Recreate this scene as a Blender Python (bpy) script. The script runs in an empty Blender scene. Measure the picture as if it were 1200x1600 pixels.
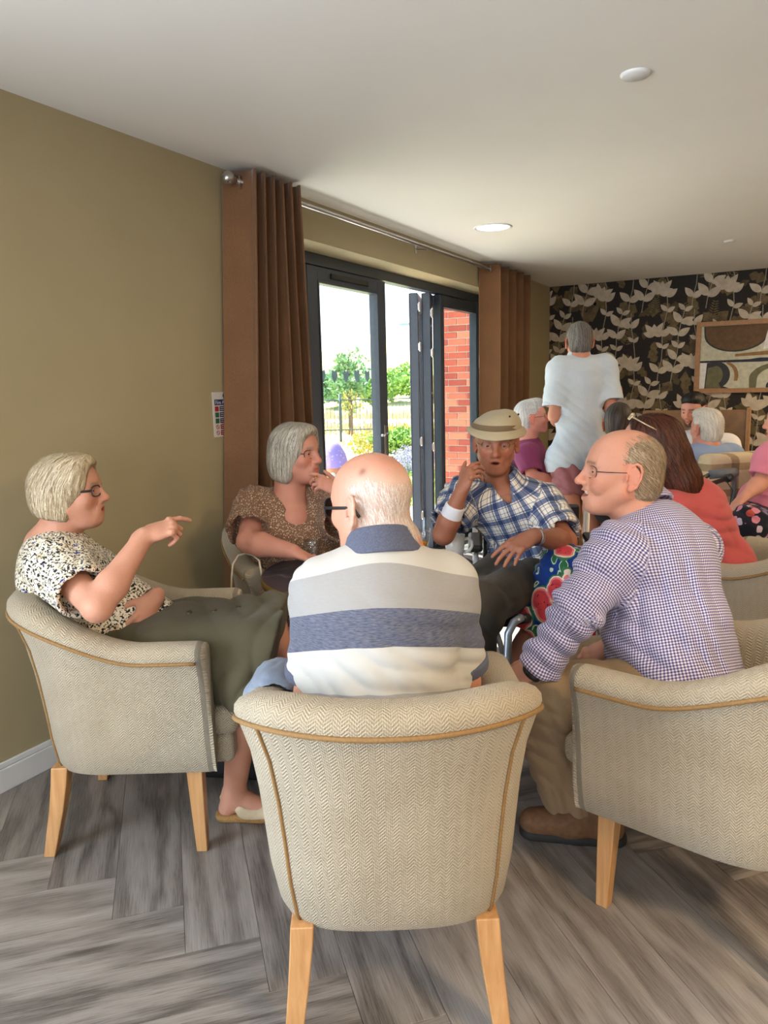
import bpy, bmesh, math, random
import numpy as np
from mathutils import Vector, Matrix
from mathutils.bvhtree import BVHTree

scene = bpy.context.scene
COL = scene.collection
rng = random.Random(7)

# ------------------------------------------------------------------ camera, sky, sun, lamps, exposure
CAM_YAW, CAM_PITCH, CAM_ROLL = math.radians(28.944), math.radians(9.553), math.radians(-1.4176)
def camera_axes():
    f = Vector((-math.sin(CAM_YAW)*math.cos(CAM_PITCH), math.cos(CAM_YAW)*math.cos(CAM_PITCH), -math.sin(CAM_PITCH)))
    r = Vector((math.cos(CAM_YAW), math.sin(CAM_YAW), 0)); u = r.cross(f)
    c, s = math.cos(CAM_ROLL), math.sin(CAM_ROLL)
    return c*r + s*u, -s*r + c*u, f
cam_data = bpy.data.cameras.new('camera')
cam = bpy.data.objects.new('camera', cam_data); COL.objects.link(cam)
cr, cu, cf = camera_axes()
cam.matrix_world = Matrix(((cr.x, cu.x, -cf.x, 0), (cr.y, cu.y, -cf.y, 0), (cr.z, cu.z, -cf.z, 1.42), (0, 0, 0, 1)))
cam_data.sensor_fit = 'HORIZONTAL'; cam_data.sensor_width = 36; cam_data.lens = 36*1162.23/1200
cam_data.clip_start = 0.05; cam_data.clip_end = 500
scene.camera = cam
scene.view_settings.view_transform = 'Standard'; scene.view_settings.look = 'None'
scene.view_settings.gamma = 1; scene.view_settings.use_curve_mapping = False
scene.view_settings.exposure = 0.68

world = bpy.data.worlds.new('sky'); scene.world = world; world.use_nodes = True
wn = world.node_tree.nodes; wl = world.node_tree.links
for n in list(wn): wn.remove(n)
w_out = wn.new('ShaderNodeOutputWorld'); w_bg = wn.new('ShaderNodeBackground')
w_tc = wn.new('ShaderNodeTexCoord'); w_sep = wn.new('ShaderNodeSeparateXYZ'); w_rmp = wn.new('ShaderNodeValToRGB')
wl.new(w_tc.outputs['Generated'], w_sep.inputs[0]); wl.new(w_sep.outputs['Z'], w_rmp.inputs[0])
w_rmp.color_ramp.elements[0].position = 0.0; w_rmp.color_ramp.elements[0].color = (0.95, 0.97, 1.0, 1)
w_rmp.color_ramp.elements[1].position = 0.6; w_rmp.color_ramp.elements[1].color = (0.42, 0.66, 1.0, 1)
e_ = w_rmp.color_ramp.elements.new(0.12); e_.color = (0.86, 0.94, 1.0, 1)
wl.new(w_rmp.outputs[0], w_bg.inputs[0]); w_bg.inputs[1].default_value = 1.9
wl.new(w_bg.outputs[0], w_out.inputs[0])

def lamp(name, kind, energy, color, loc, direction, size=None, size_y=None, angle=None):
    d = bpy.data.lights.new(name, kind); d.energy = energy; d.color = color
    if kind == 'AREA':
        d.shape = 'RECTANGLE' if size_y else 'DISK'; d.size = size
        if size_y: d.size_y = size_y
    if kind == 'SUN': d.angle = angle
    o = bpy.data.objects.new(name, d); COL.objects.link(o); o.location = loc
    o.rotation_euler = Vector(direction).to_track_quat('-Z', 'Y').to_euler()
    return o
lamp('sun', 'SUN', 19.0, (1.0, 0.95, 0.87), (-10, 6, 14), (0.57, -0.15, -0.81), angle=0.009)
# daylight through the second window of the same wall, behind the camera
lamp('daylight_rear_window', 'AREA', 95, (0.74, 0.86, 1.0), (-2.40, -0.9, 1.35), (1.0, 0.42, 0.32), 1.9, 1.9)
# added fill behind the camera, no glazing known there; brightens room and ceiling
lamp('fill_behind_camera', 'AREA', 52, (0.96, 0.97, 1.0), (1.0, -3.4, 1.5), (-0.1, 1.0, 0.75), 3.4, 1.9)
# the far side of the lounge has warm pendant lamps
for lx, ly, le in ((1.5, 0.7, 46), (1.6, 3.4, 20), (1.2, 6.6, 42)):
    lamp('ceiling_lamp_light', 'AREA', le, (1.0, 0.72, 0.42), (lx, ly, 2.38), (0, 0, -1), 0.5)

# ------------------------------------------------------------------ helpers
def setp(o, label=None, cat=None, group=None, kind=None):
    if label: o['label'] = label
    if cat: o['category'] = cat
    if group: o['group'] = group
    if kind: o['kind'] = kind
    return o
def empty(name, loc=(0, 0, 0), rz=0.0, label=None, cat=None, group=None):
    o = bpy.data.objects.new(name, None); COL.objects.link(o)
    o.location = loc; o.rotation_euler = (0, 0, rz); o.empty_display_size = 0.1
    return setp(o, label, cat, group)
def world_of(o):
    b = Matrix.Rotation(o.rotation_euler.z, 4, 'Z'); b.translation = o.location
    return b if o.parent is None else world_of(o.parent) @ o.matrix_parent_inverse @ b
def link(name, me, parent=None, mat=None, world_space=False):
    o = bpy.data.objects.new(name, me); COL.objects.link(o)
    if mat is not None and len(me.materials) == 0: me.materials.append(mat)
    if parent is not None:
        o.parent = parent
        if world_space:
            o.matrix_parent_inverse = world_of(parent).inverted()
    return o
def copy_tree(o, parent=None):
    c = o.copy(); COL.objects.link(c)
    if parent is not None: c.parent = parent
    for ch in list(o.children): copy_tree(ch, c)
    return c

class MB:
    """collects boxes, tubes, lathes and loose faces into one mesh"""
    def __init__(s): s.v = []; s.f = []; s.uv = {}; s.mi = []; s.cur = 0
    def add(s, vs, fs):
        n = len(s.v); s.v += [tuple(v) for v in vs]
        for f in fs: s.f.append([i+n for i in f]); s.mi.append(s.cur)
        return s
    def box(s, lo, hi, M=None):
        x0, y0, z0 = lo; x1, y1, z1 = hi
        vs = [(x0,y0,z0),(x1,y0,z0),(x1,y1,z0),(x0,y1,z0),(x0,y0,z1),(x1,y0,z1),(x1,y1,z1),(x0,y1,z1)]
        if M is not None: vs = [M @ Vector(v) for v in vs]
        return s.add(vs, [(0,3,2,1),(4,5,6,7),(0,1,5,4),(1,2,6,5),(2,3,7,6),(3,0,4,7)])
    def bar(s, a, b, w, t, up=(0,0,1)):
        a = Vector(a); b = Vector(b); d = (b-a); L = d.length; d.normalize()
        x = d.cross(Vector(up)); 
        if x.length < 1e-4: x = d.cross(Vector((1,0,0)))
        x.normalize(); y = x.cross(d)
        M = Matrix(((x.x,y.x,d.x,a.x),(x.y,y.y,d.y,a.y),(x.z,y.z,d.z,a.z),(0,0,0,1)))
        return s.box((-w/2,-t/2,0),(w/2,t/2,L), M)
    def tube(s, pts, r, n=8, closed=False, flat=1.0, cap=True):
        pts = [Vector(p) for p in pts]; m = len(pts)
        rs = r if isinstance(r, (list, tuple)) else [r]*m
        prev = None; rings = []
        for i, p in enumerate(pts):
            if closed: t = pts[(i+1) % m]-pts[i-1]
            else: t = pts[min(i+1, m-1)]-pts[max(i-1, 0)]
            t.normalize()
            if prev is None:
                x = t.cross(Vector((0,0,1)))
                if x.length < 1e-3: x = t.cross(Vector((0,1,0)))
            else: x = prev - t*prev.dot(t)
            x.normalize(); y = t.cross(x); prev = x
            rings.append([p + rs[i]*(math.cos(2*math.pi*k/n)*x + flat*math.sin(2*math.pi*k/n)*y) for k in range(n)])
        vs = [v for R in rings for v in R]; fs = []
        for i in range(m if closed else m-1):
            j = (i+1) % m
            for k in range(n): fs.append((i*n+k, i*n+(k+1) % n, j*n+(k+1) % n, j*n+k))
        if cap and not closed:
            fs.append(tuple(reversed(range(n)))); fs.append(tuple(range((m-1)*n, m*n)))
        return s.add(vs, fs)
    def lathe(s, prof, n=24, c=(0,0,0), M=None, closed=False):
        vs = []; fs = []
        for r, z in prof:
            for k in range(n):
                a = 2*math.pi*k/n; v = Vector((c[0]+r*math.cos(a), c[1]+r*math.sin(a), c[2]+z))
                vs.append(M @ v if M is not None else v)
        for i in range(len(prof)-1):
            for k in range(n): fs.append((i*n+k, i*n+(k+1) % n, (i+1)*n+(k+1) % n, (i+1)*n+k))
        return s.add(vs, fs)
    def sphere(s, c, r, n=12, m=8, sc=(1,1,1)):
        vs = []; fs = []
        for i in range(m+1):
            th = math.pi*i/m
            for k in range(n):
                a = 2*math.pi*k/n
                vs.append((c[0]+r*sc[0]*math.sin(th)*math.cos(a), c[1]+r*sc[1]*math.sin(th)*math.sin(a), c[2]+r*sc[2]*math.cos(th)))
        for i in range(m):
            for k in range(n): fs.append((i*n+k, (i+1)*n+k, (i+1)*n+(k+1) % n, i*n+(k+1) % n))
        return s.add(vs, fs)
    def mesh(s, name, mats=(), smooth=False, bevel=0.0, seg=2):
        me = bpy.data.meshes.new(name); me.from_pydata(s.v, [], s.f)
        for m in mats: me.materials.append(m)
        if any(s.mi): me.polygons.foreach_set('material_index', s.mi)
        bm = bmesh.new(); bm.from_mesh(me)
        bmesh.ops.remove_doubles(bm, verts=bm.verts, dist=1e-6)
        if bevel:
            es = [e for e in bm.edges if len(e.link_faces) == 2 and e.calc_face_angle(0) > 0.6]
            bmesh.ops.bevel(bm, geom=es, offset=bevel, segments=seg, profile=0.5, affect='EDGES')
        bmesh.ops.recalc_face_normals(bm, faces=bm.faces)
        bm.to_mesh(me); bm.free()
        if smooth: me.polygons.foreach_set('use_smooth', [True]*len(me.polygons))
        return me
    def build(s, name, mat, parent=None, smooth=False, bevel=0.0, seg=2, ws=False):
        return link(name, s.mesh(name, [mat], smooth, bevel, seg), parent, world_space=ws)
def smooth_by_angle(me, ang=0.7):
    me.polygons.foreach_set('use_smooth', [True]*len(me.polygons))
    try: me.set_sharp_from_angle(angle=ang)
    except Exception: pass
    return me

# ------------------------------------------------------------------ materials
class NT:
    def __init__(s, name):
        s.m = bpy.data.materials.new(name); s.m.use_nodes = True; s.t = s.m.node_tree
        s.n = s.t.nodes; s.l = s.t.links
        s.bsdf = next(n for n in s.n if n.type == 'BSDF_PRINCIPLED')
    def node(s, typ, **kw):
        n = s.n.new('ShaderNode'+typ)
        for k, v in kw.items(): setattr(n, k, v)
        return n
    def put(s, sock, v):
        if hasattr(v, 'is_output'): s.l.new(v, sock)
        elif v is not None:
            if hasattr(sock.default_value, '__len__') and not hasattr(v, '__len__'): v = [v]*len(sock.default_value)
            if hasattr(sock.default_value, '__len__') and len(v) == 3 and len(sock.default_value) == 4: v = (*v, 1)
            sock.default_value = v
    def math(s, op, a, b=None, c=None, clamp=False):
        n = s.node('Math', operation=op, use_clamp=clamp); s.put(n.inputs[0], a); s.put(n.inputs[1], b)
        if c is not None: s.put(n.inputs[2], c)
        return n.outputs[0]
    def vmath(s, op, a, b=None, scale=None):
        n = s.node('VectorMath', operation=op); s.put(n.inputs[0], a)
        if b is not None: s.put(n.inputs[1], b)
        if scale is not None: s.put(n.inputs['Scale'], scale)
        return n.outputs[0]
    def mix(s, f, a, b, typ='MIX'):
        n = s.node('Mix', data_type='RGBA', blend_type=typ)
        s.put(n.inputs[0], f); s.put(n.inputs[6], a); s.put(n.inputs[7], b); return n.outputs[2]
    def attr(s, name, out='Vector'): return s.node('Attribute', attribute_name=name).outputs[out]
    def sep(s, v):
        n = s.node('SeparateXYZ'); s.put(n.inputs[0], v); return n.outputs
    def comb(s, x, y, z):
        n = s.node('CombineXYZ'); s.put(n.inputs[0], x); s.put(n.inputs[1], y); s.put(n.inputs[2], z); return n.outputs[0]
    def noise(s, vec, scale, detail=2, rough=0.5, out='Fac'):
        n = s.node('TexNoise'); s.put(n.inputs['Vector'], vec); n.inputs['Scale'].default_value = scale
        n.inputs['Detail'].default_value = detail; n.inputs['Roughness'].default_value = rough; return n.outputs[out]
    def voro(s, vec, scale, feature='F1', out='Distance', rand=1.0):
        n = s.node('TexVoronoi', feature=feature); s.put(n.inputs['Vector'], vec)
        n.inputs['Scale'].default_value = scale; n.inputs['Randomness'].default_value = rand; return n.outputs[out]
    def ramp(s, f, stops, interp='LINEAR'):
        n = s.node('ValToRGB'); s.put(n.inputs[0], f); cr_ = n.color_ramp; cr_.interpolation = interp
        while len(cr_.elements) < len(stops): cr_.elements.new(0.5)
        for e, (p, c) in zip(cr_.elements, stops): e.position = p; e.color = (*c, 1) if len(c) == 3 else c
        return n.outputs[0]
    def coord(s, out='Object'): return s.node('TexCoord').outputs[out]
    def bump(s, h, dist=0.002, strength=1.0, normal=None):
        n = s.node('Bump'); n.inputs['Distance'].default_value = dist; n.inputs['Strength'].default_value = strength
        s.put(n.inputs['Height'], h)
        if normal is not None: s.put(n.inputs['Normal'], normal)
        return n.outputs[0]
    def out(s, color=None, rough=None, normal=None, **kw):
        b = s.bsdf
        if color is not None: s.put(b.inputs['Base Color'], color)
        if rough is not None: s.put(b.inputs['Roughness'], rough)
        if normal is not None: s.put(b.inputs['Normal'], normal)
        for k, v in kw.items(): s.put(b.inputs[k.replace('_', ' ')], v)
        return s.m
def lin(r, g, b):
    f = lambda c: (c/255/12.92) if c/255 <= 0.04045 else ((c/255+0.055)/1.055)**2.4
    return (f(r), f(g), f(b))
def plain(name, c, rough=0.6, metallic=0.0, var=0.06, scale=30, bump=0.0, spec=0.5):
    t = NT(name); co = t.coord()
    n = t.noise(co, scale, 3)
    c2 = tuple(min(1, x*(1+var)+var*0.02) for x in c); c1 = tuple(x*(1-var) for x in c)
    return t.out(t.ramp(n, [(0.3, c1), (0.7, c2)]), rough, t.bump(n, bump) if bump else None, Metallic=metallic, Specular_IOR_Level=spec)

# ------------------------------------------------------------------ sculpting: implicit shapes meshed as one continuous surface
F32 = np.float32
def vec(p): return np.array(p, dtype=np.float64)
def nrm(v):
    v = vec(v); return v/np.linalg.norm(v)
class Sculpt:
    def __init__(s): s.p = []
    def cone(s, a, b, ra, rb, k=0.02, flat=None, op='add', grp=None, v0=0.0, ref=None):
        s.p.append(dict(t='cone', a=vec(a), b=vec(b), ra=ra, rb=rb, k=k, flat=(nrm(flat[0]), flat[1]) if flat else None, op=op, grp=grp, v0=v0, ref=ref)); return s
    def chain(s, pts, rs, **kw):
        v0 = kw.pop('v0', 0.0)
        for i in range(len(pts)-1):
            s.cone(pts[i], pts[i+1], rs[i], rs[i+1], v0=v0, **kw); v0 += np.linalg.norm(vec(pts[i+1])-vec(pts[i]))
        return s
    def ell(s, c, r, R=None, k=0.02, op='add', grp=None):
        s.p.append(dict(t='ell', c=vec(c), r=vec(r), R=np.eye(3) if R is None else R, k=k, op=op, grp=grp)); return s
    def box(s, c, hs, rad, R=None, k=0.02, op='add', grp=None):
        s.p.append(dict(t='box', c=vec(c), hs=vec(hs), rad=rad, R=np.eye(3) if R is None else R, k=k, op=op, grp=grp)); return s
    def ring(s, c, axis, R, slope, hh, th, k=0.01, op='add', grp=None):
        s.p.append(dict(t='ring', c=vec(c), ax=nrm(axis), R=R, slope=slope, hh=hh, th=th, k=k, op=op, grp=grp)); return s
    def cut(s, p, n, k=0.004):           # removes everything on the +n side of p
        s.p.append(dict(t='plane', c=vec(p), n=nrm(n), k=k, op='int')); return s
def prim_d(q, X):
    t = q['t']
    if t == 'cone':
        ba = q['b']-q['a']; L2 = max(float(ba@ba), 1e-12); P = X-q['a'].astype(F32)
        tt = np.clip((P@ba.astype(F32))/F32(L2), 0, 1)
        P = P-tt[..., None]*ba.astype(F32)
        if q['flat'] is not None:
            n, sc = q['flat']; n = n.astype(F32); c = P@n
            P = P+((sc-1)*c)[..., None]*n
            return (np.sqrt(np.einsum('...i,...i', P, P))-(q['ra']+(q['rb']-q['ra'])*tt))/F32(math.sqrt(sc))
        return np.sqrt(np.einsum('...i,...i', P, P))-(q['ra']+(q['rb']-q['ra'])*tt).astype(F32)
    if t == 'ell':
        P = (X-q['c'].astype(F32))@q['R'].astype(F32)
        k0 = np.sqrt((((P/q['r'].astype(F32)))**2).sum(-1)); k1 = np.sqrt(((P/(q['r']**2).astype(F32))**2).sum(-1))
        return k0*(k0-1)/np.maximum(k1, 1e-6)
    if t == 'box':
        P = np.abs((X-q['c'].astype(F32))@q['R'].astype(F32))-(q['hs']-q['rad']).astype(F32)
        return np.sqrt((np.maximum(P, 0)**2).sum(-1))+np.minimum(P.max(-1), 0)-F32(q['rad'])
    if t == 'ring':
        P = X-q['c'].astype(F32); h = P@q['ax'].astype(F32)
        rr = np.sqrt(np.maximum((P*P).sum(-1)-h*h, 1e-9))
        qx = np.abs(rr-q['R']-q['slope']*h)-q['th']*0.4; qy = np.abs(h)-q['hh']
        return np.sqrt(np.maximum(qx, 0)**2+np.maximum(qy, 0)**2)+np.minimum(np.maximum(qx, qy), 0)-F32(q['th']*0.6)
    if t == 'plane': return (X-q['c'].astype(F32))@q['n'].astype(F32)
def combine(D, d, q):
    k = F32(max(q['k'], 1e-5))
    if q['op'] == 'add':
        h = np.maximum(k-np.abs(D-d), 0)/k; return np.minimum(D, d)-h*h*k*F32(0.25)
    if q['op'] == 'sub': d = -d
    h = np.maximum(k-np.abs(D-d), 0)/k; return np.maximum(D, d)+h*h*k*F32(0.25)
def bounds(q):
    if q['t'] == 'cone':
        r = max(q['ra'], q['rb']); return np.minimum(q['a'], q['b'])-r, np.maximum(q['a'], q['b'])+r
    if q['t'] == 'ell': e = np.sqrt(((q['R']*q['r'])**2).sum(1)); return q['c']-e, q['c']+e
    if q['t'] == 'box': e = np.abs(q['R'])@q['hs']; return q['c']-e, q['c']+e
    if q['t'] == 'ring': e = q['R']+abs(q['slope'])*q['hh']+q['hh']+q['th']; return q['c']-e, q['c']+e
def mesh_sculpt(S, h, disp=None, relax=2):
    P = S.p; adds = [bounds(q) for q in P if q['op'] == 'add']
    lo = np.min([b[0] for b in adds], 0)-4*h; hi = np.max([b[1] for b in adds], 0)+4*h
    B = 8; bs = B*h
    nb = np.ceil((hi-lo)/bs).astype(int)
    gi = np.stack(np.meshgrid(*[np.arange(n) for n in nb], indexing='ij'), -1).reshape(-1, 3)
    cen = (lo+(gi+0.5)*bs).astype(F32)
    R = bs*0.8661; dc = []; D = np.full(len(cen), 10, F32)
    for q in P:
        d = prim_d(q, cen).astype(F32); dc.append(d); D = combine(D, d, q)
    keep = np.abs(D) < R*2.0+0.02
    gi = gi[keep]; D0 = D[keep]; dc = [d[keep] for d in dc]
    l9 = np.stack(np.meshgrid(*[np.arange(9)]*3, indexing='ij'), -1).reshape(-1, 3)
    X = (lo+(gi[:, None, :]*B+l9[None])*h).astype(F32)
    D = np.full(X.shape[:2], 10, F32)
    for q, d in zip(P, dc):
        k = q['k']
        if q['op'] == 'add': m = d-R*1.5 < np.minimum(D0, 0.0)+R*1.5+k
        else:
            dd = -d if q['op'] == 'sub' else d
            m = dd+R*1.5+k > np.minimum(D0, 0)-R*1.5
        m = np.nonzero(m)[0]
        if len(m): D[m] = combine(D[m], prim_d(q, X[m]).astype(F32), q)
    if disp is not None: D = D+disp(X.reshape(-1, 3)).reshape(D.shape).astype(F32)
    D = D.reshape(-1, 9, 9, 9)
    bk = (gi[:, 0].astype(np.int64)*(nb[1]+2)+gi[:, 1])*(nb[2]+2)+gi[:, 2]; bo = np.argsort(bk); bks = bk[bo]
    for ax in range(3):                      # neighbouring blocks agree exactly on the points they share
        st_ = [(nb[1]+2)*(nb[2]+2), nb[2]+2, 1][ax]; pos = np.clip(np.searchsorted(bks, bk+st_), 0, len(bks)-1); hit = bks[pos] == bk+st_
        a_, b_ = np.nonzero(hit)[0], bo[pos[hit]]
        i0 = [slice(None)]*4; i8 = [slice(None)]*4; i0[0], i8[0] = b_, a_; i0[ax+1], i8[ax+1] = 0, 8; D[tuple(i0)] = D[tuple(i8)]
    ins = D < 0
    cnt = np.zeros((len(D), 8, 8, 8), np.int8)
    offs = [(a, b, c) for a in (0, 1) for b in (0, 1) for c in (0, 1)]
    for a, b, c in offs: cnt += ins[:, a:a+8, b:b+8, c:c+8]
    act = np.argwhere((cnt > 0) & (cnt < 8))
    bi, lx, ly, lz = act.T
    vals = np.stack([D[bi, lx+a, ly+b, lz+c] for a, b, c in offs], 1)
    acc = np.zeros((len(act), 3)); w = np.zeros(len(act))
    for i in range(8):
        for ax in range(3):
            j = i | (4 >> ax)
            if j == i: continue
            v0, v1 = vals[:, i], vals[:, j]; c = (v0 < 0) != (v1 < 0)
            tt = np.where(c, v0/np.where(c, v0-v1, 1), 0)
            pt = np.array(offs[i], float)[None]+tt[:, None]*np.eye(3)[ax][None]
            acc += np.where(c[:, None], pt, 0); w += c
    g = gi[bi]*B+np.stack([lx, ly, lz], 1)
    V = lo+(g+acc/np.maximum(w, 1)[:, None])*h
    NY, NZ = int(nb[1]*B+2), int(nb[2]*B+2)
    key = (g[:, 0].astype(np.int64)*NY+g[:, 1])*NZ+g[:, 2]
    order = np.argsort(key); sk = key[order]
    quads = []
    for ax in range(3):
        sl0 = [slice(0, 8)]*3; sl1 = [slice(0, 8)]*3; sl1[ax] = slice(1, 9)
        a = ins[(slice(None), *sl0)]; b = ins[(slice(None), *sl1)]
        e = np.argwhere(a != b)
        if not len(e): continue
        flip = a[tuple(e.T)]
        ge = gi[e[:, 0]]*B+e[:, 1:]
        o1 = np.eye(3, dtype=int)[(ax+1) % 3]; o2 = np.eye(3, dtype=int)[(ax+2) % 3]
        cols = []; ok = np.ones(len(e), bool)
        for o in (-o1-o2, -o2, 0*o1, -o1):
            c = ge+o; kk = (c[:, 0].astype(np.int64)*NY+c[:, 1])*NZ+c[:, 2]
            p = np.clip(np.searchsorted(sk, kk), 0, len(sk)-1); ok &= sk[p] == kk; cols.append(order[p])
        qd = np.stack(cols, 1); qd[~flip] = qd[~flip][:, ::-1]
        quads.append(qd[ok])
    Q = np.concatenate(quads)
    ed = np.concatenate([Q[:, [0, 1]], Q[:, [1, 2]], Q[:, [2, 3]], Q[:, [3, 0]]])
    deg = np.maximum(np.bincount(ed.ravel(), minlength=len(V)), 1)
    for _ in range(relax):
        A = np.zeros_like(V)
        for c in range(3): A[:, c] = np.bincount(ed[:, 0], V[ed[:, 1], c], len(V))+np.bincount(ed[:, 1], V[ed[:, 0], c], len(V))
        V = V*0.5+0.5*A/deg[:, None]
    return V, Q
def main_piece(V, Q, frac=.04):
    """drops stray crumbs: keeps the connected pieces that matter"""
    ed = np.concatenate([Q[:, [0, 1]], Q[:, [1, 2]], Q[:, [2, 3]], Q[:, [3, 0]]]); lab = np.arange(len(V))
    for _ in range(400):
        old = lab.copy(); np.minimum.at(lab, ed[:, 0], lab[ed[:, 1]]); np.minimum.at(lab, ed[:, 1], lab[ed[:, 0]]); lab = lab[lab]
        if (lab == old).all(): break
    cnt = np.bincount(lab, minlength=len(V)); ok = cnt[lab] >= max(frac*len(V), 12)
    new = np.cumsum(ok)-1
    return V[ok], new[Q[ok[Q].all(1)]]
def fab_coords(S, V, frames):
    """cloth coordinates in metres: across and along the nearest limb or panel"""
    best = np.full(len(V), 1e9); uvw = np.zeros((len(V), 3)); X = V.astype(F32)
    for gidx, q in enumerate(S.p):
        if q['op'] != 'add': continue
        d = prim_d(q, X); m = d < best
        if not m.any(): continue
        best = np.where(m, d, best)
        if q['grp'] in frames: O, up, fw, R, gid = frames[q['grp']]; v0 = 0.0
        elif q['t'] == 'cone':
            O = q['a']; up = nrm(q['b']-q['a']); fw = q['ref'] if q['ref'] is not None else np.array([0.484, -0.875, 0.3])
            R = 0.5*(q['ra']+q['rb']); gid = 2.0+(sum(map(ord, q['grp'])) % 7 if q['grp'] else 0); v0 = q['v0']
        else: continue
        up = nrm(up); fw = nrm(vec(fw)-up*(vec(fw)@up)); rt = np.cross(fw, up)
        p = V[m]-vec(O)
        uvw[m] = np.stack([np.arctan2(p@rt, p@fw)*R, p@up+v0, np.full(m.sum(), gid)], 1)
    return uvw
def np_mesh(name, V, Q, col=None, fab=None, smooth=True):
    me = bpy.data.meshes.new(name)
    me.vertices.add(len(V)); me.vertices.foreach_set('co', V.astype(F32).ravel())
    n = len(Q); me.loops.add(n*4); me.loops.foreach_set('vertex_index', Q.astype(np.int32).ravel())
    me.polygons.add(n); me.polygons.foreach_set('loop_start', np.arange(0, n*4, 4, dtype=np.int32))
    try: me.polygons.foreach_set('loop_total', np.full(n, 4, np.int32))
    except Exception: pass
    me.polygons.foreach_set('use_smooth', np.full(n, smooth))
    me.update(calc_edges=True)
    if col is not None:
        a = me.attributes.new('Col', 'FLOAT_COLOR', 'POINT')
        a.data.foreach_set('color', np.concatenate([col, np.ones((len(V), 1))], 1).astype(F32).ravel())
    if fab is not None:
        a = me.attributes.new('fab', 'FLOAT_VECTOR', 'POINT'); a.data.foreach_set('vector', fab.astype(F32).ravel())
    return me
def join_vq(parts):
    Vs, Qs, n = [], [], 0
    for V, Q in parts: Vs.append(V); Qs.append(Q+n); n += len(V)
    return np.concatenate(Vs), np.concatenate(Qs)
def folds(amp, freq, seed=0, dirs=None, warp=1.3):
    """soft cloth folds: warped waves, ridged, in patches"""
    r = np.random.RandomState(seed); D = []
    dirs = dirs or [(.4, .3, 1), (.8, .4, .5)]
    for i in range(5):
        d = nrm(vec(dirs[i % len(dirs)])+0.22*r.normal(size=3))
        F = freq*2.6*r.uniform(0.55, 1.5)
        D.append((d*F, r.uniform(0, 6.28), nrm(r.normal(size=3))*F*0.42, r.uniform(0, 6.28), nrm(r.normal(size=3))*F*.20, r.uniform(0, 6.28)))
    def f(X):
        out = np.zeros(len(X), F32)
        for k, p, k2, p2, k3, p3 in D:
            w = np.sin(X@k.astype(F32)+F32(p)+F32(warp)*np.sin(X@k2.astype(F32)+F32(p2)))
            out += (1-2*np.abs(w)**F32(.8))*np.clip(.15+1.1*np.sin(X@k3.astype(F32)+F32(p3)), 0, 1.1)
        return out*F32(amp/1.7)
    return f
def clothes(name, S, h, mat, parent, frames=None, disp=None, relax=2, calm=None):
    if calm is not None and disp is not None:        # no folds round the neckline
        d0, c0 = disp, vec(calm[0]).astype(F32); disp = lambda X: d0(X)*np.clip((np.sqrt(((X-c0)**2).sum(1))-F32(calm[1]))/F32(calm[2]), 0, 1)
    S.p = [q for q in S.p if q.get('early')]+[q for q in S.p if not q.get('early')]      # sleeves and their hems first, then the trunk
    V, Q = main_piece(*mesh_sculpt(S, h, disp, relax))
    return link(name, np_mesh(name, V, Q, None, fab_coords(S, V, frames or {})), parent, mat, True)

# ------------------------------------------------------------------ shared materials
def skin_mat():
    t = NT('skin'); c = t.attr('Col', 'Color'); co = t.coord()
    n = t.noise(co, 320, 2); n2 = t.noise(co, 45, 3)
    c2 = t.mix(t.math('MULTIPLY', n2, 0.35), c, t.vmath('MULTIPLY', c, (1.0, .80, .76)))
    t.bsdf.inputs['Subsurface Weight'].default_value = 0.12
    t.bsdf.inputs['Subsurface Radius'].default_value = (.012, .005, .003); t.bsdf.inputs['Subsurface Scale'].default_value = .6
    return t.out(c2, 0.52, t.bump(t.math('ADD', n, t.math('MULTIPLY', n2, 1.5)), .0012, .5), Specular_IOR_Level=.35)
M_SKIN = skin_mat()
def eye_mat():
    t = NT('eyeball'); return t.out(t.attr('Col', 'Color'), .12)
M_EYE = eye_mat()
def hair_mat():
    t = NT('hair'); c = t.attr('Col', 'Color'); return t.out(c, .48, t.bump(t.noise(t.coord(), 240, 3), .002, .5), Specular_IOR_Level=.35)
M_HAIR = hair_mat()
def weave_mat(name, ca, cb):
    """upholstery with a woven zigzag"""
    t = NT(name); uv = t.coord('UV'); x, y, z = t.sep(uv)
    zig = t.math('PINGPONG', x, .0145)
    ph = t.math('ADD', y, zig)
    rib = t.math('SINE', t.math('MULTIPLY', ph, 2*math.pi/.0082))
    n = t.noise(uv, 420, 2); n2 = t.noise(uv, 9, 3)
    thr = t.math('SINE', t.math('MULTIPLY', t.math('SUBTRACT', x, t.math('MULTIPLY', y, .0)), 2*math.pi/.0042))
    f = t.math('ADD', t.math('MULTIPLY_ADD', rib, .17, .5), t.math('MULTIPLY_ADD', n, .9, -.45))
    f = t.math('ADD', f, t.math('MULTIPLY_ADD', n2, .3, -.15))
    c = t.ramp(f, [(.1, cb), (.75, ca)])
    h = t.math('ADD', t.math('MULTIPLY', rib, .5), t.math('ADD', t.math('MULTIPLY', n, 1.0), t.math('MULTIPLY', thr, .2)))
    return t.out(c, .92, t.bump(h, .0022, .8), Specular_IOR_Level=.15, Sheen_Weight=.15)
M_WEAVE = weave_mat('cream_herringbone_weave', lin(190, 178, 156), lin(138, 122, 98))
M_PIPING = plain('tan_piping', lin(138, 105, 62), .8, var=.15, scale=200)
def beech_mat():
    t = NT('varnished_beech'); co = t.coord(); r = t.node('ObjectInfo').outputs['Random']
    v = t.vmath('ADD', t.vmath('MULTIPLY', co, (38, 38, 2.2)), t.comb(t.math('MULTIPLY', r, 9.0), 0, 0))
    n = t.noise(v, 1.6, 4, .6)
    return t.out(t.ramp(n, [(.3, lin(172, 124, 76)), (.7, lin(198, 152, 102))]), .38, t.bump(n, .0006, .4))
M_BEECH = beech_mat()
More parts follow.
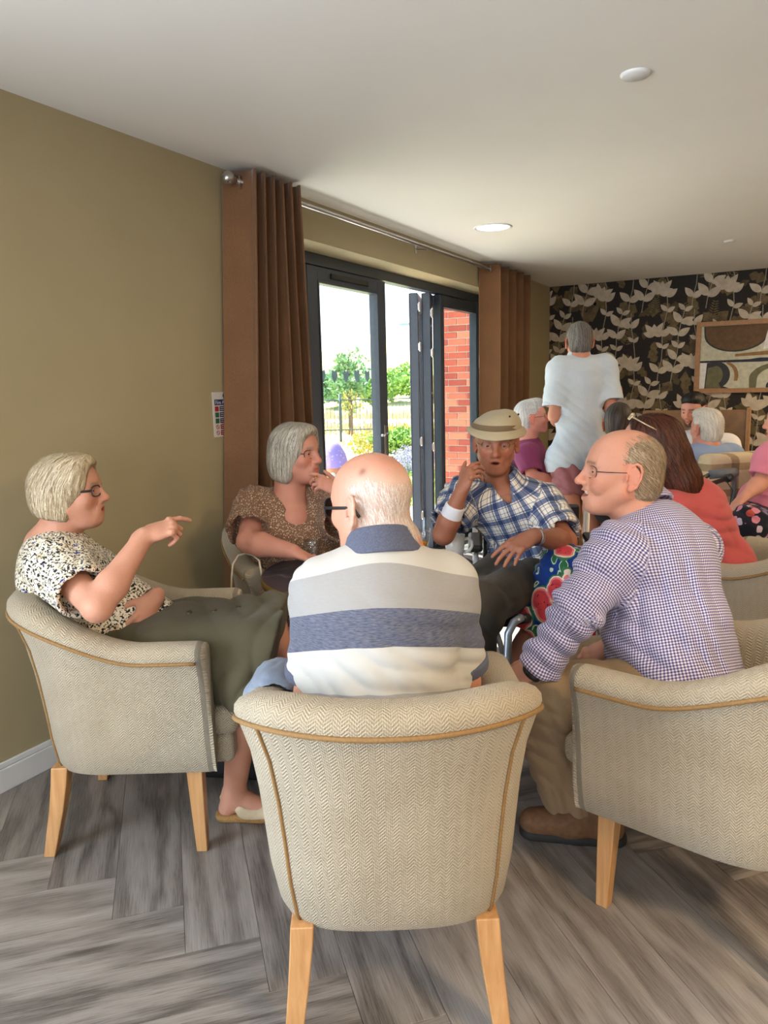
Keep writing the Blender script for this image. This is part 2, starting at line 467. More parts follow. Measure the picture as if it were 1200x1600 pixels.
M_BRASS = plain('brushed_brass_edge', lin(152, 122, 62), .35, .75, .08, 90)
M_STEEL = plain('brushed_steel', (.55, .55, .55), .28, 1.0, .05, 60)
M_BLACK = plain('black_plastic', (.012, .012, .013), .42)
M_FRAME = plain('anthracite_aluminium', lin(62, 70, 82), .42, .1, .05, 40)
def glass_mat(name, tint=(1, 1, 1), gl=.06):
    t = NT(name); tr = t.node('BsdfTransparent'); gs = t.node('BsdfGlossy'); mx = t.node('MixShader')
    tr.inputs[0].default_value = (*tint, 1); gs.inputs['Roughness'].default_value = .02
    f = t.node('LayerWeight'); f.inputs['Blend'].default_value = .5
    t.l.new(t.math('MULTIPLY_ADD', t.math('POWER', f.outputs['Facing'], 5.0), .55, gl*.5), mx.inputs[0])
    t.l.new(tr.outputs[0], mx.inputs[1]); t.l.new(gs.outputs[0], mx.inputs[2])
    t.l.new(mx.outputs[0], next(n for n in t.n if n.type == 'OUTPUT_MATERIAL').inputs[0]); return t.m
M_PANE = glass_mat('window_pane', (.93, .97, .97))
M_LENS = glass_mat('spectacle_lens', (.93, .94, .95), .05)
M_DARKLENS = plain('dark_lens', (.008, .008, .010), .08, spec=.8)

# ------------------------------------------------------------------ room shell
XW, YB, HC = -2.457, 8.35, 2.46
XR, YF = 3.6, -3.6
def wall_paint():
    t = NT('olive_wall_paint'); co = t.coord(); n = t.noise(co, 2.0, 3); m = t.noise(co, 260, 2)
    return t.out(t.ramp(n, [(.3, lin(166, 153, 120)), (.7, lin(172, 159, 126))]), .75, t.bump(m, .0006, .35), Specular_IOR_Level=.3)
M_WALL = wall_paint()
M_CEIL = plain('ceiling_paint', lin(232, 229, 222), .9, var=.01, scale=3)
M_TRIM = plain('white_gloss_trim', lin(226, 226, 226), .4, var=.01)
DY0, DY1, DZ = 3.10, 6.77, 2.245      # garden door opening
mb = MB()
mb.box((XW-.30, YF, -.05), (XW, -2.0, HC)); mb.box((XW-.30, -2.0, -.05), (XW, .2, .35)); mb.box((XW-.30, -2.0, 2.25), (XW, .2, HC))
mb.box((XW-.30, .2, -.05), (XW, DY0, HC)); mb.box((XW-.30, DY0, DZ), (XW, DY1, HC)); mb.box((XW-.30, DY1, -.05), (XW, YB, HC))
setp(mb.build('wall_left', M_WALL), kind='structure')
setp(MB().box((XW-.3, YF-.2, HC), (XR+.2, YB+.2, HC+.15)).build('ceiling', M_CEIL), kind='structure')
setp(MB().box((XR, YF, 0), (XR+.2, YB, HC)).build('wall_right', M_WALL), kind='structure')
mb = MB(); mb.box((XW-.3, YF-.2, 0), (-.9, YF, HC)); mb.box((2.9, YF-.2, 0), (XR, YF, HC)); mb.box((-.9, YF-.2, 0), (2.9, YF, .35)); mb.box((-.9, YF-.2, 2.35), (2.9, YF, HC))
setp(mb.build('wall_front', M_WALL), kind='structure')
# skirting: board with a stepped top, either side of the door
def skirting(name, y0, y1):
    m = MB(); m.box((XW, y0, 0), (XW+.018, y1, .088)); m.box((XW, y0, .088), (XW+.010, y1, .108))
    setp(m.build(name, M_TRIM, bevel=.003), kind='structure')
skirting('baseboard_left', YF, DY0); skirting('baseboard_left.001', DY1, YB)
# rear window behind the camera: frame only, open casement
m = MB()
for a, b in (((-2.0, .35), (-1.93, 2.25)), ((.13, .35), (.2, 2.25)), ((-1.93, .35), (.13, .42)), ((-1.93, 2.18), (.13, 2.25)), ((-.93, .42), (-.87, 2.18))):
    m.box((XW-.22, a[0], a[1]), (XW-.15, b[0], b[1]))
setp(m.build('window_1', M_FRAME), kind='structure')

# ------------------------------------------------------------------ floor: herringbone planks, every plank a piece
def plank_mat():
    t = NT('grey_oak_plank'); co = t.coord(); r = t.node('ObjectInfo').outputs['Random']
    x, y, z = t.sep(co)
    off = t.math('MULTIPLY', r, 37.0)
    p = t.comb(t.math('ADD', t.math('MULTIPLY', x, 1.0), off), t.math('ADD', y, off), off)
    warp = t.noise(t.vmath('MULTIPLY', p, (1.3, 5.5, 1)), 1.0, 3, .55)
    ringc = t.math('ADD', t.math('MULTIPLY', y, 34.0), t.math('MULTIPLY', warp, 17.0))
    ring = t.math('SINE', t.math('ADD', t.math('MULTIPLY', ringc, 1.6), off))
    grain = t.noise(t.vmath('MULTIPLY', p, (9, 260, 1)), 1.0, 5, .7)
    big = t.noise(t.vmath('MULTIPLY', p, (1.1, 7.0, 1)), 1.0, 3, .6)
    knot = t.voro(t.vmath('MULTIPLY', p, (1.6, 6.5, 1)), 1.0)
    f = t.math('ADD', t.math('MULTIPLY', ring, .14), t.math('ADD', t.math('MULTIPLY', grain, .80), t.math('MULTIPLY', big, .34)))
    f = t.math('SUBTRACT', f, t.math('MULTIPLY', t.math('SUBTRACT', .16, knot, clamp=True), 1.6))
    f = t.math('ADD', f, t.math('MULTIPLY_ADD', r, .26, -.19))
    pore = t.noise(t.vmath('MULTIPLY', p, (16, 520, 1)), 1.0, 3, .6)
    f = t.math('SUBTRACT', f, t.math('MULTIPLY', t.math('SUBTRACT', pore, .56, clamp=True), 1.5))
    c = t.ramp(f, [(.16, lin(80, 74, 70)), (.44, lin(124, 117, 111)), (.72, lin(148, 141, 135)), (.95, lin(168, 161, 155))])
    hgt = t.math('ADD', grain, t.math('MULTIPLY', ring, .15))
    return t.out(c, t.math('MULTIPLY_ADD', grain, .2, .34), t.bump(hgt, .0012, .5), Specular_IOR_Level=.45)
M_PLANK = plank_mat()
fl = setp(MB().box((XW-.28, YF, -.06), (XR, YB, -.006)).build('floor', plain('floor_screed', (.02, .02, .02), .9)), kind='structure')
PL, PW, S2 = 1.32, .19, math.sqrt(.5)
pm = MB().box((-PL/2+.0005, -PW/2+.0005, -.006), (PL/2-.0005, PW/2-.0005, 0)).mesh('plank', [M_PLANK], bevel=.0008, seg=1)
pts = []
for k in range(-60, 61):
    for mm in range(-8, 9):
        du, dv = k*PW+mm*PL, k*PW-mm*PL
        # offsets chosen so that one joint of the pattern falls where the photograph shows it
        u0, v0 = -.0467-PL, -1.779-PW
        for kind in (0, 1):
            if kind == 0: uc, vc, a = u0+du+PL/2, v0+dv+PW/2, math.pi/4
            else: uc, vc, a = u0+du+PL+PW/2, v0+dv+PW-PL/2, -math.pi/4
            x, y = (uc+vc)*S2, (uc-vc)*S2
            if XW-.35 < x < 2.4 and -.9 < y < YB+.3: pts.append((x, y, a))
pts = [p for p in pts if not (p[0] > 1.6 and p[1] < 2)]
pts.sort(key=lambda p: (p[0]+.5)**2+(p[1]-2)**2)
def clipped_plank(x, y, a):
    """a plank cut along the wall line, in its own coordinates"""
    c, s_ = math.cos(a), math.sin(a); h, w = PL/2-.0005, PW/2-.0005; poly = [(-h, -w), (h, -w), (h, w), (-h, w)]; xlim = XW-.27; out = []
    wx = lambda p: x+c*p[0]-s_*p[1]-xlim
    for i in range(4):
        p, q = poly[i], poly[(i+1) % 4]; dp, dq = wx(p), wx(q)
        if dp >= 0: out.append(p)
        if dp*dq < 0: t = dp/(dp-dq); out.append((p[0]+t*(q[0]-p[0]), p[1]+t*(q[1]-p[1])))
    n = len(out)
    if n < 3: return None
    m = MB(); m.add([(*p, -.006) for p in out]+[(*p, 0) for p in out], [list(reversed(range(n))), list(range(n, 2*n))]+[[i, (i+1) % n, n+(i+1) % n, n+i] for i in range(n)])
    return m.mesh('plank', [M_PLANK])
for i, (x, y, a) in enumerate(pts[:298]):
    me = pm if x > XW+.55 else clipped_plank(x, y, a)
    if me is None: continue
    o = link('plank', me, fl); o.location = (x, y, 0); o.rotation_euler = (0, 0, a)
far = MB()
for x, y, a in pts[298:]:
    M = Matrix.Translation((x, y, 0)) @ Matrix.Rotation(a, 4, 'Z'); far.box((-PL/2+.0005, -PW/2+.0005, -.006), (PL/2-.0005, PW/2-.0005, 0), M)
setp(far.build('far_planks', M_PLANK, fl), kind='stuff')

# ------------------------------------------------------------------ garden door (folding, anthracite)
XF = -2.657
door = empty('door_1', (XF, DY0, 0)); setp(door, kind='structure')
m = MB()
m.box((XF-.07, DY0, 2.175), (XF, DY1, DZ)); m.box((XF-.07, DY0, 0), (XF, DY1, .03))
m.box((XF-.07, DY0, .03), (XF, DY0+.07, 2.175)); m.box((XF-.07, DY1-.07, .03), (XF, DY1, 2.175))
m.build('door_frame', M_FRAME, door, bevel=.004, ws=True)
def leaf(name, w, parent, stile=.085, rail=.085, z0=.035, z1=2.17, t=.06):
    """leaf in its own coordinates: hinge edge at the origin, width along +y"""
    m = MB(); d = t/2
    m.box((-d, 0, z0), (d, stile, z1)); m.box((-d, w-stile, z0), (d, w, z1))
    m.box((-d, stile, z0), (d, w-stile, z0+rail*1.4)); m.box((-d, stile, z1-rail), (d, w-stile, z1))
    g = .012
    for lo, hi in (((-d-g, 0, z0), (-d, .045, z1)), ((-d-g, w-.045, z0), (-d, w, z1))): m.box(lo, hi)
    o = m.build(name, M_FRAME, parent, bevel=.004)
    b = MB()   # glazing beads
    for lo, hi in (((-d-.004, stile, z0+rail*1.4), (d+.004, stile+.014, z1-rail)), ((-d-.004, w-stile-.014, z0+rail*1.4), (d+.004, w-stile, z1-rail)),
                   ((-d-.004, stile+.014, z1-rail-.014), (d+.004, w-stile-.014, z1-rail)), ((-d-.004, stile+.014, z0+rail*1.4), (d+.004, w-stile-.014, z0+rail*1.4+.014))): b.box(lo, hi)
    b.build('glazing_bead', M_FRAME, o)
    MB().box((-.003, stile+.01, z0+rail*1.4), (.003, w-stile-.01, z1-rail)).build('pane', M_PANE, o)
    return o
# hidden first leaf behind the curtain, then the leaf with the lever handle
l0 = leaf('door_leaf', .735, door); l0.location = (-.035, .075, 0)
l1 = leaf('door_leaf', 1.0, door, stile=.115); l1.location = (-.035, .815, 0)
m = MB(); m.tube([(.058, .945, 1.075), (.062, .90, 1.072), (.060, .845, 1.070)], .008, 8); m.tube([(.03, .948, 1.075), (.060, .948, 1.075)], .009, 8); m.build('lever_handle', M_STEEL, l1, True)
m = MB(); m.box((.030, .930, .86), (.036, .966, 1.14)); m.build('handle_plate', M_STEEL, l1, bevel=.002)
m = MB(); m.box((.030, .26, 2.108), (.044, .74, 2.142)); m.build('trickle_vent', M_BLACK, l1, bevel=.004)
m = MB()
for i in range(5):     # row of leaf-shaped marks on the glass
    yc = .17+i*.145; m.add([(.0045, yc+.034*math.sin(a)*(1-.35*math.cos(a)), 1.50+.045*-math.cos(a)-(.018 if abs(a-math.pi) < .2 else 0)) for a in [2*math.pi*k/14 for k in range(14)]], [list(range(14))])
m.build('glass_marking', plain('pale_blue_vinyl', lin(128, 168, 190), .6), l1)
# fixed glazed light at the far end
l2 = leaf('door_leaf', .86, door, stile=.05); l2.location = (-.035, 2.775, 0)
# the opened leaf, swung out so far that its edge faces the room
l3 = leaf('door_leaf', .92, door, stile=.08); l3.location = (-.05, 2.60, 0); l3.rotation_euler = (0, 0, math.radians(17.5))
l4 = leaf('door_leaf', .92, door, stile=.08); l4.location = (-.13, 2.53, 0); l4.rotation_euler = (0, 0, math.radians(21.0))
for z in (2.03, 1.71, .93, .3):
    for lf, yy, zz in ((l4, .0, 0), (l3, .0, -.05)):
        h = MB(); h.box((.031, -.006, z+zz), (.045, .034, z+zz+.055)); h.tube([(.045, .012, z+zz-.01), (.045, .012, z+zz+.065)], .009, 8); h.build('hinge', M_STEEL, lf)
m = MB()
for z in (1.9, 1.35, .6, .2): m.box((.0305, .036, z), (.0335, .050, z+.018))
m.build('keep_plate', M_STEEL, l3)

# ------------------------------------------------------------------ curtains on a steel pole
def cloth_mat(name, c, c2):
    t = NT(name); co = t.coord(); n = t.noise(t.vmath('MULTIPLY', co, (1, 1, .25)), 420, 2); n2 = t.noise(co, 5, 2)
    return t.out(t.ramp(t.math('ADD', t.math('MULTIPLY', n, .6), t.math('MULTIPLY', n2, .4)), [(.3, c2), (.7, c)]), .85, t.bump(n, .0008, .4), Sheen_Weight=.25, Specular_IOR_Level=.2)
M_CURTAIN = cloth_mat('rust_brown_curtain', lin(132, 94, 64), lin(108, 77, 52))
def curtain(name, y0, y1, nf, ztop, x0, label, amp=.085, spread=(0, 0), side=1):
    root = empty(name, (x0, (y0+y1)/2, 0), 0, label, 'curtain', 'curtains at the garden door')
    NU, NZ = nf*14, 26; V = []; F = []
    r = random.Random(int(y0*100))
    ph = [r.uniform(-.4, .4) for _ in range(nf*2+4)]
    for j in range(NZ+1):
        tz = j/NZ; z = .015+(ztop-.015)*(1-tz)
        for i in range(NU+1):
            u = i/NU; a = u*nf*2*math.pi-math.pi/2
            k = int(u*nf*2); jit = ph[k]*(.5+tz)
            s = math.sin(a+jit*.35*math.sin(tz*2.2)); s = math.copysign(abs(s)**.62, s)
            ya = y0+spread[0]*tz+(y1+spread[1]*tz-y0-spread[0]*tz)*u
            aa = amp*(1+.18*tz*math.sin(u*9+1.5))
            V.append((s*aa+.012*tz*math.sin(u*23+tz*4), ya-(y0+y1)/2+.016*math.sin(2*a+.6)*(1-.3*tz)+.010*tz*math.sin(u*31+2*tz), z))
    for j in range(NZ):
        for i in range(NU): p = j*(NU+1)+i; F.append((p, p+1, p+NU+2, p+NU+1))
    mb_ = MB(); mb_.add(V, F); me = mb_.mesh('drape', [M_CURTAIN], True)
    o = link('drape', me, root); sm = o.modifiers.new('thick', 'SOLIDIFY'); sm.thickness = .003
    for i in range(nf*2):       # eyelets
        u = (i+.5)/(nf*2)
        y = y0+(y1-y0)*u-(y0+y1)/2; dy = (y1-y0)/(nf*2)*.0
        e = MB(); R = Matrix.Translation((0, y, ROD_Z)) @ Matrix.Rotation(math.radians(90), 4, 'X') @ Matrix.Rotation(math.radians(62*(1 if i % 2 else -1)), 4, 'Y')
        e.lathe([(.020, -.003), (.029, -.003), (.031, 0), (.029, .003), (.020, .003), (.020, -.003)], 16, M=R); e.build('eyelet', M_STEEL, root, True)
    return root
ROD_Z = 2.388
curtain('curtain', 2.93, 3.36, 6, 2.440, -2.36, 'long rust brown eyelet curtain gathered left of the garden door, beside the olive wall', spread=(-.20, .12))
curtain('curtain', 6.20, 7.22, 5, 2.432, -2.36, 'rust brown eyelet curtain at the far side of the garden door, near the leaf wallpaper', amp=.08)
pole = empty('curtain_pole', (-2.36, 2.7, ROD_Z), 0, 'slim brushed steel curtain pole with ball end under the ceiling', 'curtain pole')
MB().tube([(-2.36, 2.885, ROD_Z), (-2.36, 7.35, ROD_Z)], .0125, 12).build('rod', M_STEEL, pole, True, ws=True)
MB().sphere((-2.36, 2.862, ROD_Z), .030, 16, 10, (1, 1.1, 1)).tube([(-2.36, 2.88, ROD_Z), (-2.36, 2.905, ROD_Z)], .018, 12).build('finial', M_STEEL, pole, True, ws=True)
for yb in (3.0, 5.0, 7.1): MB().box((XW, yb-.012, ROD_Z-.03), (XW+.006, yb+.012, ROD_Z+.03)).bar((XW, yb, ROD_Z), (-2.36, yb, ROD_Z-.014), .012, .014).build('bracket', M_STEEL, pole, ws=True)

# ------------------------------------------------------------------ fire notice on the wall, half behind the curtain
sg = empty('fire_action_sign', (XW, 2.87, 1.42), 0, 'small fire action notice with blue and red panels, half hidden behind the left curtain', 'sign')
SY0, SZ1 = 2.767, 1.414
M_SWH = plain('sign_white', lin(205, 203, 200), .4, var=.01); M_SBL = plain('sign_blue', lin(24, 40, 92), .4); M_SRD = plain('sign_red', lin(150, 28, 40), .4); M_SGR = plain('sign_green', lin(30, 90, 62), .4)
MB().box((XW, SY0, SZ1-.215), (XW+.003, SY0+.155, SZ1)).build('board', M_SWH, sg, ws=True)
def srect(name, y0, y1, z0, z1, mat, x=.0036): return MB().box((XW+.002, SY0+y0, SZ1-z1), (XW+x, SY0+y1, SZ1-z0)).build(name, mat, sg, ws=True)
srect('title_band', .012, .143, .035, .063, M_SBL)
for i, (mt, ic) in enumerate(((M_SBL, M_SRD), (M_SBL, M_SGR), (M_SBL, M_SGR), (M_SRD, None), (M_SRD, None))):
    z = .068+i*.0288; srect('text_panel', .046, .143, z, z+.024, mt)
    if ic: srect('pictogram', .013, .040, z, z+.024, ic)
    for k in range(2): srect('text_line', .052, .125-.02*k, z+.006+.009*k, z+.009+.009*k, M_SWH, .0041)
def disc(name, yc, zc, r, mat, x=.0036, ring=0):
    Mx = Matrix.Translation((XW+.0005, SY0+yc, SZ1-zc)) @ Matrix.Rotation(math.pi/2, 4, 'Y')
    pr = [(r-ring, .002), (r-ring, x), (r, x), (r, .002)] if ring else [(0, x), (r, x), (r, .002)]
    return MB().lathe(pr, 20, M=Mx).build(name, mat, sg, ws=True)
disc('notice_symbol', .088, .018, .0145, M_SBL)
for i in (3, 4):
    zc = .080+i*.0288; disc('prohibition_ring', .0265, zc, .0115, M_SRD, ring=.0025)
    MB().bar((XW+.0035, SY0+.0185, SZ1-zc+.008), (XW+.0035, SY0+.0345, SZ1-zc-.008), .0022, .001, (1, 0, 0)).build('prohibition_bar', M_SRD, sg, ws=True)
def text(name, body, size, loc, rot, mat, parent, align='LEFT', ext=.0004):
    cu = bpy.data.curves.new(name, 'FONT'); cu.body = body; cu.size = size; cu.extrude = ext; cu.align_x = align
    o = bpy.data.objects.new(name, cu); COL.objects.link(o)
    dg = bpy.context.evaluated_depsgraph_get(); me = bpy.data.meshes.new_from_object(o.evaluated_get(dg)); bpy.data.objects.remove(o)
    me.materials.clear(); me.materials.append(mat)
    q = bpy.data.objects.new(name, me); COL.objects.link(q); q.parent = parent
    q.location = Vector(loc)-parent.location; q.rotation_euler = rot; return q
text('title_lettering', 'Fire Action', .026, (XW+.0038, SY0+.017, SZ1-.058), (math.pi/2, 0, math.pi/2), M_SWH, sg)
text('notice_mark', 'i', .026, (XW+.0038, SY0+.085, SZ1-.027), (math.pi/2, 0, math.pi/2), M_SWH, sg)
# red call point plate just showing under the notice
setp(MB().box((XW, 2.850, 1.02), (XW+.02, 2.915, 1.17)).build('call_point', M_SRD, bevel=.004), 'red fire call point on the wall under the fire notice', 'call point')

# ------------------------------------------------------------------ ceiling fittings
dl = empty('downlight', (-1.858, 4.969, HC), 0, 'round recessed ceiling downlight, lit, over the garden door side', 'ceiling light')
MB().lathe([(.108, -.001), (.120, -.008), (.128, -.006), (.130, 0)], 32, (-1.858, 4.969, HC)).build('trim_ring', M_TRIM, dl, True, ws=True)
t_ = NT('lit_diffuser'); t_.out((.9, .9, .88), .5, Emission_Color=(1.0, .97, .90, 1), Emission_Strength=3.2)
MB().lathe([(0, -.003), (.109, -.002)], 32, (-1.858, 4.969, HC)).build('diffuser', t_.m, dl, True, ws=True)
cp = empty('ceiling_cover_plate', (-.55, 2.858, HC), 0, 'flat round white cover plate on the ceiling', 'cover plate')
MB().lathe([(0, -.011), (.044, -.011), (.050, -.006), (.051, 0)], 32, (-.55, 2.858, HC)).build('plate', M_TRIM, cp, True, ws=True)
sp = empty('sprinkler_head', (-.52, 6.52, HC), 0, 'small concealed sprinkler disc in the far ceiling', 'sprinkler')
MB().lathe([(0, -.012), (.034, -.012), (.040, -.009), (.041, 0)], 24, (-.52, 6.52, HC)).build('cover', M_TRIM, sp, True, ws=True)

# ------------------------------------------------------------------ back wall with its leaf wallpaper (flat print: thin paper layers)
def paper(name, c, c2, sc=60):
    t = NT(name); n = t.noise(t.coord(), sc, 3); return t.out(t.ramp(n, [(.35, c2), (.65, c)]), .8, Specular_IOR_Level=.2)
M_PDARK = paper('wallpaper_ground', lin(52, 48, 46), lin(44, 41, 40)); M_POLIVE = paper('wallpaper_olive', lin(112, 98, 72), lin(92, 80, 58), 25)
M_PBROWN = paper('wallpaper_brown', lin(92, 80, 62), lin(78, 68, 52), 25); M_PCREAM = paper('wallpaper_cream', lin(196, 184, 166), lin(176, 163, 145), 18); M_PSTEM = paper('wallpaper_stem', lin(150, 142, 128), lin(132, 124, 110))
wb = setp(MB().box((XW-.3, YB, -.05), (XR, YB+.2, HC)).build('wall_back', M_PDARK), kind='structure')
L_ol, L_br, L_cr, L_st = MB(), MB(), MB(), MB()
def pleaf(b, x, z, ang, L, W, off, shape=0):
    pts = []; n = 7
    for i in range(n+1):
        t = i/n; w = W*(math.sin(math.pi*t**.8)**(.9) if shape == 0 else math.sin(math.pi*t)**.6*(.75+.25*math.cos(t*16)))
        pts.append((t*L, w/2))
    pts = pts+[(a, -b_) for a, b_ in reversed(pts[1:-1])]
    c, s_ = math.cos(ang), math.sin(ang)
    vs = [(x+c*a-s_*b_, YB-off, z+s_*a+c*b_) for a, b_ in pts]
    vs = [(min(max(v[0], XW+.002), XR), v[1], min(max(v[2], .0), HC-.001)) for v in vs]
    b.add(vs, [list(range(len(vs)))])
def pstem(b, p, q, w, off):
    d = Vector((q[0]-p[0], q[1]-p[1])); n = Vector((-d.y, d.x)).normalized()*w/2
    b.add([(p[0]+n.x, YB-off, min(p[1]+n.y, HC)), (q[0]+n.x, YB-off, min(q[1]+n.y, HC)), (q[0]-n.x, YB-off, min(q[1]-n.y, HC)), (p[0]-n.x, YB-off, min(p[1]-n.y, HC))], [(0, 1, 2, 3)])
rw = random.Random(11)
PX, PZ = .62, .74
for ix in range(-1, 7):
    for iz in range(-1, 5):
        ox = XW+ix*PX+(PX/2 if iz % 2 else 0); oz = iz*PZ-.1
        for k in range(13):
            pleaf(L_ol, ox+rw.uniform(0, PX), oz+rw.uniform(0, PZ), rw.uniform(0, 6.28), rw.uniform(.14, .22), rw.uniform(.09, .15), .0008+.00003*k, 1)
        for k in range(6):
            pleaf(L_br, ox+rw.uniform(0, PX), oz+rw.uniform(0, PZ), rw.uniform(0, 6.28), rw.uniform(.12, .2), rw.uniform(.07, .11), .0012+.00003*k, 1)
        for k in range(2):     # fern fronds
            fx, fz, fa = ox+rw.uniform(0, PX), oz+rw.uniform(0, PZ), rw.uniform(.9, 2.2)
            for i in range(8):
                for sd in (-1, 1): pleaf(L_ol, fx+math.cos(fa)*i*.025, fz+math.sin(fa)*i*.025, fa+sd*1.1, .075-.006*i, .014, .0016)
        # two climbing stems with paired leaves
        for (sx, lean, n, w0) in ((.06, .13, 6, 1.0), (.36, -.10, 5, .85), (.62, .08, 6, .9)):
            p = (ox+sx*PX*1.4, oz)
            for i in range(n):
                q = (p[0]+lean*.12+.018*math.sin(i*1.7), p[1]+PZ/n)
                pstem(L_st, p, q, .009, .0020)
                L = (.155 if i % 3 != 2 else .10)*w0*rw.uniform(.9, 1.1)
                up = math.atan2(q[1]-p[1], q[0]-p[0])
                if i % 3 != 1 or w0 > .9:
                    pleaf(L_cr, q[0], q[1], up+rw.uniform(.75, 1.0), L, L*.50, .0026); pleaf(L_cr, q[0], q[1]-.01, up-rw.uniform(.75, 1.0), L*.95, L*.50, .0027)
                p = q
        for k in range(2):     # pale ragged blossoms
            bx, bz, ba = ox+(.30+.32*k)*PX*1.3, oz+(.25+.42*k)*PZ, rw.uniform(0, .6)
            for i in range(5): pleaf(L_cr, bx, bz, ba+i*.62-.2, .12+.035*(i % 2), .066, .0029+.00004*i)
for nm, b, mt in (('olive_leaf_print', L_ol, M_POLIVE), ('brown_leaf_print', L_br, M_PBROWN), ('stem_print', L_st, M_PSTEM), ('cream_leaf_print', L_cr, M_PCREAM)):
    me = bpy.data.meshes.new(nm); me.from_pydata(b.v, [], b.f); o = link(nm, me, wb, mt); setp(o, kind='stuff')

# ------------------------------------------------------------------ framed abstract picture
AX, AZ0, AZ1, AW = -.93, 1.275, 1.985, 1.12
art = empty('framed_picture', (AX+AW/2, YB, AZ0), 0, 'oak framed abstract picture with brown half disc and dark curves on the leaf wallpaper', 'picture')
M_OAKF = plain('oak_frame', lin(158, 116, 76), .5, var=.12, scale=40)
m = MB()
for lo, hi in (((AX, AZ0), (AX+AW, AZ0+.045)), ((AX, AZ1-.045), (AX+AW, AZ1)), ((AX, AZ0+.045), (AX+.045, AZ1-.045)), ((AX+AW-.045, AZ0+.045), (AX+AW, AZ1-.045))): m.box((lo[0], YB-.035, lo[1]), (hi[0], YB-.004, hi[1]))
m.build('picture_frame', M_OAKF, art, ws=True, bevel=.003)
cv = {}
for k, c in dict(ground=(186, 186, 168), white=(214, 214, 214), brown=(98, 76, 54), dark=(54, 56, 62), olive=(118, 112, 70), tan=(140, 108, 72), navy=(44, 48, 66), moss=(104, 102, 78)).items(): cv[k] = plain('paint_'+k, lin(*c), .85, var=.14, scale=26)
MB().box((AX+.04, YB-.015, AZ0+.04), (AX+AW-.04, YB-.006, AZ1-.04)).build('canvas', cv['ground'], art, ws=True)
lay_n = [0]
def apx(px, py): return (AX+.045+(px-165)/1000*1.02, AZ1-.045-(py-190)/1000*.615)     # position on the painted sheet
def shape(name, pts, mat):
    lay_n[0] += 1; y = YB-.0152-.00012*lay_n[0]
    q = []
    for p in pts:
        x, z = apx(*p); q.append((min(max(x, AX+.046), AX+AW-.046), y, min(max(z, AZ0+.046), AZ1-.046)))
    MB().add(q, [list(range(len(q)))]).build(name, cv[mat], art, ws=True)
def arc(cx, cy, rx, ry, a0, a1, n=16): return [(cx+rx*math.cos(math.radians(a0+(a1-a0)*i/n)), cy+ry*math.sin(math.radians(a0+(a1-a0)*i/n))) for i in range(n+1)]
shape('painted_half_disc', [(190, 190)]+arc(480, 330, 285, 285, 180, 0)+[(765, 190)], 'dark')
shape('painted_half_disc', [(200, 190)]+arc(480, 325, 270, 265, 180, 0)+[(755, 190)], 'brown')
shape('painted_stroke', [(768, 190), (808, 190), (812, 420), (890, 560), (725, 590), (740, 420)], 'white')
shape('painted_block', [(815, 190), (1165, 190), (1165, 395), (830, 440)], 'dark'); shape('painted_block', [(835, 190), (1120, 190), (1150, 380), (850, 408)], 'olive')
shape('painted_stroke', [(1120, 190), (1190, 190), (1230, 400), (1190, 400)], 'navy')
shape('painted_stroke', [(480, 650), (960, 590), (990, 590), (990, 640), (870, 675), (480, 690)], 'tan')
shape('painted_stroke', [(165, 745), (600, 740), (700, 720), (905, 725), (905, 775), (700, 785), (165, 775)], 'navy'); shape('painted_stroke', [(905, 675), (1230, 665), (1230, 715), (905, 722)], 'navy')
shape('painted_stroke', [(165, 780), (230, 780), (215, 1200), (165, 1200)], 'white')
shape('painted_arch', [(215, 1210), (232, 780)]+arc(330, 980, 115, 210, -80, 60)+[(440, 1210)], 'dark'); shape('painted_arch', [(225, 1210), (240, 860)]+arc(310, 980, 70, 150, -80, 60)+[(370, 1210)], 'moss')
shape('painted_band', arc(400, 1000, 120, 230, -90, 20)+arc(400, 1010, 85, 200, 20, -80), 'tan')
shape('painted_arch', [(620, 1210)]+arc(880, 1050, 265, 250, 180, 270)+[(1230, 790), (1230, 1210)], 'moss'); shape('painted_arch', [(680, 1210)]+arc(890, 1060, 205, 195, 180, 270)+[(1230, 855), (1230, 1210)], 'ground')
shape('painted_mound', [(765, 1210)]+arc(900, 1170, 135, 125, 180, 270)+[(1230, 1035), (1230, 1210)], 'navy')

# ------------------------------------------------------------------ tub chair
def sstep(x): x = min(max(x, 0), 1); return x*x*(3-2*x)
def chair_path(n=72, ex=2.2):
    """points of the U, from the right front round the back to the left front, with outward normals"""
    W, yf, yc, ry = .335, .255, -.02, .315
    P = [];
    for i in range(400):
        t = i/399
        s = t*3
        if s < 1: P.append((W, yf+(yc-yf)*s))
        elif s < 2:
            a = math.pi*(s-1); e = 2/ex
            P.append((W*math.copysign(abs(math.cos(a))**e, math.cos(a)), yc-ry*abs(math.sin(a))**e))
        else: P.append((-W, yc+(yf-yc)*(s-2)))
    d = [0]
    for i in range(1, len(P)): d.append(d[-1]+math.dist(P[i], P[i-1]))
    out = []
    for k in range(n+1):
        L = d[-1]*k/n; j = 0
        while j < len(d)-2 and d[j+1] < L: j += 1
        f = (L-d[j])/max(d[j+1]-d[j], 1e-9)
        out.append(((P[j][0]+(P[j+1][0]-P[j][0])*f, P[j][1]+(P[j+1][1]-P[j][1])*f), L))
    res = []
    for k, (p, L) in enumerate(out):
        a = out[max(k-1, 0)][0]; b = out[min(k+1, n)][0]; t = Vector((b[0]-a[0], b[1]-a[1])).normalized()
        res.append((Vector(p), Vector((t.y*-1, t.x))*-1 if False else Vector((-t.y, t.x))*-1, L))
    return res
PATH = chair_path()
for p, n_, L in PATH[:1]:
    if n_.x < 0: PATH = [(a, -b, c) for a, b, c in PATH]
PATHB = chair_path(ex=2.9)      # the plan is squarer at the foot of the shell
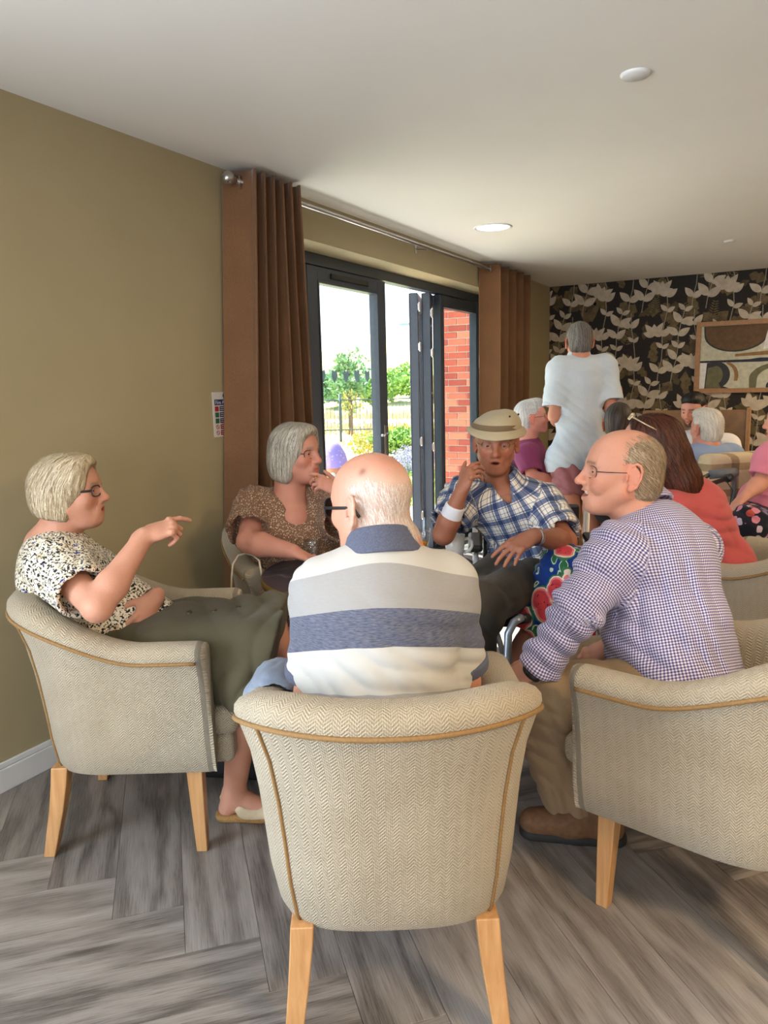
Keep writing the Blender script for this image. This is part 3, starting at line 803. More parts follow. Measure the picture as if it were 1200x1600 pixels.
if PATHB[0][1].x < 0: PATHB = [(a, -b, c) for a, b, c in PATHB]
def top_h(p): return .700+.122*sstep((.10-p.y)/.42)
def lean(p, t): return .038*sstep((-.02-p.y)/.28)*t**1.5        # the back leans outwards towards the top
PROF = [(-.080, 0.0), (-.067, .05), (-.052, .22), (-.044, .42), (-.036, .62), (-.024, .82), (-.006, .965), (0, 1.0)]
ROLL = [(.004, .014), (.002, .030), (-.010, .043), (-.030, .050), (-.058, .049), (-.082, .040), (-.097, .022), (-.104, -.01), (-.108, -.08)]
def build_chair_meshes():
    V = []; UV = []; F = []; rows = []
    for (p, n_, L), (pb, nb_, Lb) in zip(PATH, PATHB):
        h = top_h(p)-.048; ring = []; vl = 0; prev = None
        back = sstep((-.05-p.y)/.25)
        for off, t in PROF: ring.append((off*(1+.10*back)+lean(p, t), .275+(h-.275)*t))
        for off, dz in ROLL: ring.append((off-.012*back*(off < -.05)+lean(p, 1), h+dz))
        ring.append((-.112-.012*back, .43)); ring.append((-.112-.012*back, .32))
        row = []
        for off, z in ring:
            w_ = min(max((z-.275)/(h-.275), 0), 1)**.8; m_ = nb_*(1-w_)+n_*w_; c_ = pb*(1-w_)+p*w_
            q = (c_.x+m_.x*off, c_.y+m_.y*off, z)
            if prev: vl += math.dist(q, prev)
            prev = q; row.append(len(V)); V.append(q); UV.append((L, vl))
        rows.append(row)
    m = len(rows[0])
    for a, b in zip(rows, rows[1:]):
        for i in range(m-1): F.append((a[i], a[i+1], b[i+1], b[i]))
    # rounded closed arm fronts
    for ri, sgn in ((0, 1), (-1, -1)):
        row = rows[ri]; c = Vector((0, 0, 0))
        for i in row: c += Vector(V[i])
        c /= len(row); last = row
        for sc_, dy in ((.92, .016), (.6, .026)):
            new = []
            for i in row:
                q = Vector(V[i]); dx = (q.x-c.x)*(1-sc_ if sc_ < .9 else .10)
                new.append(len(V)); V.append((q.x-dx, q.y+dy, q.z-(.006 if sc_ < .9 else .003)*(1 if q.z > .5 else -1))); UV.append((q.x+1.3*sgn, q.z))
            for i in range(m-1): F.append((last[i], last[i+1], new[i+1], new[i]))
            F.append((last[-1], last[0], new[0], new[-1])); last = new
        half = m//2
        lo, hi = 0, m-1
        while hi-lo > 2:
            F.append((last[lo], last[lo+1], last[hi-1], last[hi])); lo += 1; hi -= 1
        F.append(tuple(last[lo:hi+1]))
    # underside
    me = bpy.data.meshes.new('shell'); me.from_pydata(V, [], F); me.materials.append(M_WEAVE)
    uvl = me.uv_layers.new(name='UVMap')
    for lp in me.loops: uvl.data[lp.index].uv = UV[lp.vertex_index]
    bm = bmesh.new(); bm.from_mesh(me); bmesh.ops.recalc_face_normals(bm, faces=bm.faces); bm.to_mesh(me); bm.free()
    smooth_by_angle(me, 1.0)
    # piping along the top edge, welts down the back corners
    pipe = MB(); pipe.tube([(p.x+n_.x*(.003+lean(p, 1)), p.y+n_.y*(.003+lean(p, 1)), top_h(p)-.048) for p, n_, L in PATH], .0055, 8)
    pipe = pipe.mesh('piping', [M_PIPING], True)
    welts = []
    for k in (24, 48):
        p, n_, L = PATH[k]; pb, nb_, Lb = PATHB[k]; h = top_h(p)-.048; back = sstep((-.05-p.y)/.25); w = MB()
        def sp(off, t):
            w_ = t**.8; m_ = nb_*(1-w_)+n_*w_; c_ = pb*(1-w_)+p*w_; o_ = off*(1+.10*back)+lean(p, t)+.0015
            return (c_.x+m_.x*o_, c_.y+m_.y*o_, .275+(h-.275)*t)
        w.tube([sp(off, t) for off, t in PROF], .0042, 6)
        welts.append(w.mesh('back_seam', [M_PIPING], True))
    # seat: apron plus cushion, front edge proud of the arms
    def slab(name, hw, y0, y1, z0, z1, bev, seg, crown=0.0):
        bm = bmesh.new(); NX, NY = 12, 12; bmesh.ops.create_cube(bm, size=1)
        for v in bm.verts: v.co = (v.co.x*2*hw, (y0+y1)/2+v.co.y*(y1-y0), (z0+z1)/2+v.co.z*(z1-z0))
        bmesh.ops.bevel(bm, geom=list(bm.edges), offset=bev, segments=seg, profile=.5, affect='EDGES')
        if crown:
            bmesh.ops.subdivide_edges(bm, edges=bm.edges, cuts=2, use_grid_fill=True)
            for v in bm.verts:
                if v.co.z > (z0+z1)/2: v.co.z += crown*(1-(v.co.x/hw)**2)*(1-((v.co.y-(y0+y1)/2)/((y1-y0)/2))**2)
        me = bpy.data.meshes.new(name); uv = bm.loops.layers.uv.new('UVMap')
        for f in bm.faces:
            n = f.normal
            for l in f.loops:
                c = l.vert.co; l[uv].uv = (c.x, c.y) if abs(n.z) > .6 else ((c.x, c.z) if abs(n.y) > .6 else (c.y, c.z))
        bm.to_mesh(me); bm.free(); me.materials.append(M_WEAVE); smooth_by_angle(me, .9); return me
    cushion = slab('seat_cushion', .238, -.20, .345, .375, .468, .035, 4, .012)
    apron = slab('seat_base', .222, -.15, .325, .282, .385, .02, 3)
    legs = []
    for sx in (-1, 1):
        w = MB()                                                     # front: straight, tapering
        def lg(pts):
            vs = []; fs = []
            for (x, y, z, a) in pts: vs += [(x-a, y-a, z), (x+a, y-a, z), (x+a, y+a, z), (x-a, y+a, z)]
            for i in range(len(pts)-1):
                for k in range(4): fs.append((i*4+k, i*4+(k+1) % 4, i*4+4+(k+1) % 4, i*4+4+k))
            fs.append((0, 3, 2, 1)); n = (len(pts)-1)*4; fs.append((n, n+1, n+2, n+3)); return vs, fs
        legs.append(w.add(*lg([(sx*.226, .212, 0, .0165), (sx*.222, .208, .15, .021), (sx*.216, .204, .285, .0245)])).mesh('leg', [M_BEECH], bevel=.003))
        w = MB()                                                     # back: swept backwards
        legs.append(w.add(*lg([(sx*.230, -.262, 0, .0175), (sx*.222, -.248, .07, .020), (sx*.212, -.232, .15, .0225), (sx*.204, -.220, .23, .0245), (sx*.200, -.214, .285, .0252)])).mesh('leg', [M_BEECH], bevel=.003))
    return me, pipe, welts, cushion, apron, legs
CH_SHELL, CH_PIPE, CH_WELT, CH_CUSH, CH_APRON, CH_LEGS = build_chair_meshes()
def tub_chair(loc, fwd, label):
    t = empty('tub_chair', loc, math.atan2(-fwd[0], fwd[1]), label, 'chair', 'cream tub chairs round the cafe table')
    link('shell', CH_SHELL, t); link('piping', CH_PIPE, t); link('seat_base', CH_APRON, t); link('seat_cushion', CH_CUSH, t)
    for w in CH_WELT: link('back_seam', w, t)
    for l in CH_LEGS: link('leg', l, t)
    return t
tub_chair((-.810, 1.455, 0), (-.51, .86), 'cream woven tub chair seen from behind, nearest the camera, holding the bald man')
tub_chair((-1.851, 1.674, 0), (.87, .493), 'cream woven tub chair by the olive wall, seen side on under the pointing woman')
tub_chair((-.128, 2.065, 0), (-.975, .22), 'cream woven tub chair at right, side on, with the gingham shirted man')
tub_chair((-1.955, 2.745, 0), (.80, -.60), 'cream woven tub chair against the curtain, with a beige strap over its arm')
tub_chair((-.02, 3.37, 0), (-.93, .36), 'cream woven tub chair behind the gingham shirted man, under the woman in coral')

# ------------------------------------------------------------------ round table and what stands on it
TX, TY, TZ, TR = -1.405, 2.43, .72, .425
tb = empty('cafe_table', (TX, TY, 0), 0, 'round dark blue marble effect table with brass edge, in the middle of the group', 'table')
def table_top_mat():
    t = NT('dark_marble_laminate'); co = t.coord(); w = t.noise(co, 3.0, 4, .6, 'Color')
    v = t.voro(t.vmath('ADD', co, t.vmath('SCALE', w, scale=.35)), 3.2, 'DISTANCE_TO_EDGE')
    c = t.ramp(v, [(.0, lin(120, 112, 108)), (.012, lin(62, 62, 70)), (.05, lin(40, 45, 58))]); return t.out(c, .34, Specular_IOR_Level=.4)
M_TTOP = table_top_mat()
MB().lathe([(0, TZ-.022), (TR-.004, TZ-.022), (TR-.004, TZ), (0, TZ)], 64, (TX, TY, 0)).build('table_top', M_TTOP, tb, ws=True)
MB().lathe([(TR-.004, TZ-.026), (TR, TZ-.026), (TR, TZ-.001), (TR-.004, TZ+.0006)], 64, (TX, TY, 0)).build('brass_edge', M_BRASS, tb, True, ws=True)
MB().lathe([(.03, TZ-.022), (.03, .04), (.05, .022), (.24, .014), (.25, 0), (0, 0)], 40, (TX, TY, 0)).build('pedestal', M_BLACK, tb, True, ws=True)
M_GLASSWARE = glass_mat('tumbler_glass', (.97, .98, .99), .20)
def tumbler(loc, r0, r1, h, label, drink=None, facets=9):
    g = empty('tumbler', loc, 0, label, 'glass', 'glasses on the cafe table')
    def fac(r, z, i):  return r*(1+.035*math.cos(facets*2*math.pi*i/72)*(z < h*.72))
    m = MB(); n = 72; prof = [(0, .0), (r0, 0), (r0*1.02, .006), ((r0+r1)/2, h*.5), (r1*.97, h*.74), (r1, h), (r1-.0022, h), (r1*.93, h*.72), (r0*.86, .014), (0, .012)]
    vs = []; fs = []
    for r, z in prof:
        for i in range(n):
            a = 2*math.pi*i/n; rr = fac(r, z, i); vs.append((rr*math.cos(a), rr*math.sin(a), z))
    for j in range(len(prof)-1):
        for i in range(n): fs.append((j*n+i, j*n+(i+1) % n, (j+1)*n+(i+1) % n, (j+1)*n+i))
    m.add(vs, fs); m.build('glass', M_GLASSWARE, g, True)
    MB().tube([(r1*math.cos(a)*.998, r1*math.sin(a)*.998, h) for a in [2*math.pi*i/40 for i in range(40)]], .0011, 6, closed=True).build('rim', M_GLASSWARE, g, True)
    if drink:
        hd, c = drink; t = NT('drink'); t.out(c, .05, Transmission_Weight=.55, IOR=1.33)
        MB().lathe([(0, .0135), (r0*.84, .0145), (r0*.84+(r1*.9-r0*.84)*hd/h, hd), (0, hd)], 32).build('drink', t.m, g, True)
    return g
tumbler((-1.710, 2.476, TZ), .026, .036, .088, 'empty clear tumbler on the near left of the dark table')
tumbler((-1.388, 2.846, TZ), .026, .036, .090, 'clear tumbler with amber drink beside the white mug', (.036, lin(214, 140, 20)))
mg = empty('mug', (-1.190, 2.744, TZ), math.radians(18), 'plain white coffee mug with handle on the table before the man in the hat', 'mug')
M_CERAM = plain('white_glazed_china', lin(226, 222, 214), .18, var=.01)
MB().lathe([(0, .004), (.030, .0), (.034, .004), (.0385, .05), (.0415, .098), (.0385, .098), (.0355, .05), (.030, .010), (0, .009)], 40).build('cup', M_CERAM, mg, True)
MB().tube([(.0395, 0, .080), (.056, 0, .084), (.068, 0, .070), (.070, 0, .052), (.060, 0, .034), (.037, 0, .024)], .0052, 10, flat=1.3).build('handle', M_CERAM, mg, True)
M_COFFEE = plain('coffee', (.03, .015, .008), .1); MB().lathe([(0, .062), (.036, .062)], 32).build('coffee', M_COFFEE, mg)

# ------------------------------------------------------------------ people
def PV(a, b, c=0.0):
    """a direction in the room: a along the back row of seats, b from the near seats towards the far wall, c up"""
    return (a*.875-b*.484, a*.484+b*.875, c)
def frame(fwd, up=(0, 0, 1), roll=0.0):
    f = nrm(fwd); r = nrm(np.cross(f, up)); u = np.cross(r, f)
    c, s = math.cos(roll), math.sin(roll)
    r, u = c*r+s*u, -s*r+c*u
    return np.stack([r, f, u], 1)
def ramp3(x, a, b): return np.clip((x-a)/(b-a), 0, 1)
class Head:
    def __init__(s, O, fwd, up=(0, 0, 1), roll=0.0, sc=1.0, **o):
        s.O = vec(O); s.M = frame(fwd, up, roll); s.sc = sc; s.o = o
    def T(s, *p): return s.O+s.sc*(s.M@vec(p))
    def D(s, *p): return s.M@vec(p)
    def local(s, V): return (V-s.O)@s.M/s.sc
    def e(s, S, c, r, k=0.012, op='add', rx=0, ry=0, rz=0):
        A = np.array(Matrix.Rotation(rz, 3, 'Z')@Matrix.Rotation(ry, 3, 'Y')@Matrix.Rotation(rx, 3, 'X'))
        S.ell(s.T(*c), vec(r)*s.sc, s.M@A, k*s.sc, op)
    def c(s, S, a, b, ra, rb, k=0.01, op='add'):
        S.cone(s.T(*a), s.T(*b), ra*s.sc, rb*s.sc, k*s.sc, op=op)
    def sculpt(s, S, fine=True):
        o = s.o; ch = o.get('chub', 0.0); jaw = o.get('jaw', 1.0); ns = o.get('nose', 1.0)
        s.e(S, (0, -.016, .030), (.076, .099, .087), .01)                       # skull
        s.e(S, (0, .022, .012), (.070, .074, .084), .03)                        # forehead
        s.e(S, (0, .028, -.040), (.060+ch*.010, .062, .078), .03)               # face
        for x in (-1, 1):
            s.c(S, (x*(.052*jaw+ch*.006), .000, -.058), (x*.022, .066, -.097), .020+ch*.006, .017, .028)   # jaw
            s.e(S, (x*(.042+ch*.004), .056, -.030), (.022+ch*.004, .024, .022), .02)                 # cheek
        s.e(S, (0, .073, -.101), (.023, .019, .017), .022)                      # chin
        if ch > 0: s.e(S, (0, .035, -.104), (.038+.01*ch, .05, .022+.012*ch), .03)
        if not fine:
            s.c(S, (0, .088, .005), (0, .110, -.034), .008, .012, .012)
            for x in (-1, 1): s.e(S, (x*.078, -.014, -.012), (.008, .019, .031), .006, rx=-.2)
            return
        for x in (-1, 1):
            s.c(S, (x*.014, .087, .019), (x*.044, .070, .021), .009, .008, .014)           # brow
            s.e(S, (x*.033, .096, -.001), (.017, .016, .012), .016, 'sub')                    # socket
            s.e(S, (x*.033, .0735, -.002), (.0165, .0145, .0135), .004)                       # lids
            s.e(S, (x*.033, .089, -.003), (.0125, .010, .0023), .002, 'sub')                  # eye slit
        s.c(S, (0, .089, .012), (0, .108*1.0+.004*ns, -.028), .0075, .0095, .014)            # nose
        s.e(S, (0, .107+.006*ns, -.035), (.0125, .0125, .011), .010)
        for x in (-1, 1):
            s.e(S, (x*.0125, .100, -.038), (.0085, .012, .009), .006)
            s.e(S, (x*.007, .108, -.046), (.0042, .006, .0035), .002, 'sub')
        s.e(S, (0, .084, -.068), (.030, .019, .024), .018)                        # muzzle
        m = o.get('mouth', 'closed')
        if m == 'smile':
            s.c(S, (0, .1015, -.0605), (.029, .084, -.055), .0046, .003, .005); s.c(S, (0, .1015, -.0605), (-.029, .084, -.055), .0046, .003, .005)
            s.c(S, (0, .098, -.084), (.028, .084, -.062), .0060, .003, .006); s.c(S, (0, .098, -.084), (-.028, .084, -.062), .0060, .003, .006)
            s.e(S, (0, .094, -.0700), (.0275, .026, .0082), .002, 'sub', rx=.1)
            s.e(S, (0, .083, -.0672), (.024, .0125, .0062), .001)
            for x in (-1, 1): s.e(S, (x*.041, .066, -.046), (.017, .020, .017), .014)
        elif m == 'open':
            s.c(S, (-.021, .090, -.063), (0, .0985, -.061), .003, .0048, .005); s.c(S, (.021, .090, -.063), (0, .0985, -.061), .003, .0048, .005)
            s.c(S, (-.018, .090, -.079), (0, .0945, -.083), .003, .006, .005); s.c(S, (.018, .090, -.079), (0, .0945, -.083), .003, .006, .005)
            s.e(S, (0, .104, -.071), (.018, .020, .0055), .002, 'sub')
        else:
            up_ = .003 if m == 'soft' else 0.0
            s.c(S, (-.024, .088, -.067+up_), (0, .1005, -.0635), .003, .0048, .005); s.c(S, (.024, .088, -.067+up_), (0, .1005, -.0635), .003, .0048, .005)
            s.c(S, (-.020, .088, -.074), (0, .0985, -.077), .003, .0062, .005); s.c(S, (.020, .088, -.074), (0, .0985, -.077), .003, .0062, .005)
            s.e(S, (0, .106, -.0695), (.023, .012, .0014), .002, 'sub')
        if o.get('old', 0):
            for x in (-1, 1):
                s.c(S, (x*.020, .096, -.040), (x*.033, .082, -.068), .0012, .0010, .003, 'sub')     # nose to mouth fold
                s.c(S, (x*.022, .0905, -.022), (x*.044, .080, -.018), .0010, .0008, .003, 'sub')     # bag under the eye
        for x in (-1, 1):                                                          # ears
            C_ = vec((x*.0815, -.018, -.008)); ang = .42*x
            def ep(a, rad, lift): # point on the ear plane: a round the rim
                u = .0205*rad*math.cos(a); v = .0355*rad*math.sin(a)-.004*(rad if math.sin(a) < -.3 else 0)
                return (C_[0]+x*(lift-u*.38), C_[1]+u*.92+v*-.22, C_[2]+v)
            s.e(S, (x*.0805, -.017, -.009), (.0055, .0195, .034), .006, rx=-.20, rz=x*.40)
            rim = [ep(a, 1.0, .004 if k else .0) for k, a in enumerate([.35, .9, 1.5, 2.1, 2.7, 3.3, 3.9, 4.4])]
            for a_, b_ in zip(rim, rim[1:]): s.c(S, a_, b_, .0036, .0036, .003)
            inn = [ep(a, .58, .002) for a in (.9, 1.7, 2.5, 3.3, 4.0)]
            for a_, b_ in zip(inn, inn[1:]): s.c(S, a_, b_, .0028, .0028, .004)
            s.e(S, ep(4.6, .86, .001), (.0055, .0085, .0105), .005)
            s.e(S, (x*.090, -.007, -.012), (.0085, .0080, .0115), .003, 'sub')
            s.c(S, (x*.082, -.001, -.006), (x*.083, .000, -.019), .0042, .0038, .003)
    def colors(s, V, base, col):
        """skin tone by place: lips, brows, cheeks, cropped hair; these belong to the person, not to the light"""
        q = s.local(V); o = s.o; x, y, z = q[:, 0], q[:, 1], q[:, 2]
        near = (np.abs(q) < .16).all(1)
        def lay(mask, c, a=1.0):
            mm = (np.clip(mask, 0, 1)*a*near)[:, None]; col[:] = col*(1-mm)+vec(c)*mm
        red = vec(base)*vec((1.08, .72, .66))
        lay(np.exp(-(((np.abs(x)-.040)/.022)**2+((y-.075)/.03)**2+((z+.032)/.02)**2)), red, .6)
        lay(np.exp(-((x/.016)**2+((y-.115)/.016)**2+((z+.034)/.016)**2)), red, .55)
        lay(ramp3(np.abs(x), .068, .080)*ramp3(-np.abs(y+.018), -.035, -.02), red, .5)
        m = o.get('mouth', 'closed')
        zc = -.0705; cu = .012 if m == 'smile' else 0.0
        lipd = ((x/.024)**2+((z-zc-cu*(np.abs(x)/.024)**2)/(.0125 if m != 'closed' else .0095))**2)
        lay((1-ramp3(lipd, .7, 1.05))*(y > .07), o.get('lips', vec(base)*vec((.90, .55, .52))), .85)
        if m == 'open': lay((1-ramp3((x/.016)**2+((z+.071)/.0050)**2, .7, 1.1))*(y > .06), (.035, .012, .010))
        if m == 'smile': lay((1-ramp3((x/.0245)**2+((z+.0690-.006*(np.abs(x)/.022)**2)/.0074)**2, .85, 1.1))*(y > .055), (.80, .75, .66))
        b = o.get('brow', None)
        if b is not None:
            bx = np.abs(x); lay(np.exp(-(((z-.0235+.06*np.maximum(bx-.030, 0))/.0048)**2))*ramp3(bx, .010, .016)*(1-ramp3(bx, .046, .054))*(y > .05), b, .85)
        if o.get('crop') is not None:      # close-cropped hair: colour, height where it starts
            c, f = o['crop']; lay(f(x, y, z), c, o.get('crop_a', .6))
        for (px_, py_, pz_, r_, c_) in o.get('spots', ()):
            lay(np.exp(-(((x-px_)**2+(y-py_)**2+(z-pz_)**2)/r_**2)), c_, .75)
    def eyes(s, parent, gaze=(0, 1, 0)):
        g = nrm(s.M@nrm(gaze))
        for x in (-1, 1):
            c = s.T(x*.033, .0742, -.003); r = .0122*s.sc
            mb = MB().sphere((0, 0, 0), r, 20, 14); V = np.array(mb.v)+c
            d = (np.array(mb.v)/r)@g; col = np.tile(vec((.42, .37, .33)), (len(V), 1))
            col[d > .80] = s.o.get('iris', (.045, .05, .05)); col[d > .955] = (.01, .01, .01)
            me = bpy.data.meshes.new('eye'); me.from_pydata([tuple(v) for v in V], [], mb.f)
            a = me.attributes.new('Col', 'FLOAT_COLOR', 'POINT'); a.data.foreach_set('color', np.concatenate([col, np.ones((len(V), 1))], 1).astype(F32).ravel())
            me.polygons.foreach_set('use_smooth', [True]*len(me.polygons))
            link('eye', me, parent, M_EYE, True)
    def hair(s, name, parent, mat, build, base, light, h=.0032, amp=.0014, freq=31, flow=None, seed=1):
        S = Sculpt(); build(s, S)
        fl = flow or (lambda q: np.arctan2(q[:, 0], -q[:, 1]))
        def strands(V):
            q = s.local(V); a = fl(q); z = q[:, 2]
            return np.sin(a*freq+2.8*np.sin(z*19+a*3+seed)+1.5*np.sin(a*7.3+seed))*.45+np.sin(a*freq*2.3+2.7*np.sin(z*31+a*5+seed))*.35+np.sin(a*freq*4.1+z*60+2*np.sin(a*17))*.2
        V, Q = main_piece(*mesh_sculpt(S, h, lambda X: amp*s.sc*strands(X.astype(np.float64)), 1), .3)
        w = strands(V); w = np.clip(.5+.55*w, 0, 1)[:, None]
        col = vec(base)*(1-w)+vec(light)*w
        q = s.local(V); col *= (0.93+.07*np.sin(q[:, [0]]*90+q[:, [2]]*60))
        return link(name, np_mesh(name, V, Q, col), parent, mat, True)
    def strands(s, surf, parent, n, L, flow, base, light, mask=None, w=.0009, lift=.0012, seg=5, seed=0, mat=None, name='hair_strands', droop=0.0):
        """fine ribbons of hair laid over a surface along a flow direction; uncountable, so one part"""
        me = surf.data; nv = len(me.vertices); co = np.empty(nv*3, F32); me.vertices.foreach_get('co', co); V = co.reshape(-1, 3).astype(float)
        q = s.local(V); ok = np.ones(nv, bool) if mask is None else mask(q); idx = np.nonzero(ok)[0]
        T = BVHTree.FromPolygons([Vector(v) for v in V], [tuple(f.vertices) for f in me.polygons])
        r = np.random.RandomState(seed); vs = []; fs = []; cs = []
        for i in r.choice(idx, n):
            p = V[i]+r.normal(size=3)*.0012; hd = None; t = r.uniform(0, 1); c = vec(base)*(1-t)+vec(light)*t; ln = L*r.uniform(.6, 1.2); dl = 1.0
            for k in range(seg+1):
                loc, nn, _, _ = T.find_nearest(Vector(p))
                if loc is None: break
                nn = vec(nn); d = s.M@vec(flow(s.local(vec(loc)[None])[0])); d = d+.16*r.normal(size=3); d = d-nn*(d@nn)*(1-droop); d = nrm(d) if hd is None else nrm(d*.6+hd*.6); hd = d
                pp = vec(loc)+nn*lift*(1+1.2*r.rand()); sd = nrm(np.cross(d, nn))*w*(1-.75*k/seg)*s.sc
                vs += [tuple(pp-sd), tuple(pp+sd)]; cs += [c, c]; p = pp+d*ln/seg
                if k: b = len(vs)-4; fs.append((b, b+1, b+3, b+2))
        me2 = bpy.data.meshes.new(name); me2.from_pydata(vs, [], fs); a = me2.attributes.new('Col', 'FLOAT_COLOR', 'POINT')
        a.data.foreach_set('color', np.concatenate([np.array(cs), np.ones((len(cs), 1))], 1).astype(F32).ravel()); me2.polygons.foreach_set('use_smooth', [True]*len(fs))
        o = link(name, me2, parent, mat or M_HAIR, True); o['kind'] = 'stuff'; return o
    def glasses(s, parent, rim, lens, style='metal', w=.0235, hgt=.017, name='glasses', y0=.094, zc=-.004, tilt=0.0, lower=True, x0=.032, ear=-.02, tz=.004):
        mb = MB(); r = dict(metal=.0011, wire=.0015).get(style, .0024)
        lens_b = MB()
        for x in (-1, 1):
            pts = []
            for i in range(20):
                a = 2*math.pi*i/20; ex = 2.6
                u = math.copysign(abs(math.cos(a))**(2/ex), math.cos(a))*w; v = math.copysign(abs(math.sin(a))**(2/ex), math.sin(a))*hgt
                xx = x*x0+u
                pts.append(s.T(xx, y0-.28*max(0, abs(xx)-.02)-.1*abs(xx)+(v*tilt), zc+v))
            mb.tube(pts, r*s.sc, 6, closed=True)
            lens_b.add(pts, [list(range(20))])
            hx = x*(x0+w)
            mb.tube([s.T(hx, y0-.28*(x0+w-.02)-.1*(x0+w), zc+tz), s.T(x*.074, .050, zc+tz+.001), s.T(x*.0795, ear, zc+tz+.002), s.T(x*.079, ear-.018, zc-.016)], r*1.15*s.sc, 6, flat=1.5 if style == 'acetate' else 1)
        mb.tube([s.T(-(x0-w), y0-.004, zc+.003), s.T(0, y0+.002, zc+.007), s.T(x0-w, y0-.004, zc+.003)], r*s.sc, 6)
        g = mb.build(name, rim, parent, True, ws=True)
        o = link('lens', lens_b.mesh('lens', [lens], True), g); o.parent = g
        return g

def hand(S, wrist, fwd, dorsal, side, curl=(.35, .4, .45, .5), sc=1.0, thumb=(.5, .5), spread=1.0, k=.006):
    """palm, four unequal jointed fingers and a thumb; side=+1 right hand, -1 left hand; curl per finger in radians per joint"""
    f = nrm(fwd); d = nrm(vec(dorsal)-f*(vec(dorsal)@f)); x = np.cross(f, d)*side*-1.0   # x runs towards the thumb
    W = vec(wrist); P = lambda a, b, c: W+sc*(a*x+b*f+c*d)
    Mx = np.stack([x, f, d], 1)
    S.ell(P(.002, .050, 0), vec((.037, .052, .0155))*sc, Mx, .012)
    S.cone(P(0, -.015, 0), P(0, .03, 0), .025*sc, .027*sc, .015, flat=(d, 1.45))
    S.ell(P(.020, .030, -.009), vec((.017, .030, .013))*sc, Mx, .012)
    for i, (bx, L, r) in enumerate(((.0285, .074, .0092), (.0095, .082, .0095), (-.0095, .076, .0090), (-.0270, .060, .0080))):
        p = P(bx, .088-(.004 if i in (0, 2) else 0)-(.012 if i == 3 else 0), .002)
        cv = curl[i] if hasattr(curl[i], '__len__') else (curl[i],)*3
        ang = 0.0; sx = (bx/.0285)*.10*spread
        S.ell(p+d*.003*sc, vec((.0098, .0115, .0105))*sc, Mx, .006)
        rr = r
        for j, fr in enumerate((.46, .30, .24)):
            ang += cv[j]
            dr = nrm((f*math.cos(ang)-d*math.sin(ang))+x*sx)
            q = p+dr*L*fr*sc
            S.cone(p, q, rr*sc, rr*.90*sc, k if j == 0 else .0035); rr *= .90; p = q
    p = P(.027, .022, -.006); a, b = thumb
    d1 = nrm(x*math.cos(a)*.75+f*.75-d*math.sin(a)*.7); q = p+d1*.040*sc; S.cone(p, q, .0135*sc, .0112*sc, .012)
    d2 = nrm(d1+f*.5*b-d*.35*b-x*.45*b); r_ = q+d2*.030*sc; S.cone(q, r_, .0108*sc, .0098*sc, .004)
    d3 = nrm(d2+f*.25*b-x*.2*b); S.cone(r_, r_+d3*.024*sc, .0098*sc, .0075*sc, .004)
def arm(S, sh, el, wr, sc=1.0, k=.02):
    sh, el, wr = vec(sh), vec(el), vec(wr)
    S.cone(sh, el, .050*sc, .040*sc, k); m = el*.7+wr*.3
    S.cone(el, m, .041*sc, .043*sc, k); S.cone(m, wr, .043*sc, .027*sc, k)
def leg(S, hip, kn, an, sc=1.0, k=.03):
    hip, kn, an = vec(hip), vec(kn), vec(an)
    S.cone(hip, kn, .085*sc, .058*sc, k); m = kn*.65+an*.35
    S.cone(kn, m, .056*sc, .057*sc, k); S.cone(m, an, .057*sc, .037*sc, k)
def torso(S, nb, shL, shR, pel, hipL, hipR, fwd, sc=1.0, pad=0.0, belly=0.0, k=.07, bust=0.0, grp='torso', stoop=0.0):
    nb, shL, shR, pel, hipL, hipR = map(vec, (nb, shL, shR, pel, hipL, hipR)); f = nrm(fwd)
    up = nrm(nb-pel); f = nrm(f-up*(f@up)); L = np.linalg.norm(nb-pel)
    chest = nb-up*L*.30-f*.005+f*stoop; waist = pel+up*L*.30+f*.01
    sp = np.linalg.norm(shL-shR); rc = sp*.38*sc
    side = np.cross(f, up)
    S.cone(shL*.93+shR*.07-up*.008, shR*.93+shL*.07-up*.008, .060+pad, .060+pad, k, grp=grp)
    S.cone(nb-up*.055, nb-up*.10-f*.01, .075+pad, .09+pad, .06, grp=grp)
    Mx = np.stack([side, f, up], 1)
    S.ell(chest, vec((rc*1.06+pad, rc*.74+pad, L*.34)), Mx, k, grp=grp)
    S.ell(waist, vec((rc*.98+pad+belly*.04, rc*.72+pad+belly*.06, L*.33)), Mx, k, grp=grp)
    if belly: S.ell(waist+f*(.05+.05*belly)-up*.02, vec((rc*.85, .09+.06*belly, L*.26)), Mx, k, grp=grp)
    if bust:
        for x in (-1, 1): S.ell(chest+f*rc*.62+side*x*rc*.42-up*.05, vec((.078, .075, .075))*bust, Mx, .05, grp=grp)
    S.cone(hipL*.75+hipR*.25+up*.02, hipR*.75+hipL*.25+up*.02, .115+pad, .115+pad, k, grp=grp)
    return up, f, side, chest, waist
def body_mesh(parent, head, pieces, base, name='body', extra=None, mat=None):
    """joins the skin pieces of one person into a single mesh with its natural colouring"""
    V, Q = join_vq([main_piece(*pc, frac=.02) for pc in pieces])
    r = np.random.RandomState(3)
    col = np.tile(vec(base), (len(V), 1))
    mott = np.sin(V[:, [0]]*61+2*np.sin(V[:, [2]]*37))*np.sin(V[:, [1]]*53+V[:, [2]]*41)
    col *= 1+.045*mott*vec((.6, 1, 1))
    if head is not None: head.colors(V, base, col)
    if extra: extra(V, col)
    return link(name, np_mesh(name, V, Q, col), parent, mat or M_SKIN, True)
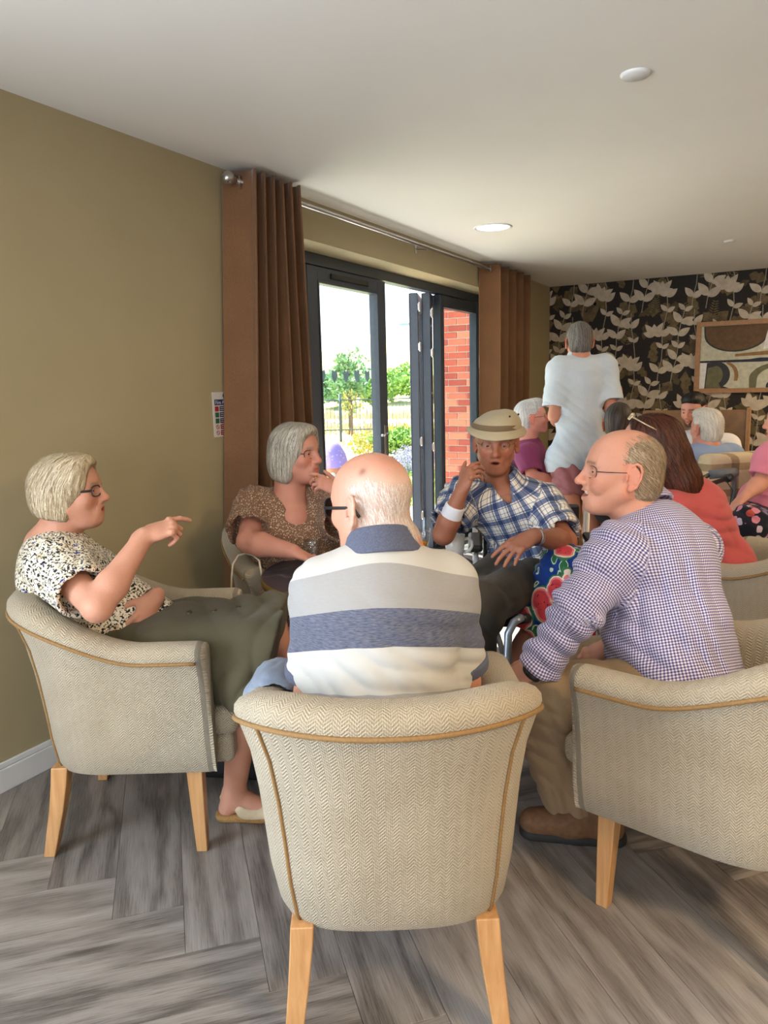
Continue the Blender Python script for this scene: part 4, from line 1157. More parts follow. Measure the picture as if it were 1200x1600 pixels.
def shoe(parent, heel, toe, mat, solemat, sc=1.0, name='shoe', high=.085, h=.005, ankle=None):
    hl, to = vec(heel), vec(toe); f = nrm((to-hl)*vec((1, 1, 0))); r = nrm(np.cross(f, (0, 0, 1))); L = np.linalg.norm(to-hl)
    z = vec((0, 0, 1)); b = hl*vec((1, 1, 0))+z*hl[2]
    P = lambda a, b_, c: b+f*a*L+r*b_+z*c
    S = Sculpt()
    S.cone(P(.16, 0, .045), P(.50, 0, .058), .040*sc, .045*sc, .03, flat=(r, 1.05))
    S.cone(P(.50, 0, .056), P(.84, 0, .044), .048*sc, .042*sc, .03, flat=(z, 1.08))
    S.cone(P(.18, 0, .05), P(.26, 0, high), .040*sc, .040*sc, .03)
    S.cone(P(.26, 0, high), P(.52, 0, .06), .034*sc, .036*sc, .03)
    if ankle is not None: S.cone(P(.22, 0, high), ankle, .040*sc, .044*sc, .02)
    S.cut(b+z*.018, (0, 0, -1))
    V, Q = mesh_sculpt(S, h)
    o = link(name, np_mesh(name, V, Q), parent, mat, True)
    lc = MB()
    for i in range(4):
        zz = .112-.010*i; lc.tube([P(.36+.06*i, -.024, zz-.010), P(.38+.06*i, 0, zz+.003), P(.36+.06*i, .024, zz-.010)], .0028, 5)
    lc.build('laces', solemat, o, True, ws=True)
    S = Sculpt(); S.cone(P(.13, 0, .012), P(.45, 0, .012), .042*sc, .040*sc, .02); S.cone(P(.45, 0, .012), P(.84, 0, .012), .042*sc, .043*sc, .02)
    S.cut(b+z*.028, (0, 0, 1)); S.cut(b+z*.001, (0, 0, -1))
    S.p[-1]['k'] = .002
    V, Q = mesh_sculpt(S, h)
    link('sole', np_mesh('sole', V, Q), o, solemat, True)
    return o

# ------------------------------------------------------------------ garment materials (cloth coordinates in metres: across, along)
def fabric(name, fn, rough=.85, bumpsc=900, sheen=.1):
    t = NT(name); f = t.attr('fab'); c = fn(t, f, t.sep(f)); x, y, z = t.sep(f)
    n = t.noise(t.coord(), bumpsc, 2); n2 = t.noise(t.coord(), 26, 3)
    return t.out(c, rough, t.bump(t.math('ADD', t.math('MULTIPLY', n, .25), n2), .004, .35), Sheen_Weight=sheen, Specular_IOR_Level=.2)
def f_polo(t, f, s):
    co = t.coord(); y = t.math('ADD', s[1], t.math('MULTIPLY', t.math('MULTIPLY', s[0], s[0]), .85))
    mel = t.noise(t.vmath('MULTIPLY', f, (60, 420, 1)), 1.0, 3, .6)
    W = lin(190, 187, 181); G = lin(150, 147, 144); N = lin(72, 76, 96)
    # distance below the neck: white yoke, grey, navy, white, grey
    d = t.math('MULTIPLY', y, -1.0)
    u = t.math('DIVIDE', t.math('ADD', d, .20), .80)
    st = lambda v: (v+.20)/.80
    c = t.ramp(u, [(0, W), (st(-.006), G), (st(.082), N), (st(.168), W), (st(.268), G), (st(.40), W)], 'CONSTANT')
    dk = t.ramp(u, [(0, (0, 0, 0)), (st(-.006), (.5,)*3), (st(.082), (1, 1, 1)), (st(.168), (0, 0, 0)), (st(.268), (.5,)*3)], 'CONSTANT')
    return t.mix(t.math('MULTIPLY', t.math('MULTIPLY', dk, t.math('SUBTRACT', mel, .35)), 1.5, clamp=True), c, t.vmath('ADD', t.vmath('SCALE', c, scale=.45), (.24, .24, .26)))
def f_gingham(t, f, s):
    P = 2*math.pi/.0078
    a = t.math('GREATER_THAN', t.math('SINE', t.math('MULTIPLY', s[0], P)), 0); b = t.math('GREATER_THAN', t.math('SINE', t.math('MULTIPLY', s[1], P)), 0)
    k = t.math('MULTIPLY', t.math('ADD', a, b), .5)
    return t.ramp(k, [(0, lin(226, 222, 228)), (.5, lin(150, 144, 180)), (1, lin(70, 62, 112))])
def f_plaid(t, f, s):
    P = .072; W = lin(222, 214, 200); N = lin(48, 62, 98); B = lin(92, 72, 62)
    def band(v):
        u = t.math('FRACT', t.math('DIVIDE', v, P))
        return t.ramp(u, [(0, (1, 1, 1)), (.30, (.0,)*3), (.36, (.75,)*3), (.42, (0,)*3), (.62, (.55,)*3), (.66, (0,)*3), (.90, (.75,)*3), (.95, (0,)*3)], 'CONSTANT')
    a, b = band(s[0]), band(t.math('ADD', s[1], 5.0)); k = t.math('MULTIPLY', t.math('ADD', a, b), .5)
    thin = t.math('GREATER_THAN', t.math('FRACT', t.math('DIVIDE', t.math('ADD', s[0], .0385), P)), .93)
    c = t.ramp(k, [(0, W), (.28, lin(150, 150, 160)), (.55, lin(84, 98, 130)), (1, N)])
    return t.mix(t.math('MULTIPLY', thin, .55), c, B)
def f_blouse(t, f, s):
    co = t.coord(); w = t.noise(co, 60, 2, .5, 'Color'); p = t.vmath('ADD', co, t.vmath('SCALE', w, scale=.012))
    v = t.noise(p, 150, 2, .55); v2 = t.voro(p, 120); blue = t.noise(co, 34, 2); yel = t.noise(t.vmath('ADD', co, (3, 1, 2)), 42, 2)
    c = t.ramp(t.math('ADD', v, t.math('MULTIPLY_ADD', v2, .22, -.08)), [(.43, lin(24, 24, 34)), (.485, lin(64, 60, 62)), (.51, lin(222, 212, 190)), (.80, lin(236, 228, 208))])
    c = t.mix(t.math('MULTIPLY', t.math('GREATER_THAN', yel, .62), .55), c, lin(190, 166, 92), 'MULTIPLY')
    return t.mix(t.math('MULTIPLY', t.math('GREATER_THAN', blue, .66), t.math('LESS_THAN', v, .52)), c, lin(40, 56, 140))
def f_speck(t, f, s):
    co = t.coord(); w = t.noise(co, 90, 2, .5, 'Color'); p = t.vmath('ADD', t.vmath('MULTIPLY', co, (1, 1, 1.0)), t.vmath('SCALE', w, scale=.007))
    v = t.voro(p, 118); v2 = t.voro(t.vmath('ADD', p, (.31, .17, .53)), 150)
    m = t.math('MAXIMUM', t.math('LESS_THAN', v, .27), t.math('LESS_THAN', v2, .22))
    return t.mix(m, lin(124, 92, 72), lin(218, 196, 168))
def f_melon(t, f, s):
    co = t.coord(); w = t.noise(co, 14, 2, .5, 'Color'); p = t.vmath('ADD', co, t.vmath('SCALE', w, scale=.03))
    v = t.voro(t.vmath('MULTIPLY', p, (1, 1, .75)), 10.5); seeds = t.voro(co, 75)
    base = lin(20, 54, 122)
    lv = t.voro(t.vmath('MULTIPLY', t.vmath('ADD', p, (.7, .3, .1)), (1.6, 1.6, .7)), 15.0)
    g = t.ramp(lv, [(0, lin(40, 98, 62)), (.30, lin(28, 70, 48)), (.315, lin(190, 206, 170)), (.36, lin(190, 206, 170)), (.375, base)], 'CONSTANT')
    m = t.ramp(v, [(0, lin(206, 66, 72)), (.30, lin(226, 122, 120)), (.36, lin(232, 210, 190)), (.40, lin(60, 110, 72)), (.45, (0, 0, 0))], 'CONSTANT')
    ms = t.mix(t.math('MULTIPLY', t.math('LESS_THAN', seeds, .18), t.math('LESS_THAN', v, .30)), m, lin(60, 16, 20))
    return t.mix(t.math('LESS_THAN', v, .45), g, ms)
def f_floral(t, f, s):
    co = t.coord(); w = t.noise(co, 30, 2, .5, 'Color'); p = t.vmath('ADD', co, t.vmath('SCALE', w, scale=.02)); v = t.voro(p, 22); c = t.voro(p, 22, out='Color')
    pet = t.ramp(t.sep(c)[0], [(0, lin(206, 130, 150)), (.35, lin(196, 178, 200)), (.6, lin(176, 76, 64)), (.8, lin(120, 110, 150))], 'CONSTANT')
    return t.mix(t.math('LESS_THAN', v, .42), lin(30, 30, 44), pet)
def f_plain(c, c2=None, fold=.12):
    def fn(t, f, s):
        n = t.noise(t.vmath('MULTIPLY', t.coord(), (1, 1, 1)), 300, 2); return t.ramp(n, [(.3, c2 or tuple(x*(1-fold) for x in c)), (.7, c)])
    return fn
G_POLO = fabric('striped_polo_jersey', f_polo); G_GING = fabric('gingham_cotton', f_gingham); G_PLAID = fabric('plaid_cotton', f_plaid)
G_BLOUSE = fabric('printed_blouse', f_blouse); G_SPECK = fabric('brown_leaf_print_dress', f_speck); G_MELON = fabric('watermelon_print', f_melon); G_FLORAL = fabric('floral_print', f_floral)
G_OLIVE = fabric('olive_cotton', f_plain(lin(84, 78, 58))); G_CHINO = fabric('beige_chino', f_plain(lin(152, 128, 98))); G_DKGREEN = fabric('dark_trouser', f_plain(lin(62, 56, 46)))
G_CORAL = fabric('coral_jersey', f_plain(lin(186, 84, 84))); G_PLUM = fabric('plum_tshirt', f_plain(lin(138, 60, 98))); G_PALE = fabric('pale_blue_shirt', f_plain(lin(206, 216, 226)))
G_ROSE = fabric('dusty_rose_shorts', f_plain(lin(166, 108, 112))); G_SKY = fabric('sky_blue_shirt', f_plain(lin(150, 172, 214))); G_WHITE = fabric('white_shirt', f_plain(lin(222, 222, 228)))
G_PINK = fabric('pink_top', f_plain(lin(220, 130, 150))); G_DENIM = fabric('light_blue_shorts', f_plain(lin(150, 166, 190))); G_NAVYRIB = fabric('slate_rib_collar', f_plain(lin(96, 100, 118), lin(78, 82, 100)))
G_KHAKI = fabric('khaki_hat_cotton', f_plain(lin(176, 160, 130))); G_BAND = fabric('brown_hat_band', f_plain(lin(116, 96, 70))); G_BLACK = fabric('black_cloth', f_plain((.012, .012, .014)))
M_LEATHER = plain('brown_suede', lin(112, 78, 50), .8, var=.2, scale=60); M_SOLE = plain('dark_sole', (.018, .017, .016), .7); M_SANDAL = plain('cream_sandal_leather', lin(206, 188, 156), .6, var=.08)
M_CORK = plain('cork_sole', lin(150, 112, 62), .8, var=.2, scale=150)
M_GOLD = plain('gold_ring', lin(212, 170, 92), .25, 1.0)
def sleeve(S, sh, el, r0, r1, f=1.0, grp=None, hollow=True, k=.03, ref=None, wr=None, f2=0.0, r2=.05):
    """a sleeve along the upper arm (f of its length) and, if wr is given, on down the forearm; cut square and hollow at the hem"""
    sh, el = vec(sh), vec(el); d = nrm(el-sh); end = sh+(el-sh)*f
    if wr is None:
        T = Sculpt(); T.cone(sh, end+d*.03, r0, r1, k)
        S.cone(sh, end+d*.012, r0, r1, k, grp=grp, ref=ref); S.p[-1]['early'] = 1
        return ('hem', end, d, r1)
    wr = vec(wr); S.cone(sh, el, r0, r1, k, grp=grp, ref=ref); S.p[-1]['early'] = 1; e2 = el+(wr-el)*f2
    S.cone(el, e2, r1, r2, k, grp=grp, v0=float(np.linalg.norm(el-sh)), ref=ref); S.p[-1]['early'] = 1
    return ('hem', e2, nrm(wr-el), r2)
def hem_cut(S, hem, wall=.012, deep=.012):
    _, e, d, r = hem
    # only trims close to the sleeve: a disc-shaped bite, then the hollow
    S.cone(e+d*.030, e+d*.075, r*1.5, r*1.5, .003, flat=None, op='sub') if False else None
    R = np.stack([nrm(np.cross(d, (.3, .5, .81))), d, np.cross(nrm(np.cross(d, (.3, .5, .81))), d)], 1)
    S.box(e+d*.045, (r*1.7, .045, r*1.7), .004, R, .003, 'sub')
    S.cone(e-d*deep, e+d*.05, r-wall, r-wall, .003, op='sub'); S.p[-1]['early'] = S.p[-2]['early'] = 1
def snap(o, p):
    me = o.data; t = BVHTree.FromPolygons([v.co for v in me.vertices], [list(f.vertices) for f in me.polygons])
    c, n, i, d = t.find_nearest(Vector(p)); return c, n

# ================================================================== woman in the left chair, pointing
def w1():
    p = empty('person', (-1.95, 1.62, 0), 0, 'woman with blond bob in speckled blouse and olive skirt, pointing, in the left chair', 'person', 'people in the lounge')
    H = Head((-2.054, 1.61, 1.113), (0.827, 0.572, 0.03), sc=.96, chub=.75, mouth='open', brow=lin(150, 122, 96), old=1, nose=.9, iris=(.12, .2, .26))
    nb = vec((-2.125, 1.565, 0.967)); pel = vec((-1.965, 1.60, .57)); fw = vec((0.865, 0.501, 0.0))
    shR = vec((-1.909, 1.43, 0.911)); shL = vec((-2.189, 1.694, 0.856)); elR = vec((-1.688, 1.375, 0.83)); wrR = vec((-1.682, 1.561, 0.997))
    elL = vec((-1.995, 1.763, 0.657)); wrL = vec((-1.777, 1.672, 0.765))
    hipR = pel+vec((0.066, -0.078, 0.0)); hipL = pel+vec((-0.031, 0.097, 0.0)); knR = vec((-1.434, 1.721, 0.635)); knL = vec((-1.527, 1.927, 0.644))
    anR = vec((-1.574, 1.76, 0.216)); anL = vec((-1.228, 1.943, 0.289)); anR[2] = .085; anL[2] = .10
    base = lin(196, 144, 120)
    S = Sculpt(); H.sculpt(S); S.chain([H.T(0, -.030, -.06), H.T(0, -.045, -.12), nb-vec((0, 0, .03))], [.058, .057, .066], k=.03)
    S.cone(nb-vec((0, 0, .05)), nb-vec((0, 0, .12)), .070, .07, .05)
    head = mesh_sculpt(S, .0022)
    S = Sculpt(); arm(S, shR, elR, wrR, 1.02); arm(S, shL, elL, wrL, 1.0)
    # pointing right hand: index out, the other fingers curled, seen from its back
    hd = nrm(vec((-1.628, 1.63, 1.02))-wrR)
    hand(S, wrR, hd, nrm(vec((0.232, -0.729, 0.9))), 1, curl=((.30, .40, .10), (1.05, 1.25, .5), (1.15, 1.25, .5), (1.2, 1.25, .5)), sc=1.0, thumb=(1.2, .9))
    hand(S, wrL, nrm(vec((-0.128, -0.699, -0.75))), nrm(vec((0.942, -0.05, 0.25))), -1, curl=(.30, .34, .38, .45), sc=.98)
    S.cone(shR, shL, .05, .05, .05); S.cone((shR+shL)/2, pel, .07, .075, .05)
    arms = mesh_sculpt(S, .0036)
    S = Sculpt(); leg(S, hipR, knR, anR, .98); leg(S, hipL, knL, anL, .95); S.cone(anR, anR+vec((0.092, 0.04, -0.05)), .034, .030, .02); S.cone(anR+vec((0.018, 0.01, -0.03)), anR+vec((0.171, 0.083, -0.06)), .036, .024, .02, flat=((0, 0, 1), 1.3)); S.cone(anR+vec((-0.022, -0.012, -0.045)), anR, .030, .036, .02)
    legs = mesh_sculpt(S, .006)
    body_mesh(p, H, [head, arms, legs], base); H.eyes(p, (.1, 1, 0))
    def bob(h, S):
        h.e(S, (0, -.018, .034), (.088, .112, .094), .01)
        for x in (-1, 1):
            h.e(S, (x*.062, -.040, -.030), (.032, .062, .078), .03); h.e(S, (x*.058, .012, .040), (.034, .052, .062), .03)
        h.e(S, (0, -.072, -.020), (.080, .062, .080), .04)
        h.e(S, (0, .040, .088), (.062, .052, .034), .03)
        h.e(S, (0, .100, -.040), (.068, .085, .110), .018, 'sub'); h.e(S, (0, .105, .045), (.050, .046, .036), .02, 'sub')
        S.cut(h.T(0, 0, -.098), h.D(0, -.25, -1)); h.e(S, (0, -.02, -.11), (.052, .055, .05), .01, 'sub')
    H.hair('hair', p, M_HAIR, bob, lin(164, 140, 104), lin(218, 202, 168), seed=2)
    H.strands(p.children[-1], p, 2600, .085, lambda q: (q[0]*1.5, -.55 if q[2] > .03 else -.12, -1-2*max(0, -q[2])), lin(132, 104, 70), lin(240, 226, 196), w=.0009, seed=2)
    H.glasses(p, plain('dark_spectacle_frame', lin(52, 50, 54), .35), M_LENS, 'acetate', .024, .018, y0=.100)
    # blouse
    S = Sculpt(); up, f, sd, ch, wa = torso(S, nb+vec((0, 0, -.02)), shL, shR, pel, hipL, hipR, fw, .92, .020, .75, bust=1.15)
    hR = sleeve(S, shR, elR, .078, .083, .66, 'sleeveR'); hL = sleeve(S, shL, elL, .076, .08, .66, 'sleeveL')
    S.cone(wa+f*.10-up*.02, wa+f*.20-up*.09, .10, .07, .06, grp='torso')
    S.cone(nb+up*.06-f*.005, nb-up*.05+f*.02, .066, .056, .012, op='sub'); S.cut(pel-up*.03, -up)
    hem_cut(S, hR); hem_cut(S, hL)
    fr = dict(torso=(nb, up, vec((.4, -.9, 0)), .16, 0))
    clothes('blouse', S, .0048, G_BLOUSE, p, fr, folds(.006, 20, 4, [(0.3, .3, 1), (1, .2, .5)]), calm=(nb, .12, .10))
    # skirt: a box of cloth over both thighs with a button placket
    S = Sculpt()
    S.chain([hipR-vec((0, 0, .01)), hipR*.5+knR*.5, knR+vec((0.088, 0.048, 0.0))], [.125, .108, .100], k=.05, grp='skirt'); S.chain([hipL, hipL*.5+knL*.5, knL+vec((0.088, 0.048, 0.0))], [.125, .108, .100], k=.05, grp='skirt')
    mk = (knR+knL)/2; mh = (hipR+hipL)/2
    S.chain([mh, mh*.5+mk*.5, mk+vec((0.088, 0.048, 0.0))], [.13, .11, .10], k=.06, grp='skirt')
    for q in (knR, knL): S.cone(q+vec((0.026, 0.015, -0.02)), q+vec((-0.009, -0.005, -0.15)), .09, .085, .05, grp='skirt')
    S.cone(knR+vec((-0.026, -0.015, -0.1)), knL+vec((-0.026, -0.015, -0.1)), .085, .085, .05, grp='skirt')
    e_ = mk+vec((0.057, 0.031, 0.0)); S.cut(e_, (0.875, 0.484, -0.22))
    d_ = nrm(mk-mh)
    S.chain([mh+d_*.18, e_+d_*.03-vec((0, 0, .05))], [.085, .078], k=.01, op='sub') if False else None
    
    S.cut(mk+vec((0, 0, -.17)), (0, 0, -1))
    sk = clothes('skirt', S, .0055, G_OLIVE, p, {}, folds(.008, 15, 8, [(1, .4, 0), (.3, 1, .6)]))
    for q in ((-1.648, 1.688, 0.719), (-1.595, 1.743, 0.729), (-1.543, 1.797, 0.74)):
        c, n_ = snap(sk, q); b_ = MB().lathe([(0, .004), (.007, .004), (.009, .002), (.009, -.003)], 16, M=Matrix.Translation(c) @ n_.to_track_quat('Z', 'Y').to_matrix().to_4x4())
        o = link('button', b_.mesh('button', [plain('dark_button', lin(58, 52, 44), .3)], True), sk); o.parent = sk
    # sandal on the near foot
    sn = MB(); b = anR*vec((1, 1, 0)); L_ = vec((0.899, 0.44, 0.0)); W_ = vec((-0.44, 0.899, 0.0))
    sole = Sculpt(); sole.cone(b+L_*-.03+vec((0, 0, .014)), b+L_*.08+vec((0, 0, .014)), .036, .036, .02); sole.cone(b+L_*.08+vec((0, 0, .014)), b+L_*.19+vec((0, 0, .014)), .036, .042, .02); sole.cut(b+vec((0, 0, .026)), (0, 0, 1)); sole.cut(b+vec((0, 0, .001)), (0, 0, -1))
    V_, Q_ = mesh_sculpt(sole, .005); so = link('sandal', np_mesh('sandal', V_, Q_), p, M_CORK, True)
    st = Sculpt(); st.cone(b+L_*.05+vec((0, 0, .03)), b+L_*.17+vec((0, 0, .03)), .045, .044, .02, flat=((0, 0, 1), 1.15)); st.chain([b+L_*-.035+vec((0, 0, .075)), b+L_*.03+vec((0, 0, .05))-W_*.04, b+L_*.07+vec((0, 0, .03))-W_*.04], [.012, .014, .016], k=.01, flat=(W_, 2.2))
    st.chain([b+L_*-.035+vec((0, 0, .075)), b+L_*.03+vec((0, 0, .05))+W_*.04, b+L_*.07+vec((0, 0, .03))+W_*.04], [.012, .014, .016], k=.01, flat=(W_, 2.2)); st.cut(b+L_*.155, L_); st.cut(b+vec((0, 0, .02)), (0, 0, -1))
    V_, Q_ = mesh_sculpt(st, .004); o = link('strap', np_mesh('strap', V_, Q_), so, M_SANDAL); o.parent = so
    br = MB(); ax = nrm(wrL-elL); u_ = nrm(np.cross(ax, (0, 0, 1))); v_ = np.cross(ax, u_)
    br.tube([tuple(wrL-ax*.012+.031*(math.cos(a)*u_+math.sin(a)*v_)) for a in [2*math.pi*i/24 for i in range(24)]], .0045, 8, closed=True); br.build('bracelet', plain('beaded_bracelet', lin(92, 86, 84), .3, .4, .4, 300), p, True, ws=True)
w1()

# ================================================================== bald man from behind
def bald():
    p = empty('person', (-.83, 1.50, 0), 0, 'bald man in striped grey, navy and white polo seen from behind, nearest the camera', 'person', 'people in the lounge')
    H = Head((-0.869, 1.507, 1.151), (-0.959, 0.247, -0.1), roll=.03, sc=1.0, chub=.5, mouth='closed', brow=lin(150, 130, 112), old=1,
             crop=(lin(216, 200, 186), lambda x, y, z: ramp3(-y+.10*np.abs(x), -.02, .05)*ramp3(-z, -.090, -.045)*ramp3(z, -.085, -.05)*.9), crop_a=.55,
             spots=((-.058, -.045, .080, .009, lin(120, 84, 72)), (-.056, -.040, .072, .007, lin(128, 92, 80)), (.01, -.05, .104, .006, lin(170, 104, 84)), (.022, -.045, .106, .004, lin(150, 90, 76))))
    nb = vec((-0.824, 1.476, 1.038)); pel = vec((-.79, 1.41, .56)); fw = vec((-0.484, 0.875, 0.0))
    shL = vec((-0.94, 1.406, 0.949)); shR = vec((-0.711, 1.567, 0.947)); elL = vec((-0.983, 1.403, 0.698)); elR = vec((-0.692, 1.632, 0.688))
    wrL = elL+vec((-0.009, 0.223, 0.02)); wrR = elR+vec((-0.184, 0.127, 0.02))
    hipL = pel+vec((-0.097, -0.031, 0.0)); hipR = pel+vec((0.078, 0.066, 0.0)); knL = vec((-1.12, 1.90, .52)); knR = vec((-.86, 1.99, .52)); anL = knL*vec((1, 1, 0))+vec((.0, -.05, .09)); anR = knR*vec((1, 1, 0))+vec((0, -.05, .09))
    base = lin(200, 146, 122)
    S = Sculpt(); H.sculpt(S); S.chain([H.T(0, -.032, -.05), H.T(0, -.05, -.11), nb-vec((0, 0, .02))], [.064, .066, .074], k=.03)
    S.ell(H.T(0, -.085, -.082), vec((.048, .016, .013)), H.M, .018); S.cone(H.T(-.04, -.098, -.068), H.T(.04, -.098, -.068), .0022, .0022, .006, op='sub')
    S.cone(nb-vec((0, 0, .05)), nb-vec((0, 0, .12)), .085, .09, .05)
    head = mesh_sculpt(S, .0021)
    S = Sculpt(); arm(S, shL, elL, wrL, 1.08); arm(S, shR, elR, wrR, 1.08); hand(S, wrL, (0.138, 0.99, -0.1), (0, 0, 1), -1); hand(S, wrR, (-0.912, 0.41, -0.1), (0, 0, 1), 1)
    S.cone(shL, shR, .05, .05, .05); S.cone((shL+shR)/2, pel, .07, .07, .05); leg(S, hipL, knL, anL); leg(S, hipR, knR, anR)
    body_mesh(p, H, [head, mesh_sculpt(S, .0055)], base); H.eyes(p)
    def fuzz(h, S):
        h.e(S, (0, -.016, .022), (.0762, .0990, .0800), .01); h.e(S, (0, -.03, -.03), (.070, .080, .06), .02); h.e(S, (0, .06, 0), (.12, .06, .2), .02, 'sub'); S.cut(h.T(0, 0, -.062), h.D(0, 0, -1)); S.cut(h.T(0, 0, .058), h.D(0, .6, 1))
    H.glasses(p, M_BLACK, M_DARKLENS, 'acetate', .028, .023, 'sunglasses', y0=.112, zc=-.006, x0=.036)
    bm_ = [o for o in p.children if o.name.startswith('body')][0]
    H.strands(bm_, p, 3600, .017, lambda q: (-.25*q[0]*6, -.2, -1), lin(196, 176, 160), lin(246, 240, 232), lambda q: (q[:, 1] < .012-.25*np.abs(q[:, 0])) & (q[:, 2] > -.085) & (q[:, 2] < .062-.35*np.abs(q[:, 1]+.06)) & (np.abs(q[:, 0]) < .0765), w=.00042, lift=.0006, seg=2, seed=1, name='cropped_hair', droop=.25)
    S = Sculpt(); up, f, sd, ch, wa = torso(S, nb+vec((0, 0, -.012)), shL, shR, pel, hipL, hipR, fw, 1.06, .022, .9, stoop=.0); S.cone(hipL, hipR, .135, .135, .06, grp='torso')
    S.ell(ch-f*.02, (.16, .10, .17), np.stack([sd, f, up], 1), .06, grp='torso')
    hL = sleeve(S, shL, elL, .072, .068, .84, 'sleeveL'); hR = sleeve(S, shR, elR, .072, .068, .84, 'sleeveR')
    S.cone(nb+up*.07, nb-up*.03, .066, .066, .01, op='sub'); hem_cut(S, hL); hem_cut(S, hR)
    zf = dict(torso=(nb, (0, 0, 1), vec((.484, -.875, 0)), .18, 0), sleeveL=(nb, (0, 0, 1), vec((.484, -.875, 0)), .18, 2), sleeveR=(nb, (0, 0, 1), vec((.484, -.875, 0)), .18, 3))
    clothes('polo_shirt', S, .0048, G_POLO, p, zf, folds(.0045, 19, 21, [(.6, .3, 1), (.2, .2, 1)]), calm=(nb, .12, .10))
    S = Sculpt(); ca = nrm(H.O-nb)*.3+vec((-0.136, 0.245, 0.75)); S.ring(nb+up*.022+f*.004, ca, .079, -.34, .028, .008, .004)
    S.cut(nb+f*.055, f)
    clothes('collar', S, .0035, G_NAVYRIB, p, {})
    for hm, nm in ((hL, 'L'), (hR, 'R')):
        S = Sculpt(); S.ring(hm[1]-hm[2]*.011, hm[2], hm[3]+.001, -.05, .011, .006, .003); clothes('cuff_band', S, .0035, G_NAVYRIB, p, {})
    S = Sculpt()
    for a, b in ((hipL, knL), (hipR, knR)): S.cone(a, a*.28+b*.72, .112, .094, .05)
    S.cone(hipL, hipR, .12, .12, .06)
    for a, b in ((hipL, knL), (hipR, knR)):
        d = nrm(b-a); R = np.stack([nrm(np.cross(d, (0, 0, 1))), d, np.cross(nrm(np.cross(d, (0, 0, 1))), d)], 1); e = a*.30+b*.70; S.box(e+d*.07, (.13, .07, .13), .004, R, .003, 'sub')
    clothes('shorts', S, .007, G_DENIM, p, {}, folds(.006, 30, 5))
    for an, k in ((anL, -1), (anR, 1)): shoe(p, an*vec((1, 1, 0))+vec((0.034, -0.061, 0.0)), an*vec((1, 1, 0))+vec(PV(.05*k, .19)), M_LEATHER, M_SOLE, h=.008)
bald()

